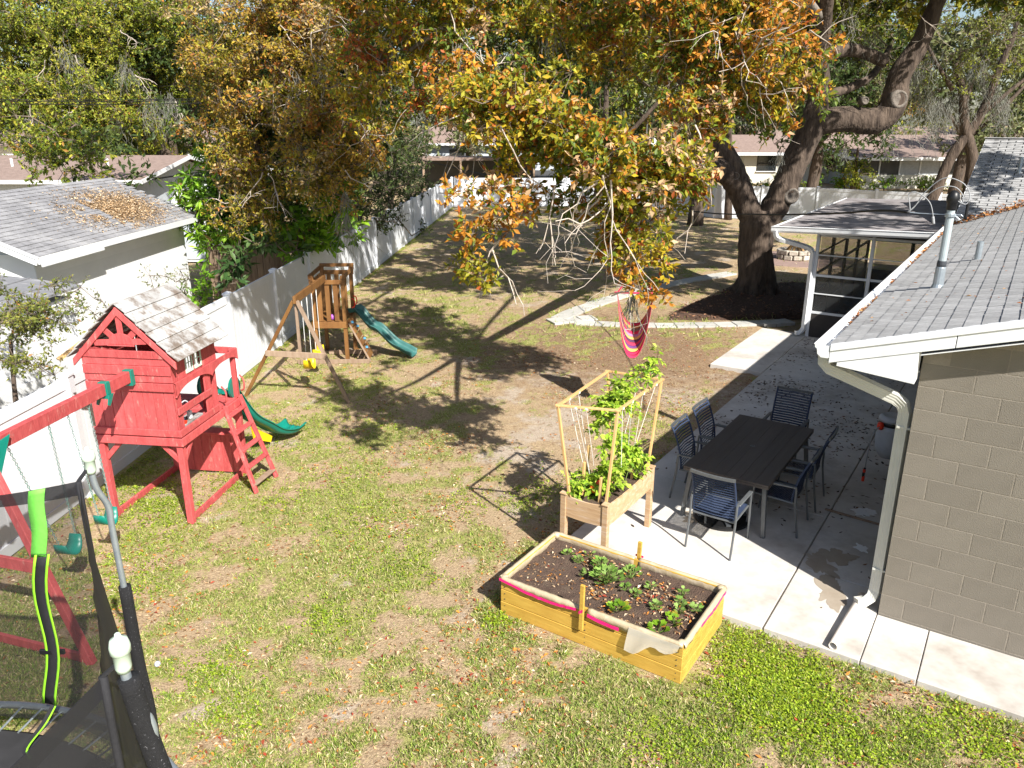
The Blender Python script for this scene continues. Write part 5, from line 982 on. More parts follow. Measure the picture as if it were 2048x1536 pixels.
MB().span((-PWd + .02, D1 - .02, FZ + .10), (-PWd * .62, D1 - .002, FZ + 1.14)).build('back_plank', 'red_paint', ph); MB().span((-PWd * .22, D1 - .02, FZ + .10), (-.022, D1 - .002, FZ + 1.14)).build('back_plank', 'red_paint', ph); MB().span((-PWd * .62, D1 - .02, FZ + .9), (-PWd * .22, D1 - .002, FZ + 1.14)).build('back_plank', 'red_paint', ph)
# gable with sunburst
cx_ = -PWd / 2; ov = .10
MB().bar((cx_ - .62, -.035, EZ2 - .07), (cx_ + .01, -.035, AZ - .02), .03, .10, up=(0, 1, 0)) if False else None
for s in (-1, 1):
    a = Vector((cx_ + s * (PWd / 2 + .10), -.05, EZ2 - .06)); b_ = Vector((cx_, -.05, AZ - .035)); n_ = Vector((0, 0, -.10)); MB().prism([a, b_, b_ + n_, a + n_ * .85], (0, .025, 0)).build('rake_board', 'red_paint', ph, bev=.003)
rb('gable_rail', (cx_ - .34, -.02, EZ2 + .135), (cx_ + .30, -.02, EZ2 + .17), .024, .07)
MB().prism([(cx_ + .16 * math.cos(a), -.045, EZ2 + .130 + .13 * math.sin(a)) for a in [math.pi * i / 14 for i in range(15)]], (0, .02, 0)).build('sun_disc', 'red_paint', ph, bev=.002); rb('sun_base', (cx_ - .165, -.05, EZ2 + .12), (cx_ + .165, -.05, EZ2 + .12), .02, .015)
for a in (38, 90, 142): c_, s_ = math.cos(R(a)), math.sin(R(a)); rb('sun_ray', (cx_ + .10 * c_, -.022, EZ2 + .135 + .09 * s_), (cx_ + .28 * c_ * (1 if a != 90 else 1), -.022, EZ2 + .135 + (.30 if a != 90 else .42) * s_), .07, .018, up=(0, 1, 0))
# plank roof
rl = .12; RB_ = D1 + .10
for s in (-1, 1):
    a = Vector((cx_, 0, AZ)); b_ = Vector((cx_ + s * (PWd / 2 + .13), 0, EZ2 - .045)); L_ = (b_ - a).length; d = (b_ - a).normalized(); npl = 6; nn = Vector((-d.z * s, 0, d.x * s)); nn = nn if nn.z > 0 else -nn
    for i in range(npl):
        p = a + d * (i * L_ / npl + .002); q = a + d * ((i + 1) * L_ / npl + .012); l0 = nn * .010; l1 = nn * .018
        MB().prism([p + l0 * .2, q + l1, q + l1 + nn * .016, p + l0 * .2 + nn * .016], (0, RB_ + rl - .04, 0)).build('roof_plank', 'whitewash', ph, bev=.002).location.y = -.07
    MB().prism([a - nn * .03, b_ - nn * .03, b_ - nn * .005, a - nn * .005], (0, .03, 0)).build('rafter', 'weathered_wood', ph).location.y = RB_ - .12
# lower shop wall under the deck
for i in range(7): MB().span((-PWd + .04 + i * .145, D2 - .10, .04), (-PWd + .04 + i * .145 + .141, D2 - .08, .66)).build('under_plank', 'red_paint', ph, bev=.002)
MB().span((-PWd + .02, D2 - .26, .66), (.02, D2 - .06, .685)).build('counter', 'red_paint', ph, bev=.003)
# ladder at the right of the deck
lt = [Vector((.03, 1.02, FZ + .09)), Vector((.03, 1.45, FZ + .09))]; lb = [Vector((.40, .90, 0)), Vector((.46, 1.40, 0))]
for a, b_ in zip(lb, lt): rb('ladder_stile', a, b_ + Vector((.0, 0, .04)), .032, .075, up=(0, 1, 0))
for i in range(5):
    t = .10 + i * .20; a = lb[0].lerp(lt[0], t); b_ = lb[1].lerp(lt[1], t); rb('ladder_rung', a, b_, .085, .024, mt='weathered_wood' if i == 0 else 'red_paint')
for p in ((.035, 1.0), (.035, D2)): MB().tube(curve([(p[0], p[1], FZ + .18), (p[0] + .06, p[1] - .03, FZ + .22), (p[0] + .065, p[1] - .03, FZ + .34), (p[0], p[1], FZ + .40)], 5), .011, 8).build('hand_grip', 'red_paint', ph, smooth=True)
# wavy green slide off the back
def slide(path_, wd, lip, mt, par, ax, name='slide', under=None):
    C_ = curve(path_, 6); rows = []; X_ = Vector(ax)
    for p in C_: rows.append([p + X_ * s * wd / 2 + Vector((0, 0, z)) for s, z in ((-1.10, lip * .86), (-1.08, lip), (-1.0, lip), (-.93, lip * .75), (-.88, .03), (-.70, 0), (-.3, -.004), (-.26, .012), (-.2, -.004), (.2, -.004), (.26, .012), (.3, -.004), (.70, 0), (.88, .03), (.93, lip * .75), (1.0, lip), (1.08, lip), (1.10, lip * .86))])
    return MB().grid(rows).build(name, mt, par, smooth=True, solid=.012)
slide([(-.28, D2 - .02, FZ + .13), (-.26, D2 + .14, FZ + .10), (-.18, D2 + .45, .66), (-.10, D2 + .75, .40), (-.02, D2 + 1.0, .20), (.07, D2 + 1.25, .12), (.12, D2 + 1.45, .14)], .36, .09, 'green_plastic', ph, (1, -.27, 0))
for s in (-1, 1):
    MB().tube([(-.28 + s * .22 - .015, D2 + .0, FZ + .22), (-.28 + s * .22 + .015, D2 + .0, FZ + .22)], .15, 20).build('slide_grip', 'green_plastic', ph, smooth=False)
MB().prism([(-.16, D2 + .55, .46), (-.05, D2 + .95, .16), (-.06, D2 + .9, .08), (-.16, D2 + .6, .24)], (-.02, 0, 0)).build('slide_support', 'yellow_plastic', ph)
# things on the little shelf inside
sh = MB().span((-.22, .18, FZ + .16), (-.04, .62, FZ + .18)).build('shelf', 'whitewash', ph)
fa = thing('toy_faucet', 'small white toy faucet inside the red playhouse', 'toy', ph.matrix_basis @ Vector((-.10, .42, FZ + .18)), RA); MB().box((0, 0, .05), (.05, .05, .10)).build('base', 'white_frame', fa, bev=.008); MB().tube(curve([(0, 0, .1), (0, 0, .2), (-.02, -.03, .24), (-.05, -.06, .22)], 4), .009, 8).build('spout', 'grey_plastic', fa, smooth=True)
tc_ = thing('toy_cup', 'small blue and orange toy cups on the playhouse shelf', 'toy', ph.matrix_basis @ Vector((-.12, .28, FZ + .18)), RA); MB().lathe([(.025, 0), (.035, .06)], n=12).build('cup', 'blue_plastic', tc_); MB().lathe([(.02, 0), (.03, .03)], (.05, -.03, 0), n=12).build('saucer', 'orange_plastic', tc_)
# swing beam, brackets, end frame (toward the camera)
BZ = 1.86 - LAWN; bx0 = cx_ + .04; BE = -2.30
rb('swing_beam', (bx0, -.03, BZ), (bx0 - .02, BE, BZ), .075, .135)
for y in (-.055, -.50): MB().box((bx0, y, BZ - .015), (.105, .07, .19)).build('beam_bracket', 'green_plastic', ph, bev=.006)
for s in (-1, 1): MB().prism([(bx0 + s * .06, -.46, BZ - .06), (bx0 + s * .06, -.54, BZ - .06), (bx0 + s * .06, -.58, BZ - .16), (bx0 + s * .06, -.55, BZ - .18), (bx0 + s * .06, -.52, BZ - .15)], (s * .012, 0, 0)).build('bracket_tongue', 'green_plastic', ph)
for s in (-1, 1): MB().prism([(bx0 + s * .052, BE + .34, BZ + .06), (bx0 + s * .052, BE + .02, BZ + .02), (bx0 + s * .13, BE + .02, BZ - .28), (bx0 + s * .10, BE + .06, BZ - .28)], (s * .018, 0, 0)).build('end_bracket', 'green_plastic', ph, bev=.003)
ef = [((bx0 - .10, BE + .02, BZ - .05), (bx0 - .95, BE + .05, 0)), ((bx0 + .08, BE + .02, BZ - .05), (bx0 + .92, BE - .25, 0))]
for a, b_ in ef: rb('end_leg', a, b_, .07, .07, up=(0, 1, 0))
rb('end_crossbar', (bx0 - .55, BE + .06, .85), (bx0 + .48, BE - .08, .85), .035, .12); rb('end_ground_rail', (bx0 - .95, BE + .08, .05), (bx0 + .95, BE - .26, .05), .035, .09)
# swings: each hangs from the beam
def chain(mb, a, b_, lk=.034, r=.0042):
    a = Vector(a); b_ = Vector(b_); d = (b_ - a); L_ = d.length; d.normalize(); n_ = int(L_ / (lk * .78)); X_ = d.orthogonal().normalized(); Y_ = d.cross(X_)
    for i in range(n_):
        c_ = a + d * ((i + .5) * L_ / n_); s = X_ if i % 2 else Y_; mb.tube([c_ + d * (lk / 2 * math.cos(t)) + s * (lk * .28 * math.sin(t)) for t in [2 * math.pi * k / 6 for k in range(7)]], r, 4, cap=False)
def seat_u(p, q, sag, wd, n_=12):
    p = Vector(p); q = Vector(q); ax = (q - p); sd = Vector((0, 0, 1)).cross(ax).normalized(); rows = []
    for k in range(n_ + 1):
        t = k / n_; c_ = p.lerp(q, t) + Vector((0, 0, -sag * (1 - (2 * t - 1) ** 2) ** .6)); w_ = wd * (.45 + .55 * math.sin(math.pi * min(1, max(0, t * .9 + .05))) ** .5); rows.append([c_ - sd * w_ / 2, c_, c_ + sd * w_ / 2])
    return MB().grid(rows)
def swing(label, top_a, top_b, bot_a, bot_b, sag, mt, chains='galvanised', ropes=False):
    s = thing('swing', label, 'swing', bot_a, 0, 'playset swings'); o = Vector(bot_a)
    for a, b_ in ((top_a, bot_a), (top_b, bot_b)):
        m_ = MB(); a = Vector(a) - o; b2 = Vector(b_) - o
        if ropes: m_.tube([a.lerp(b2, .12), b2], .006, 5); m_.tube([a, a.lerp(b2, .12)], .009, 5)
        else: chain(m_, a, b2)
        m_.build('rope' if ropes else 'chain', 'string' if ropes else chains, s)
    seat_u(Vector(bot_a) - o, Vector(bot_b) - o, sag, .19).build('seat', mt, s, smooth=True, solid=.012); return s
Mp = Matrix.Translation(ph.location) @ Matrix.Rotation(RA, 4, 'Z')
mat('chain_green', (0.16, 0.30, 0.26), (0.30, 0.32, 0.32), rough=.5, metallic=.3, scale=4, bump=0)
for lab, ya, yb in (('green belt swing nearer the red playhouse', -.80, -1.12), ('green belt swing hanging behind the trampoline net', -1.40, -1.95)):
    swing(lab, Mp @ Vector((bx0, ya, BZ - .07)), Mp @ Vector((bx0, yb, BZ - .07)), Mp @ Vector((bx0 + .10, ya - .06, .66)), Mp @ Vector((bx0 + .10, yb + .04 if yb > -1.2 else yb + .25, .66)), .15, 'green_plastic', 'chain_green')

# ------------------------------------------------------------------ brown wooden swing set with slide and climbing ramp
bs_ = thing('wooden_playset', 'brown stained wooden playset with slide, climbing ramp and swing frame', 'playset', (-3.36, 15.17, LAWN), R(2)); 
def wb(name, p, q, wd, h, up=(0, 0, 1), mt='brown_stain'): return MB().bar(p, q, wd, h, up).build(name, mt, bs_, bev=.004)
TW, TD, TF, TT = .60, 1.02, .85, 1.80
posts = [(0, 0), (-TW, 0), (0, TD), (-TW, TD)]
for (x, y) in posts: MB().span((x - .038, y - .038, 0), (x + .038, y + .038, TT)).build('post', 'brown_stain', bs_, bev=.004)
MB().span((-TW * .5 - .03, -.03, 0), (-TW * .5 + .03, .03, TF + .55)).build('post', 'brown_stain', bs_, bev=.004) if False else None
for y in (-.045, TD + .045): wb('floor_band', (-TW - .06, y, TF - .04), (.06, y, TF - .04), .03, .13); wb('top_band', (-TW - .05, y, TT - .12), (.05, y, TT - .12), .03, .09)
for x in (-TW - .045, .045): wb('side_band', (x, -.06, TF - .04), (x, TD + .06, TF - .04), .03, .13); wb('top_beam', (x, -.06, TT - .02), (x, TD + .06, TT - .02), .03, .09)
wb('roof_beam', (-TW - .05, TD + .05, TT + .03), (.06, TD + .05, TT + .03), .05, .07)
for i in range(7): MB().span((-TW, .0 + i * .147, TF), (0, i * .147 + .14, TF + .03)).build('deck_board', 'brown_stain', bs_)
for x in (-.47, -.31, -.15): 
    MB().span((x - .045, -.03, TF + .03), (x + .045, -.012, TT - .16)).build('slat', 'brown_stain', bs_, bev=.003); MB().span((x - .045, TD + .012, TF + .03), (x + .045, TD + .03, TT - .16)).build('slat', 'brown_stain', bs_, bev=.003)
for y in (.18, .34, .50, .66, .82): MB().span((-TW - .03, y - .045, TF + .03), (-TW - .012, y + .045, TT - .1)).build('slat', 'brown_stain', bs_, bev=.003)
wb('ground_rail', (-1.0, -.06, .05), (.45, -.06, .05), .04, .09, mt='weathered_wood'); wb('ground_rail', (-.5, TD * .62, .05), (.52, TD * .62, .05), .04, .09, mt='weathered_wood'); wb('ground_rail', (-TW - .06, 0, .05), (-TW - .06, TD, .05), .04, .09, mt='weathered_wood')
# climbing ramp on the right side with blue holds
for y in (.02, .44): wb('ramp_rail', (.07, y, TF - .02), (.46, y - .02, .03), .03, .07, up=(0, 1, 0), mt='weathered_wood')
for i in range(6):
    t = (i + .5) / 6; x = lerp(.07, .46, t); z = lerp(TF, .06, t); MB().bar((x, .01, z + .02), (x, .44, z + .02), .12, .02, up=(.9, 0, .42)).build('ramp_board', 'brown_stain', bs_, bev=.002)
    if i in (0, 1, 3, 4): MB().lathe([(.035, 0), (.030, .03), (.012, .04)], (x + .02, .12 + .2 * (i % 2), z + .03), n=8).build('climbing_hold', 'blue_plastic', bs_)
for y in (.52, .80): MB().tube(curve([(.06, y, TF + .18), (.12, y, TF + .22), (.12, y, TF + .34), (.06, y, TF + .38)], 4), .012, 8).build('hand_grip', 'orange_plastic', bs_, smooth=True)
slide([(.02, .70, TF + .06), (.18, .70, TF + .05), (.42, .62, .62), (.62, .56, .52), (.90, .46, .26), (1.16, .38, .13), (1.33, .32, .05)], .34, .10, 'dark_green_plastic', bs_, (.30, .95, 0))
# swing frame
sb0 = Vector((-.34, -.03, TT - .04)); sb1 = Vector((-.42, -2.24, TT + .0)); wb('swing_beam', sb0, sb1, .055, .13)
fr_ = Vector((.42, -2.42, 0)); fl_ = Vector((-1.50, -1.98, 0)); apx = sb1 + Vector((0, .05, -.02))
wb('frame_leg', fr_, apx + Vector((.03, 0, 0)), .06, .06, up=(0, 1, 0), mt='weathered_wood'); wb('frame_leg', fl_, apx - Vector((.03, 0, 0)), .06, .06, up=(0, 1, 0))
wb('frame_crossbar', fl_.lerp(apx, .47) + Vector((-.04, -.04, 0)), fr_.lerp(apx, .47) + Vector((.04, -.04, 0)), .035, .10, mt='weathered_wood'); wb('frame_post', apx + Vector((0, .04, .02)), Vector((apx.x, apx.y + .04, .80)), .05, .05, up=(0, 1, 0), mt='weathered_wood')
wb('brace', sb1 + Vector((-.03, .25, -.5)), sb1 + Vector((-.35, .1, -1.6)), .05, .05, mt='weathered_wood') if False else None
Mb = Matrix.Translation(bs_.location) @ Matrix.Rotation(R(2), 4, 'Z')
for lab, ya, yb in (('yellow belt swing nearer the wooden tower', -.75, -1.10), ('yellow belt swing at the outer end of the wooden frame', -1.45, -1.80)):
    t = lambda y, z: Mb @ Vector((lerp(-.34, -.42, -y / 2.24), y, z)); swing(lab, t(ya, TT - .10), t(yb, TT - .10), t(ya, .60), t(yb, .60), .20, 'yellow_plastic', ropes=True)
toy = MB().lathe([(.01, -.06), (.05, -.045), (.065, 0), (.05, .045), (.01, .06)], Mb @ Vector((-.26, .10, TF + .09)), n=12).build('toy_ball', 'purple_toy', smooth=True); tag(toy, 'small purple toy on the deck of the wooden playset', 'toy')

# ------------------------------------------------------------------ trampoline with net
TC = Vector((-3.595, 2.24, 0)); TRr = 2.18; RZ = .75
tr = thing('trampoline', 'round trampoline with black safety net, lime zipper strap and padded poles', 'trampoline', (TC.x, TC.y, LAWN))
ringp = lambda a, r_, z: Vector((r_ * math.cos(a), r_ * math.sin(a), z - LAWN))
MB().tube([ringp(2 * math.pi * k / 72, TRr, RZ) for k in range(73)], .024, 8, cap=False).build('ring', 'galvanised', tr, smooth=True)
MB().lathe([(.001, RZ - .02 - LAWN), (1.0, RZ - .02 - LAWN), (TRr - .22, RZ - .006 - LAWN), (TRr - .24, RZ + .004 - LAWN)], n=64, cap=False).build('mat', 'trampoline_mat', tr, smooth=True)
for k in range(90):
    a = 2 * math.pi * (k + .3) / 90
    if ringp(a, TRr, 0).y + TC.y < 1.0: continue
    MB().tube([ringp(a, TRr - .24, RZ - .004), ringp(a, TRr - .02, RZ)], .0075, 5).build('spring', 'galvanised', tr)
pa = [math.atan2(4.11 - TC.y, -2.40 - TC.x), math.atan2(2.37 - TC.y, -1.375 - TC.x)]; step = pa[0] - pa[1]; angs = [pa[1] + step * i for i in range(-1, 5)]
PT = 2.80
for a in angs:
    b_ = lambda r_, z: ringp(a, r_, z)
    MB().tube(curve([b_(TRr + .06, 0 + LAWN), b_(TRr + .06, 1.4), b_(TRr + .05, 2.25), b_(TRr + .05, 2.45), b_(TRr + .0, 2.60), b_(TRr - .01, PT)], 5), .019, 8).build('pole', 'galvanised', tr, smooth=True)
    fm = [b_(TRr + .06, .55), b_(TRr + .075, .95), b_(TRr + .06, 1.35), b_(TRr + .06, 1.90)]
    MB().tube(curve(fm, 5), .037, 10).build('foam_sleeve', 'foam_black', tr, smooth=True)
    if a == pa[1]: MB().tube(curve([b_(TRr + .06, 1.75), b_(TRr + .07, 2.1), b_(TRr + .03, 2.4), b_(TRr + .0, 2.66)], 5), .040, 10).build('foam_sleeve', 'foam_black', tr, smooth=True)
    t = b_(TRr - .01, PT); MB().lathe([(.024, -.11), (.029, -.09), (.030, -.03), (.036, -.026), (.037, .0), (.030, .028), (.012, .04), (.010, .052), (.004, .056)], t, n=16).build('pole_cap', 'mint_plastic', tr, smooth=True)
    MB().bar(t + Vector((0, 0, -.06)), b_(TRr - .09, PT - .13), .022, .012).build('net_strap', 'black_fabric', tr)
    MB().bar(b_(TRr + .05, LAWN + .05), b_(TRr - .3, LAWN + .05), .04, .04).build('leg_foot', 'galvanised', tr)
NR = TRr - .09
def netp(i, t, s):    # panel i, t along it, s height 0..1
    a0, a1 = angs[i], angs[(i + 1) % len(angs)] if i + 1 < len(angs) else angs[0] + 2 * math.pi
    p = ringp(a0, NR, 0).lerp(ringp(a1, NR, 0), t); pz_ = math.sin(math.pi * t); q = ringp(lerp(a0, a1, t), NR - .02, 0); pp_ = q.lerp(p, s); z = lerp(RZ, PT - .13 - .15 * pz_, s); return Vector((pp_.x, pp_.y, z - LAWN))
angs6 = angs
for i in range(len(angs)):
    MB().grid([[netp(i, k / 16, s / 10) + Vector((random.gauss(0, .004), random.gauss(0, .004), 0)) for k in range(17)] for s in range(11)]).build('net_panel', 'net_dense' if i in (0, 1) else 'net', tr, smooth=True)
    MB().grid([[netp(i, k / 16, s) * 1.0 + Vector((0, 0, .001)) for k in range(17)] for s in (.955, 1.0)]).build('net_hem', 'net_seam', tr, smooth=True)
    MB().tube([netp(i, 0, s / 10) for s in range(11)], .016, 6).build('net_seam', 'black_fabric', tr, smooth=True)
# zipper strap on the panel facing the camera between far pole and the next one
ip = angs.index(pa[0])
def strip_on(t0, w0, s0, s1, name, mt, off, wig=0.0, n_=14):
    rows = []
    for k in range(n_ + 1):
        s = lerp(s0, s1, k / n_); c_ = t0 + (1 - s) * .22 + wig * math.sin(k * .55); inn = netp(ip, c_, s); cc = Vector((inn.x, inn.y, 0)).normalized(); p0_ = netp(ip, c_ - w0 / 2, s) - cc * off; p1_ = netp(ip, c_ + w0 / 2, s) - cc * off; rows.append([p0_, p1_])
    return MB().grid(rows).build(name, mt, tr, smooth=True, solid=.003)
TZP = .135
strip_on(TZP, .056, 1.0, .76, 'strap_top', 'lime_fabric', .008, .004)
strip_on(TZP - .012, .046, .77, .10, 'zipper_flap', 'black_fabric', .008, .016)
strip_on(TZP - .012 - .024, .009, .77, .10, 'zipper_edge', 'lime_edge', .013, .016); strip_on(TZP - .012 + .024, .009, .77, .10, 'zipper_edge', 'lime_edge', .013, .016)
b0 = netp(ip, TZP - .02 + .64 * .22, .36); MB().box(b0, (.16, .02, .035)).build('buckle', 'black_plastic', tr, bev=.004)
e0 = netp(ip, TZP + .9 * .22, .10); cin = -Vector((e0.x, e0.y, 0)).normalized()
for s, mt in ((0, 'black_fabric'), (.03, 'lime_edge')):
    q = curve([e0 + Vector((s, 0, 0)), e0 + cin * .08 + Vector((-.03 + s, 0, -.10)), e0 + cin * .25 + Vector((-.02 + s, 0, -.155 + s * .3)), e0 + cin * .34 + Vector((.10, 0, -.15))], 5); MB().grid([[p, p + Vector((.03 if s == 0 else .012, 0, .004))] for p in q]).build('loose_strap', mt, tr, solid=.003)
# ------------------------------------------------------------------ trees and shrubs
FALL = [(4, (0.24, 0.23, 0.018)), (2.6, (0.36, 0.27, 0.018)), (3, (0.44, 0.19, 0.025)), (.9, (0.38, 0.10, 0.03)), (3.6, (0.10, 0.145, 0.018)), (1.2, (0.48, 0.32, 0.18))]
RUSSET = [(3, (0.30, 0.21, 0.025)), (3, (0.36, 0.22, 0.04)), (.8, (0.36, 0.14, 0.03)), (3, (0.25, 0.22, 0.022)), (2.4, (0.36, 0.27, 0.14)), (1.6, (0.10, 0.12, 0.02))]
OLIVE = [(3, (0.18, 0.22, 0.02)), (3, (0.26, 0.28, 0.03)), (2, (0.36, 0.33, 0.04)), (3, (0.08, 0.12, 0.015)), (.5, (0.34, 0.18, 0.04))]
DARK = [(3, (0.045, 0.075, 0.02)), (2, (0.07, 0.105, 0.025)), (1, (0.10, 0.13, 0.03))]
MANGO = [(3, (0.18, 0.36, 0.025)), (2.4, (0.27, 0.46, 0.03)), (1.5, (0.10, 0.22, 0.02)), (.3, (0.30, 0.20, 0.05))]
GREY = [(3, (0.16, 0.18, 0.07)), (2, (0.23, 0.24, 0.11)), (2, (0.09, 0.12, 0.04)), (1, (0.28, 0.27, 0.15))]
def sprays(blobs, pal, L, cr, ntw=9, nl=7, shell=0.5, droop=0.1, wr=.42, grp=5):
    """leaves in small sprays: clump centres inside each ellipsoid, twigs out of each clump, leaves round each twig end"""
    P = []; D = []; NR = []; C_ = []; LL = []; TP_ = []; TQ = []; cen = []
    ws = np.array([p[0] for p in pal], float); ws /= ws.sum(); cs = np.array([p[1] for p in pal])
    for (c, r, n) in blobs:
        m_ = max(1, n // grp); d = unit(m_); cc = np.array(c) + d * np.array(r) * (rng.random((m_, 1)) ** shell); cc = np.repeat(cc, grp, 0) + rng.normal(0, cr * .85, (m_ * grp, 3)) * np.array([1, 1, .7]); cen.append(cc)
        t = np.repeat(cc, ntw, 0); td = unit(len(t)); td[:, 2] += .25 - droop; td /= np.linalg.norm(td, axis=1, keepdims=True); tl = cr * rng.uniform(.45, 1.15, (len(t), 1)); tip = t + td * tl; TP_.append(t); TQ.append(tip)
        k = nl; b = np.repeat(t, k, 0); e = np.repeat(tip, k, 0); q = rng.uniform(.35, 1.0, (len(b), 1)); p = b + (e - b) * q
        dd = np.repeat(td, k, 0) * .55 + unit(len(p)) * .95; dd[:, 2] -= droop; nn = unit(len(p)) * .8 + np.array([0.25, -.35, .75])
        dom = np.repeat(rng.choice(len(pal), m_, p=ws), grp * ntw * k); own = rng.choice(len(pal), len(p), p=ws); ch = np.where(rng.random(len(p)) < .55, dom, own)
        C_.append(np.clip(cs[ch] * (1 + rng.normal(0, .2, (len(p), 1))), .005, .8)); P.append(p); D.append(dd); NR.append(nn); LL.append(L * rng.uniform(.6, 1.3, len(p)))
    P = np.concatenate(P); LL = np.concatenate(LL)
    return leaf_mesh('leaves', P, np.concatenate(D), np.concatenate(NR), LL, LL * wr, np.concatenate(C_), .14, .08), np.concatenate(TP_), np.concatenate(TQ), np.concatenate(cen)
def limb(parent, pts, name='limb', mt='bark', n=12, sub=6, knob=.06):
    """pts: (point, radius)"""
    C_ = curve([p for p, r in pts], sub); rs = []; rr = [r for p, r in pts]
    for i in range(len(pts) - 1): rs += [lerp(rr[i], rr[i + 1], k / sub) for k in range(sub)]
    rs.append(rr[-1]); rs = [r * (1 + random.uniform(-knob, knob)) for r in rs]; o = MB().tube(C_, rs, n).build(name, mt, parent, smooth=True); return o
def crown(parent, blobs, pal, L, cr, tw=.004, twmat='twig', name='crown', tree_pts=None, **kw):
    me, tp, tq, cen = sprays(blobs, pal, L, cr, **kw); tag(link(name, me, 'leaf', parent), kind='stuff')
    if tw: tag(link('twigs', prisms('twigs', tp, tq, np.full(len(tp), tw), np.full(len(tp), tw * .5)), twmat, parent), kind='stuff')
    if tree_pts is not None:      # branchlets: each clump grows from the nearest limb point or from a clump nearer the limb
        A = np.array([tuple(p) for p in tree_pts]); d0 = np.sqrt(((cen[:, None] - A[None]) ** 2).sum(-1)); od = np.argsort(d0.min(1)); PA = []; done = np.empty((0, 3))
        for i in od:
            pool = np.concatenate([A, done]) if len(done) else A; pen = np.concatenate([np.zeros(len(A)), np.full(len(done), .05)]); q = pool[(np.sqrt(((pool - cen[i]) ** 2).sum(1)) + pen).argmin()]; PA.append(q); done = np.concatenate([done, cen[i:i + 1]])
        a = np.array(PA); e = cen[od]; ln = np.linalg.norm(e - a, axis=1, keepdims=True); mid = (a + e) / 2 + rng.normal(0, .16, a.shape) * ln; r_ = tw * (1.6 + 1.2 * np.minimum(1, ln[:, 0]))
        tag(link('branches', prisms('branches', np.concatenate([a, mid]), np.concatenate([mid, e]), np.concatenate([r_ * 1.3, r_]), np.concatenate([r_, r_ * .6])), twmat, parent), kind='stuff')
def B(px, py, Y_, rx, ry, rd, n): k = Y_ / 1548 * 1.05; c = AT(px, py, Y_); return (tuple(c), (rx * k, rd, ry * k), n)
def moss(parent, spots, n=26, seg=7, r=.008):
    P = []; Q = []
    for sp_ in spots:
        p, L, wd = sp_[:3]; nn = sp_[3] if len(sp_) > 3 else n; sx, sy = rng.normal(0, 1, 2)
        for i in range(nn):
            t = rng.normal(0, 1.0); q = np.array(p) + np.array([wd * (t * 1.3 + rng.normal(0, .25)), wd * rng.normal(0, .8), -abs(t) * wd * 1.2 + rng.normal(0, wd * 1.1)]); l = L * rng.uniform(.15, 1.0) * math.exp(-t * t * .35) / seg; dr = np.array([rng.normal(0, .25), rng.normal(0, .25), 0])
            for s_ in range(seg): e = q + np.array([dr[0] * l + rng.normal(0, l * .35), dr[1] * l + rng.normal(0, l * .35), -l]); P.append(q); Q.append(e); q = e
    tag(link('spanish_moss', prisms('spanish_moss', np.array(P), np.array(Q), np.full(len(P), r * .7), np.full(len(P), r * .5)), 'moss', parent), kind='stuff')
def bare(parent, starts, mt='twig_pale', r=.013):
    """crooked leafless twigs hanging out of the leaves"""
    P = []; Q = []; R0 = []; R1 = []
    def grow(p, d, r_, n_, lv):
        for i in range(n_):
            d = (d + Vector((random.gauss(0, .33), random.gauss(0, .33), random.gauss(-.05, .33)))).normalized(); q = p + d * random.uniform(.10, .19); P.append(tuple(p)); Q.append(tuple(q)); R0.append(r_); R1.append(r_ * .88); r_ *= .88; p = q
            if lv and random.random() < .45: grow(p, (d + Vector((random.gauss(0, .7), random.gauss(0, .7), random.gauss(0, .5)))).normalized(), r_ * .7, max(2, n_ - i - 1), lv - 1)
    for (p, d, n_) in starts: grow(Vector(p), Vector(d).normalized(), r, n_, 2)
    tag(link('bare_twigs', prisms('bare_twigs', np.array(P), np.array(Q), np.array(R0), np.array(R1)), mt, parent), kind='stuff')
def pts_of(*lists): return [Vector(p) for l_ in lists for p in curve([q for q, r in l_], 5)]

# ---- the big oak
oak = thing('live_oak', 'huge live oak forking low beside the porch, its leaves turning orange', 'tree', (7.0, 21.97, LAWN), 0); OO = Vector(oak.location)
def LP(l_): return [(AT(x, y, Y_) - OO, r) for x, y, Y_, r in l_]
T0 = [(Vector((0, 0, -.15)), .80), (Vector((0, 0, .12)), .62), (Vector((0, 0, .5)), .52), (AT(1510, 500, 22) - OO, .47), (AT(1516, 452, 22) - OO, .52), (AT(1516, 420, 22) - OO, .42)]
limb(oak, T0, 'trunk', n=22, knob=.03)
for i in range(9):
    a = i * .7 + .2; MB().tube(curve([(.35 * math.cos(a), .35 * math.sin(a), .45), (.60 * math.cos(a), .60 * math.sin(a), .12), (.95 * math.cos(a), .95 * math.sin(a), -.06)], 4), [.16 - .011 * k for k in range(9)], 8).build('root_flare', 'bark', oak, smooth=True)
L1 = LP([(1512, 455, 22, .34), (1490, 405, 22, .34), (1466, 345, 22, .33), (1436, 285, 22, .27), (1405, 225, 21.8, .24), (1376, 170, 21.5, .20), (1330, 90, 20.5, .16), (1290, 10, 20, .12)])
L2 = LP([(1475, 375, 22, .30), (1445, 342, 21.8, .30), (1405, 352, 21.2, .28), (1350, 372, 19.5, .22), (1290, 345, 15, .13), (1230, 290, 11.5, .07), (1160, 260, 9.4, .04), (1060, 250, 8.5, .02)])
L3 = LP([(1525, 455, 22, .38), (1562, 390, 22, .37), (1590, 325, 22, .36), (1622, 255, 22, .36), (1638, 190, 22, .29), (1637, 120, 21.6, .25), (1645, 40, 21, .22), (1655, -60, 20, .2)])
L4 = LP([(1628, 245, 22, .34), (1690, 238, 22, .33), (1750, 242, 22, .34), (1785, 212, 22, .34), (1800, 150, 22, .30), (1838, 90, 22, .25), (1872, 10, 22, .2), (1900, -60, 22, .15)])
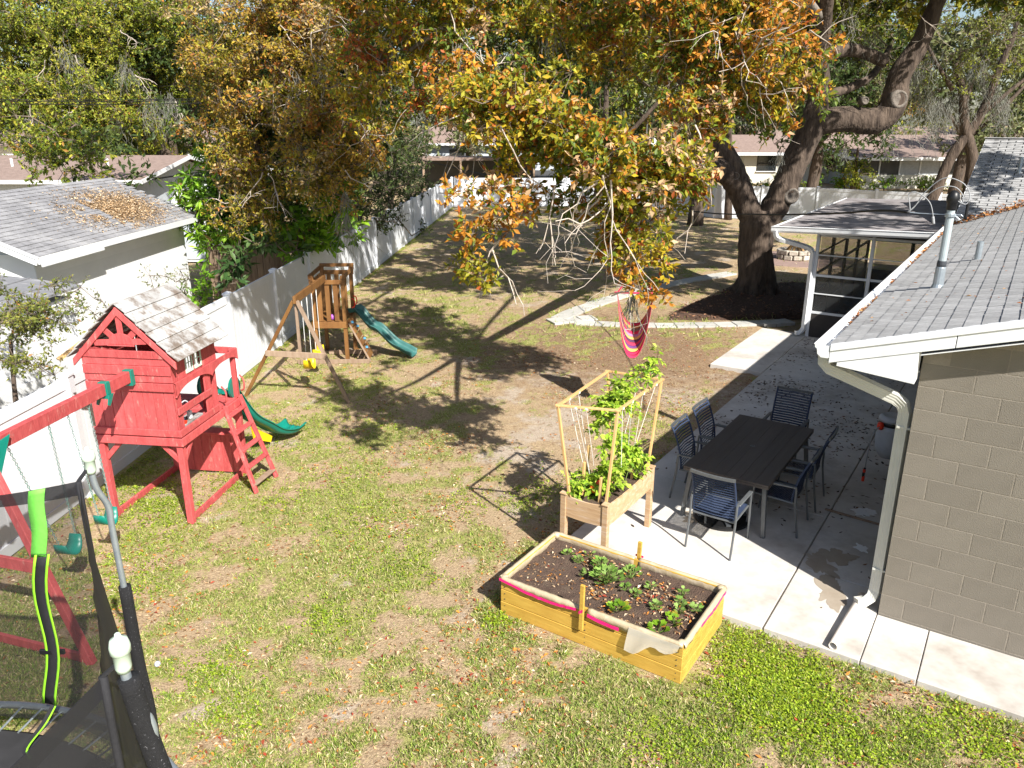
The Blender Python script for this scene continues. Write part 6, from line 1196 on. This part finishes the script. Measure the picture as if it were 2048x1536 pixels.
L5 = LP([(1640, 120, 21.6, .18), (1690, 100, 21.8, .17), (1735, 108, 22, .16), (1772, 125, 22, .15)])
L6 = LP([(1655, 190, 22, .14), (1700, 175, 22.5, .12), (1745, 150, 23, .10), (1780, 95, 24, .08)])
L7 = LP([(1230, 280, 11.5, .07), (1250, 380, 9.2, .04), (1265, 500, 8.3, .02)])
L8 = LP([(1645, 40, 21, .12), (1560, -60, 18, .08), (1470, -20, 11.8, .05), (1440, 90, 10.6, .03)])
L9 = LP([(1330, 90, 20.5, .10), (1150, -40, 17, .06), (950, 20, 13, .045), (820, 100, 13, .03)])
L10 = LP([(1655, -60, 20, .2), (1600, -260, 24, .16), (1400, -300, 27, .12)]); L11 = LP([(1290, 10, 20, .12), (1150, -120, 24, .1), (950, -130, 28, .08)])
limbs = [L1, L2, L3, L4, L5, L6, L7, L8, L9, L10, L11]
for l_ in limbs: limb(oak, l_, 'limb', 'bark' if l_[0][1] > .12 else 'bark_pale', n=14 if l_[0][1] > .2 else 9)
for (x, y, rr_, Y_) in ((1802, 198, 21, 21.62), (1733, 201, 9, 21.62), (1586, 392, 19, 21.60), (1473, 352, 10, 21.62)):
    c = AT(x, y, Y_) - OO; k = rr_ * Y_ / 1548 * .7; s_ = MB().lathe([(k * 1.3, -.22), (k * 1.2, -.08), (k * 1.0, -.02), (k * .82, -.03), (k * .74, -.055), (k * .35, -.045), (.004, -.04)], n=18).build('branch_scar', 'bark_scar', oak, smooth=True); s_.location = c; s_.rotation_euler = (R(88), 0, R(8))
fm_ = MB()
for l_ in (L4, L5, L2):
    for p in curve([q for q, r in l_[:5]], 8): fm_.tube([p + Vector((random.uniform(-.1, .1), random.uniform(-.1, .1), .2)), p + Vector((random.uniform(-.15, .15), random.uniform(-.2, .1), .36))], [.16, .02], 5)
near = [B(985, 215, 8.6, 80, 32, .4, 16), B(1070, 258, 8.4, 75, 36, .5, 20), B(1150, 300, 8.2, 75, 38, .5, 22), B(1230, 335, 8.2, 70, 40, .5, 22), B(1310, 345, 8.3, 60, 36, .5, 17), B(1375, 380, 8.6, 32, 40, .35, 8), B(925, 180, 9.1, 45, 32, .4, 8),
        B(1245, 410, 8.2, 34, 45, .3, 11), B(1258, 480, 8.2, 30, 40, .25, 9), B(1270, 545, 8.2, 24, 30, .2, 5), B(1005, 400, 8.2, 34, 42, .3, 8), B(968, 470, 8.05, 26, 34, .25, 5), B(946, 540, 8.05, 18, 26, .2, 3), B(1120, 375, 8.3, 40, 22, .3, 4),
        B(1480, 100, 10.53, 140, 110, 1.0, 70), B(1565, 180, 10.53, 60, 60, .6, 18), B(1415, 190, 10.21, 60, 60, .6, 18), B(1420, 20, 10.53, 120, 60, .8, 30), B(1240, 50, 12.18, 150, 65, 1.2, 44), B(1090, 170, 10.53, 60, 35, .6, 7),
        B(850, 50, 13.05, 130, 70, 1.2, 46), B(760, 140, 13.05, 80, 80, 1.0, 26), B(905, 175, 12.18, 90, 60, .8, 24), B(700, 60, 13.48, 100, 70, 1.0, 26), B(1000, 30, 13.05, 110, 60, 1.0, 26), B(1370, 120, 10.85, 60, 70, .6, 16)]
near = [((c[0] - OO.x, c[1] - OO.y, c[2] - OO.z), r, int(n * 1.8)) for c, r, n in near]
AP = pts_of(*limbs)
crown(oak, near, [(w_, tuple(min(.8, q * 1.2) for q in c_)) for w_, c_ in FALL], .080, .23, tw=.0035, ntw=9, nl=9, wr=.48, tree_pts=AP)
up = []
for (x, y, z, r_, n) in ((3.6, 15.5, 8.6, 2.0, 26), (6.5, 14.5, 9.4, 2.2, 28), (9.5, 16.5, 9.0, 2.2, 28), (4.5, 19, 9.6, 2.4, 30), (8, 20, 10.6, 2.6, 30), (12, 20, 9.6, 2.5, 30), (5.5, 24, 9.8, 2.5, 30), (10, 25, 10.2, 2.7, 30), (14, 24, 8.8, 2.4, 26), (3, 23, 8.6, 2.0, 22), (7.5, 28, 9.6, 2.5, 26), (12, 29.5, 9.0, 2.5, 26), (2.2, 28, 8.8, 2.2, 24), (5, 32.5, 9.0, 2.4, 24), (10, 33, 8.6, 2.3, 22), (0.5, 19.5, 8.4, 1.6, 14), (1.0, 33, 8.4, 2.0, 18), (16, 20, 8.2, 2.0, 18), (6, 37, 8.6, 2.4, 20), (1.5, 37, 8.2, 2.0, 16), (-1.2, 13.2, 7.9, 1.3, 10), (0.8, 15.6, 8.4, 1.5, 14), (-1.5, 17.5, 8.3, 1.4, 12), (2.5, 19.5, 8.8, 1.8, 16), (8, 35, 8.8, 2.2, 18), (4, 27, 9.4, 2.0, 18), (-0.5, 24, 8.6, 1.6, 12), (-1.4, 9.6, 7.3, 1.1, 10), (-1.2, 11.6, 7.6, .9, 6), (-1.4, 19.5, 8.2, 1.3, 13), (1.6, 12.6, 8.0, 1.0, 7), (2.8, 10.6, 7.9, .9, 6), (-1.6, 22.5, 8.4, 1.4, 13), (-0.6, 26.5, 8.8, 1.5, 13), (0.5, 30, 8.8, 1.6, 14), (14.5, 12.5, 8.3, 2.0, 15), (12.3, 13.8, 8.6, 1.8, 14), (16.5, 14.5, 8.2, 2.0, 15), (11, 11.5, 8.8, 1.4, 8), (13, 33, 9, 2.4, 20), (14.5, 28, 9.2, 2.4, 20), (7, 25.5, 10.2, 2.4, 22), (10.5, 22, 10.2, 2.4, 22), (8.5, 23, 10, 2.5, 22), (6, 21, 9.8, 2.2, 20), (11, 27.5, 9.6, 2.2, 18), (4, 35, 8.8, 2.2, 18), (8, 31, 9.4, 2.2, 18)):
    up.append(((x - OO.x, y - OO.y, z), (r_, r_, r_ * .55), int(n * 2.0)))
crown(oak, up, FALL[:2] + FALL[4:5] + [(2, (0.12, 0.15, 0.025))], .20, .55, tw=.006, ntw=9, nl=9, wr=.55, tree_pts=pts_of(L1, L3, L4, L8, L9, L10, L11), name='upper_crown')
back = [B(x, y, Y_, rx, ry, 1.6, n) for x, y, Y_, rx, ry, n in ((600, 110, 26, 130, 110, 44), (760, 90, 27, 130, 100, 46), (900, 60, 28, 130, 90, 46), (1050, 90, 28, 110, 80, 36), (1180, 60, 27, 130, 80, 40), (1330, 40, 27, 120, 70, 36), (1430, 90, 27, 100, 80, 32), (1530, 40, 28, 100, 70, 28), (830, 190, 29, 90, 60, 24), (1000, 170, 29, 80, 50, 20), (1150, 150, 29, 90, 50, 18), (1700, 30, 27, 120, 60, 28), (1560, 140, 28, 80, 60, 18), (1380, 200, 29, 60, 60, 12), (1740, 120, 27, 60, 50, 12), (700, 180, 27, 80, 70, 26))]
crown(oak, [((c[0] - OO.x, c[1] - OO.y, c[2] - OO.z), r, int(n * 1.3)) for c, r, n in back], OLIVE[:2] + DARK, .15, .5, tw=.007, ntw=8, nl=8, name='inner_shade_leaves', tree_pts=AP)  # dark leaf tones mixed in: the crown's inner shade put into colour
moss(oak, [(tuple(AT(x, y, Y_) - OO), L, wd) for x, y, Y_, L, wd in ((772, 95, 12.8, 1.0, .07), (760, 120, 12.8, .8, .09), (925, 85, 12, .7, .06), (1264, 590, 8.4, .55, .014), (1100, 60, 12, .6, .06), (850, 220, 12, .5, .05), (1885, 200, 22, 1.3, .12), (1830, 220, 22, 1.2, .14), (1790, 240, 22, .9, .14), (1745, 60, 22, 1.2, .12), (1700, 20, 21, 1.1, .10), (1860, 90, 22, 1.3, .12), (1690, 300, 22, .4, .05), (1560, 300, 21, .6, .05))], n=30, r=.007)
bare(oak, [(tuple(AT(x, y, Y_) - OO), d, n) for x, y, Y_, d, n in ((1205, 350, 7.60, (-.25, 0, -1), 9), (1000, 250, 8.05, (.3, 0, -.8), 6), (930, 200, 8.57, (-.3, 0, -1), 7), (1330, 20, 10.53, (.1, 0, -1), 6), (1540, 90, 9.88, (-.2, 0, -1), 7), (1480, 130, 9.88, (.1, 0, -1), 6), (900, 20, 12.18, (.3, 0, -1), 8), (660, 20, 12.70, (.2, 0, -1), 8), (960, 100, 12.18, (.2, 0, -1), 6), (1360, 330, 8.05, (.6, 0, -.4), 5), (1222, 360, 7.60, (-.05, 0, -1), 9), (1195, 365, 7.60, (-.5, 0, -1), 8), (1212, 375, 7.90, (-.3, 0, -1), 6), (1225, 380, 7.90, (.1, 0, -1), 6), (1000, 480, 7.97, (-.4, 0, -1), 5), (985, 500, 7.90, (.4, 0, -1), 4), (860, 150, 12.18, (0, 0, -1), 6), (880, 160, 12.01, (-.3, 0, -1), 6), (815, 40, 12.88, (.2, 0, -1), 6), (800, 20, 12.88, (-.5, 0, -1), 7), (1450, 40, 10.04, (-.2, 0, -1), 6), (1470, 60, 10.04, (.3, 0, -1), 6), (1500, 10, 10.12, (0, 0, -1), 5), (1385, 420, 8.34, (.1, 0, -1), 4), (1390, 250, 8.94, (.2, 0, -1), 4), (1620, 60, 10.12, (.4, 0, -.4), 5), (1840, 30, 20.00, (.4, 0, -1), 5), (1110, 370, 8.05, (-.5, 0, -.6), 5), (730, 20, 13.05, (-.6, 0, -1), 6), (1270, 560, 8.05, (-.3, 0, -.5), 3))])

# ---- russet oak whose boughs droop over the fence
ro = thing('russet_oak', 'oak with drooping brownish orange boughs hanging over the left fence', 'tree', (-8.4, 25.0, 0), 0); RO = Vector(ro.location)
def LR(l_): return [(AT(x, y, Y_) - RO, r) for x, y, Y_, r in l_]
M0 = [(Vector((0, 0, -.2)), .55), (Vector((0, 0, .5)), .42), (Vector((.2, -.1, 3)), .36), (Vector((.5, -.5, 5.5)), .30)]
M1 = [(Vector((.5, -.5, 5.2)), .26)] + LR([(540, 60, 21, .18), (600, 100, 19, .12), (660, 230, 17.5, .06)]); M2 = [(Vector((.4, -.4, 4.6)), .22)] + LR([(500, 190, 20, .12), (520, 330, 18.5, .05)]); M3 = [(Vector((.5, -.5, 5.5)), .25), (Vector((1.5, -1.2, 7.6)), .2)] + LR([(640, -60, 19, .12)]); M4 = LR([(600, 100, 19, .09), (640, 110, 17.2, .05), (585, 250, 17.2, .025)])
for l_, nm in ((M0, 'trunk'), (M1, 'limb'), (M2, 'limb'), (M3, 'limb'), (M4, 'limb')): limb(ro, l_, nm, 'bark')
rb_ = [B(520, 100, 18, 130, 120, 1.3, 62), B(640, 40, 18, 120, 80, 1.3, 40), B(450, 215, 19, 66, 90, .9, 30), B(570, 260, 17.6, 100, 80, .9, 38), B(650, 215, 17, 85, 80, .9, 30), B(480, 360, 18.5, 50, 70, .5, 14), B(540, 400, 17.8, 55, 55, .5, 12), B(465, 425, 18, 32, 28, .3, 5), B(650, 320, 16.8, 60, 50, .5, 15), B(690, 370, 16.4, 30, 45, .3, 7), B(600, 350, 17, 50, 40, .4, 9), B(720, 300, 16.4, 40, 50, .4, 8), B(700, 170, 16.6, 50, 60, .5, 12), B(430, 130, 20, 60, 60, .8, 18), B(500, 300, 18, 70, 50, .6, 16)]
rb_ = [((c[0] - RO.x, c[1] - RO.y, c[2]), r, int(n * 2.2)) for c, r, n in rb_]
crown(ro, rb_, [(w_, tuple(min(.8, q * 1.3) for q in c_)) for w_, c_ in RUSSET], .092, .34, tw=.005, ntw=9, nl=8, tree_pts=pts_of(M0, M1, M2, M3, M4))
upr = [((-RO.x + x, -RO.y + y, z), (1.8, 1.8, 1.1), 18) for x, y, z in ((-11, 22, 8.8), (-10, 25, 8.8), (-6.5, 24, 9), (-3, 25.5, 8.6), (-9, 28, 8.8), (-5, 29, 8.8))]
crown(ro, upr, RUSSET, .16, .55, tw=.008, ntw=8, nl=8, name='upper_crown', tree_pts=pts_of(M0, M3))
moss(ro, [(tuple(AT(x, y, Y_) - RO), L, wd) for x, y, Y_, L, wd in ((690, 385, 16.4, 1.9, .02), (693, 430, 16.3, 1.2, .025), (640, 120, 16.6, .9, .07), (480, 180, 18, 1.0, .10), (600, 290, 16.8, .7, .06), (450, 300, 18.4, .8, .08), (590, 150, 17, .6, .08), (760, 150, 16, .6, .06), (540, 200, 18, .6, .08))], n=26, r=.007)
bare(ro, [(tuple(AT(x, y, Y_) - RO), d, n) for x, y, Y_, d, n in ((525, 345, 17.4, (-.3, 0, -1), 7), (540, 350, 17.4, (.2, 0, -1), 7), (545, 180, 17, (0, 0, -1), 6), (625, 60, 16.6, (-.4, 0, -.8), 7), (660, 110, 16.4, (.4, 0, -1), 6), (715, 240, 16.2, (.5, 0, -1), 7), (735, 250, 16.2, (.2, 0, -1), 7), (690, 340, 16.3, (.2, 0, -1), 5), (620, 180, 16.6, (-.5, 0, -1), 6), (470, 390, 17.6, (-.6, 0, -.5), 5), (560, 50, 17, (.6, 0, -.6), 7))], r=.017)

def tree(name, label, loc, trunk, blobs, pal, L, cr, tw=.008, r0=.3, mt='bark', extra=(), cat='tree', group=None, twmat='twig', **kw):
    t = thing(name, label, cat, loc, 0, group); o = Vector(loc); tr_ = [(Vector(p) - o, r0 * (1 - .6 * i / max(1, len(trunk) - 1))) for i, p in enumerate(trunk)]; limb(t, tr_, 'trunk', mt, n=10); ls = [tr_]
    for e in extra: l_ = [(Vector(p) - o, e[1] * (1 - .55 * i / (len(e[0]) - 1))) for i, p in enumerate(e[0])]; limb(t, l_, 'limb', mt, n=9); ls.append(l_)
    crown(t, [((c[0] - o.x, c[1] - o.y, c[2] - o.z), r, n) for c, r, n in blobs], pal, L, cr, tw=tw, twmat=twmat, tree_pts=pts_of(*ls), **kw); return t
# ---- green oak over the neighbours' roofs
gb = [B(90, 70, 43.5, 110, 90, 2.8, 70), B(220, 90, 43.5, 110, 100, 2.8, 74), B(330, 60, 45.0, 90, 80, 2.8, 44), B(80, 200, 42.0, 90, 70, 2.2, 46), B(190, 210, 41.2, 80, 70, 2.2, 44), B(260, 260, 41.2, 60, 50, 1.7, 22), B(115, 290, 40.5, 50, 55, 1.4, 20), B(20, 120, 42.0, 60, 110, 2.1, 34), B(350, 170, 46.5, 60, 50, 1.7, 22), B(140, 0, 45.0, 160, 60, 2.8, 50), B(330, 290, 49.5, 60, 35, 1.7, 14), B(20, 290, 40.5, 36, 40, 1.1, 10), B(300, 0, 46.5, 110, 50, 2.8, 34), B(160, 340, 39.8, 26, 26, 0.6, 5) , B(112, 300, 27, 34, 44, .8, 10), B(150, 338, 26.5, 20, 20, .4, 3)]
tree('green_oak', 'large olive green oak rising behind the neighbours\' garage', (-20.5, 48, 0), [(-20.5, 48, -.2), (-20.4, 48, 2), (-20.2, 47.5, 5), (-20.5, 46.5, 8), (-21, 46, 11)], [(c, r, int(n * 2.4)) for c, r, n in gb], [(w_, tuple(q * 1.2 for q in c_)) for w_, c_ in OLIVE], .175, .62, r0=.6, extra=(([(-20.3, 47.7, 4.5), (-16, 47, 6.4), (-12, 48, 7)], .34), ([(-20.3, 47.6, 5), (-24, 44.5, 6), (-27, 43, 6.5)], .3), ([(-20.4, 47, 7), (-17, 45, 9), (-14, 44, 10)], .26)), ntw=9, nl=8)
go_ = bpy.data.objects['green_oak']; GO = Vector(go_.location)
crown(go_, [((c[0] - GO.x, c[1] + 2.2 - GO.y, c[2]), r, n) for c, r, n in gb], DARK, .28, .8, tw=0, ntw=7, nl=7, name='inner_shade_leaves')  # dark leaves behind the green ones: interior shade put into leaf colour
crown(ro, [((c[0] - .1, c[1] + 1.8, c[2]), r, n // 2) for c, r, n in rb_], DARK, .17, .5, tw=0, ntw=7, nl=7, name='inner_shade_leaves')  # dark leaves set behind the russet boughs to paint their inner shade
moss(go_, [(tuple(AT(x, y, 40.5) - GO), L * 1.5, wd * 1.5) for x, y, L, wd in ((130, 95, 1.3, .18), (250, 130, 1.2, .15), (170, 170, 1.2, .14), (60, 230, 1.4, .16), (300, 200, 1.3, .16), (230, 230, 1.1, .14), (340, 190, 1.2, .12))], n=60, r=.009)
bare(go_, [(tuple(AT(x, y, 40) - GO), d, n) for x, y, d, n in ((150, 110, (.3, 0, -1), 9), (60, 210, (0, 0, -1), 9), (270, 150, (.4, 0, -1), 8), (350, 200, (.5, 0, -1), 9), (160, 200, (-.2, 0, -1), 10), (240, 60, (.2, 0, -1), 8), (90, 120, (-.3, 0, -1), 8))], r=.034)
# ---- dark evergreens along the far part of the fence
for i, (x, y, r_, h, lab) in enumerate(((-5.9, 27.5, 1.7, 4.4, 'dark evergreen shrub tree leaning over the fence beside the mango'), (-6.2, 31.5, 2.0, 4.6, 'dark evergreen tree in the middle of the shaded fence row'), (-5.6, 36, 1.9, 4.2, 'dark evergreen tree near the far fence corner'), (-5.4, 41, 2.0, 4.0, 'dark evergreen tree just behind the far fence corner'))):
    tree('evergreen_tree', lab, (x, y, 0), [(x, y, -.2), (x + .1, y, 1.5), (x, y + .1, h)], [((x, y, 2.0), (r_, r_, 1.4), 46), ((x + .3, y - .3, h - .6), (r_ * .85, r_ * .85, 1.2), 34), ((x + .6, y - .6, 1.5), (r_ * .7, r_ * .5, .7), 18)], DARK, .12, .45, r0=.18, group='evergreen trees along the fence', ntw=8, nl=7)
# ---- mango tree and broad-leaved shrubs by the fence
tree('mango_tree', 'bright green mango tree with long drooping leaves beside the garage', (-7.6, 22.2, 0), [(-7.6, 22.2, -.1), (-7.6, 22.2, 1), (-7.5, 22, 2.6)], [B(440, 372, 20.6, 58, 50, .7, 50), B(415, 420, 20.4, 40, 40, .5, 24), B(475, 335, 20.8, 40, 36, .5, 20), B(450, 460, 20, 40, 30, .5, 16), B(505, 440, 20.2, 44, 40, .5, 20)], MANGO, .26, .40, r0=.12, ntw=5, nl=7, droop=.45, wr=.24)
tree('rubber_shrub', 'shrub with large glossy green leaves by the fence under the russet boughs', (-5.9, 20.2, 0), [(-5.9, 20.2, -.1), (-5.9, 20.2, 1), (-5.9, 20.2, 2)], [B(640, 440, 19.4, 52, 46, .4, 26), B(600, 475, 19.0, 46, 28, .35, 16), B(675, 400, 19.6, 36, 40, .4, 15), B(570, 425, 19.2, 36, 30, .4, 12)], MANGO, .24, .36, r0=.09, ntw=5, nl=6, droop=.2, wr=.42)
tree('loquat_shrub', 'small loquat shrub with long dark leaves above the plank fence', (-6.9, 18.0, 0), [(-6.9, 18, -.1), (-6.9, 18, .8), (-6.8, 18, 1.8)], [B(500, 515, 17.6, 46, 24, .35, 7), B(470, 530, 17.8, 24, 20, .3, 3), B(540, 500, 17.8, 26, 20, .3, 4)], [(3, (0.05, 0.11, 0.03)), (2, (0.10, 0.17, 0.05)), (1, (0.16, 0.15, 0.06))], .28, .30, r0=.05, ntw=4, nl=6, wr=.32)
tree('bean_bush', 'low bright green bush growing against the fence behind the playhouse roof', (-5.95, 14.6, 0), [(-5.95, 14.6, -.1), (-5.95, 14.6, .8), (-5.95, 14.6, 1.5)], [B(400, 588, 14.2, 40, 16, .35, 12), B(370, 600, 14, 20, 12, .2, 4)], MANGO, .10, .22, r0=.04, ntw=6, nl=7, cat='bush', wr=.5)
tree('citrus_shrub', 'thin twiggy shrub with small olive leaves in front of the white shed', (-6.55, 9.6, 0), [(-6.55, 9.6, -.1), (-6.55, 9.6, 1), (-6.5, 9.7, 2)], [B(30, 640, 9.4, 60, 70, .4, 24), B(90, 640, 9.6, 60, 60, .35, 15), B(40, 720, 9.2, 50, 46, .35, 14), B(110, 690, 9.5, 36, 36, .3, 6), B(20, 590, 9.6, 36, 26, .25, 5)], [(3, (0.17, 0.20, 0.04)), (2, (0.26, 0.26, 0.05)), (2, (0.10, 0.13, 0.03)), (.5, (0.4, 0.2, 0.06))], .055, .22, tw=.003, r0=.05, ntw=9, nl=7, cat='shrub')
tree('vine_shrub', 'sparse twiggy vine sprawling over the white garage wall', (-6.6, 13.2, 0), [(-6.6, 13.2, -.1), (-6.6, 13.2, 1), (-6.5, 13.3, 1.6)], [B(290, 570, 13.2, 36, 12, .2, 3), B(345, 565, 13.6, 20, 12, .2, 2), B(180, 620, 12.2, 26, 16, .2, 3), B(160, 600, 12, 14, 20, .15, 2)], GREY, .06, .22, tw=.003, r0=.03, ntw=7, nl=4, cat='vine')
# ---- leaning tree behind the house and other yard trees
lt_ = [AT(x, y, 34) for x, y in ((1838, 445), (1868, 390), (1905, 310), (1960, 232), (1998, 140), (2040, 40))]; l2_ = [AT(x, y, 34) for x, y in ((1935, 400), (1945, 320), (1930, 255), (1925, 190), (1910, 120))]
g0 = Vector((lt_[0].x - .3, 34, LAWN))
tree('leaning_oak', 'mossy oak leaning right behind the house roof', g0, [g0] + lt_, [B(1960, 60, 32, 90, 70, 1.6, 30), B(1900, 140, 34, 60, 60, 1.5, 18), B(2020, 130, 33, 60, 60, 1.4, 16), B(1860, 40, 35, 70, 60, 1.5, 18), B(1760, 130, 36, 60, 60, 1.4, 18), B(1700, 50, 34, 80, 60, 1.5, 20), B(2040, 20, 31, 60, 40, 1.2, 14)], OLIVE[:2] + GREY[:2], .12, .45, r0=.30, extra=((l2_, .28), ([AT(1960, 232, 34), AT(2010, 190, 34), AT(2060, 150, 34)], .12), ([AT(1905, 180, 34), AT(1870, 120, 34), AT(1840, 60, 34)], .1)), ntw=8, nl=7)
moss(bpy.data.objects['leaning_oak'], [(tuple(AT(x, y, 34) - g0), L, wd) for x, y, L, wd in ((1890, 210, 1.8, .2), (1920, 180, 1.8, .2), (1860, 190, 1.5, .18), (1985, 170, 1.6, .18), (2010, 200, 1.6, .15), (1840, 140, 1.6, .2), (1960, 120, 1.6, .2), (1800, 120, 1.6, .2))], n=90, r=.011)
yt = [(1456, 437, 40.2, .16, 'slim young tree standing by the side fence left of the oak'), (1392, 425, 38, .30, 'vine-clad tree trunk just left of the oak fork'), (1192, 414, 45.6, .22, 'dark tree trunk in front of the back fence')]
for i, (x, y, Y_, r_, lab) in enumerate(yt):
    b0_ = AT(x, y, Y_); b0_.z = LAWN; tp = AT(x - 6 + 14 * i, 150, Y_); tree('yard_tree', lab, b0_, [b0_, b0_.lerp(tp, .5) + Vector((.15, 0, 0)), tp], [((tp.x, tp.y, tp.z + .5), (3.0, 3.0, 1.6), 40)] + ([((b0_.x, b0_.y - .3, 2.6), (.5, .5, 1.5), 16)] if i == 1 else []), OLIVE, .15, .6, r0=r_ * 1.3, group='trees at the far end of the yard', ntw=8, nl=7)
# vine-covered stump and hedge plants by the cream house
tree('ivy_bush', 'tall ivy-clad bush in front of the cream house', (24.6, 57.5, 0), [(24.6, 57.5, 0), (24.6, 57.5, 1.5), (24.6, 57.5, 3)], [((24.6, 57.3, 2.4), (1.2, .8, 1.5), 24), ((24.3, 57, .9), (1.4, .8, .9), 16)], OLIVE, .2, .45, r0=.2, ntw=8, nl=6, cat='bush')
for i in range(7):
    x = 18.5 + i * 2.9; tree('hedge_bush', 'low garden bush %s beside the cream house' % ['at the left end', 'second from the left', 'under the ivy bush', 'left of the porch', 'under the porch screens', 'right under the porch', 'at the right end'][i], (x, 58.2, 0), [(x, 58.2, 0), (x, 58.2, .3), (x, 58.2, .5)], [((x, 58, .45), (1.6, .6, .45), 20)], MANGO[:3] + OLIVE[:2], .16, .32, r0=.05, ntw=7, nl=6, group='bushes along the cream house', cat='bush')
# ---- background trees: trunks and crowns that close the view
bgs = [(-46, 62, 9, 5.5, OLIVE), (-33, 74, 11, 6, DARK), (-24, 55, 10, 4.5, OLIVE), (-20, 84, 12, 6.5, OLIVE), (-12, 60, 10.5, 4.5, DARK), (-4, 72, 12, 5.5, GREY), (3.5, 54, 11, 4.0, DARK), (8.5, 62, 11.5, 4.2, OLIVE), (14, 78, 12, 5.5, GREY), (19.5, 52, 11, 4.2, DARK), (27, 80, 12, 6, GREY), (30, 54, 11.5, 4.4, GREY), (39, 88, 12, 6, OLIVE), (41, 58, 11, 4.8, DARK), (52, 72, 11, 5.5, OLIVE), (62, 92, 12, 6.5, DARK), (-62, 84, 12, 7, DARK), (-9, 100, 13, 7, GREY), (6, 104, 13, 7, OLIVE), (24, 108, 13, 7.5, DARK), (46, 112, 13, 7.5, GREY), (-30, 108, 13, 7.5, GREY), (-52, 112, 13, 8, OLIVE), (72, 116, 13, 8, GREY), (-75, 118, 13, 8, DARK), (-16, 56, 9.5, 3.6, DARK), (-30, 60, 9.5, 4.2, DARK), (0.5, 122, 14, 8, DARK), (34, 124, 14, 8, OLIVE), (-42, 126, 14, 8, DARK), (58, 128, 14, 8, GREY), (-20, 128, 14, 8, OLIVE), (16, 128, 14, 8, GREY), (84, 100, 13, 8, OLIVE)]
whr = ['far left edge', 'left', 'left behind the green oak', 'left distance', 'left of the middle', 'middle distance', 'middle with the visible trunk', 'right of the middle', 'centre right distance', 'behind the oak', 'behind the cream house', 'right of the oak limbs', 'right distance', 'behind the leaning oak', 'right edge', 'far right edge', 'outer far left', 'farthest row centre left', 'farthest row centre', 'farthest row centre right', 'farthest row right', 'farthest row left', 'farthest row outer left', 'farthest row outer right', 'farthest row left edge', 'dark one behind the brown roof', 'dark one behind the green oak', 'last row centre', 'last row right of centre', 'last row left', 'last row right', 'last row left of centre', 'last row just right of centre', 'last row right edge']
for i, (x, y, h, r_, pal) in enumerate(bgs):
    s = .26 + y * .0022; bl = [((x + rng.normal(0, r_ * .35), y + rng.normal(0, r_ * .3), h * q), (r_ * .85, r_ * .6, h * .24), 46) for q in (.42, .55, .7, .85, 1.0)]
    if y > 82: bl.append(((x, y, h * .25), (r_ * 1.2, r_ * .5, h * .2), 40))
    tree('background_tree', 'distant background tree, %s' % whr[i], (x, y, 0), [(x, y, -.2), (x + .2, y, h * .25), (x - .2, y + .2, h * .5), (x + .3, y, h * .8)], bl, pal, s, s * 2.6, tw=.012, r0=.42, extra=(([(x, y, h * .3), (x + r_ * .5, y - .3, h * .5), (x + r_ * .8, y, h * .62)], .2), ([(x, y, h * .34), (x - r_ * .5, y - .3, h * .52), (x - r_ * .8, y, h * .66)], .2)), group='trees in the background', ntw=7, nl=6, shell=.4, twmat='bark')
tag(MB().add([(-900, 300, -1), (900, 300, -1), (900, 330, 14), (-900, 330, 14)], [(0, 1, 2, 3)]).build('distant_woods', 'mulch'), kind='structure') if False else None
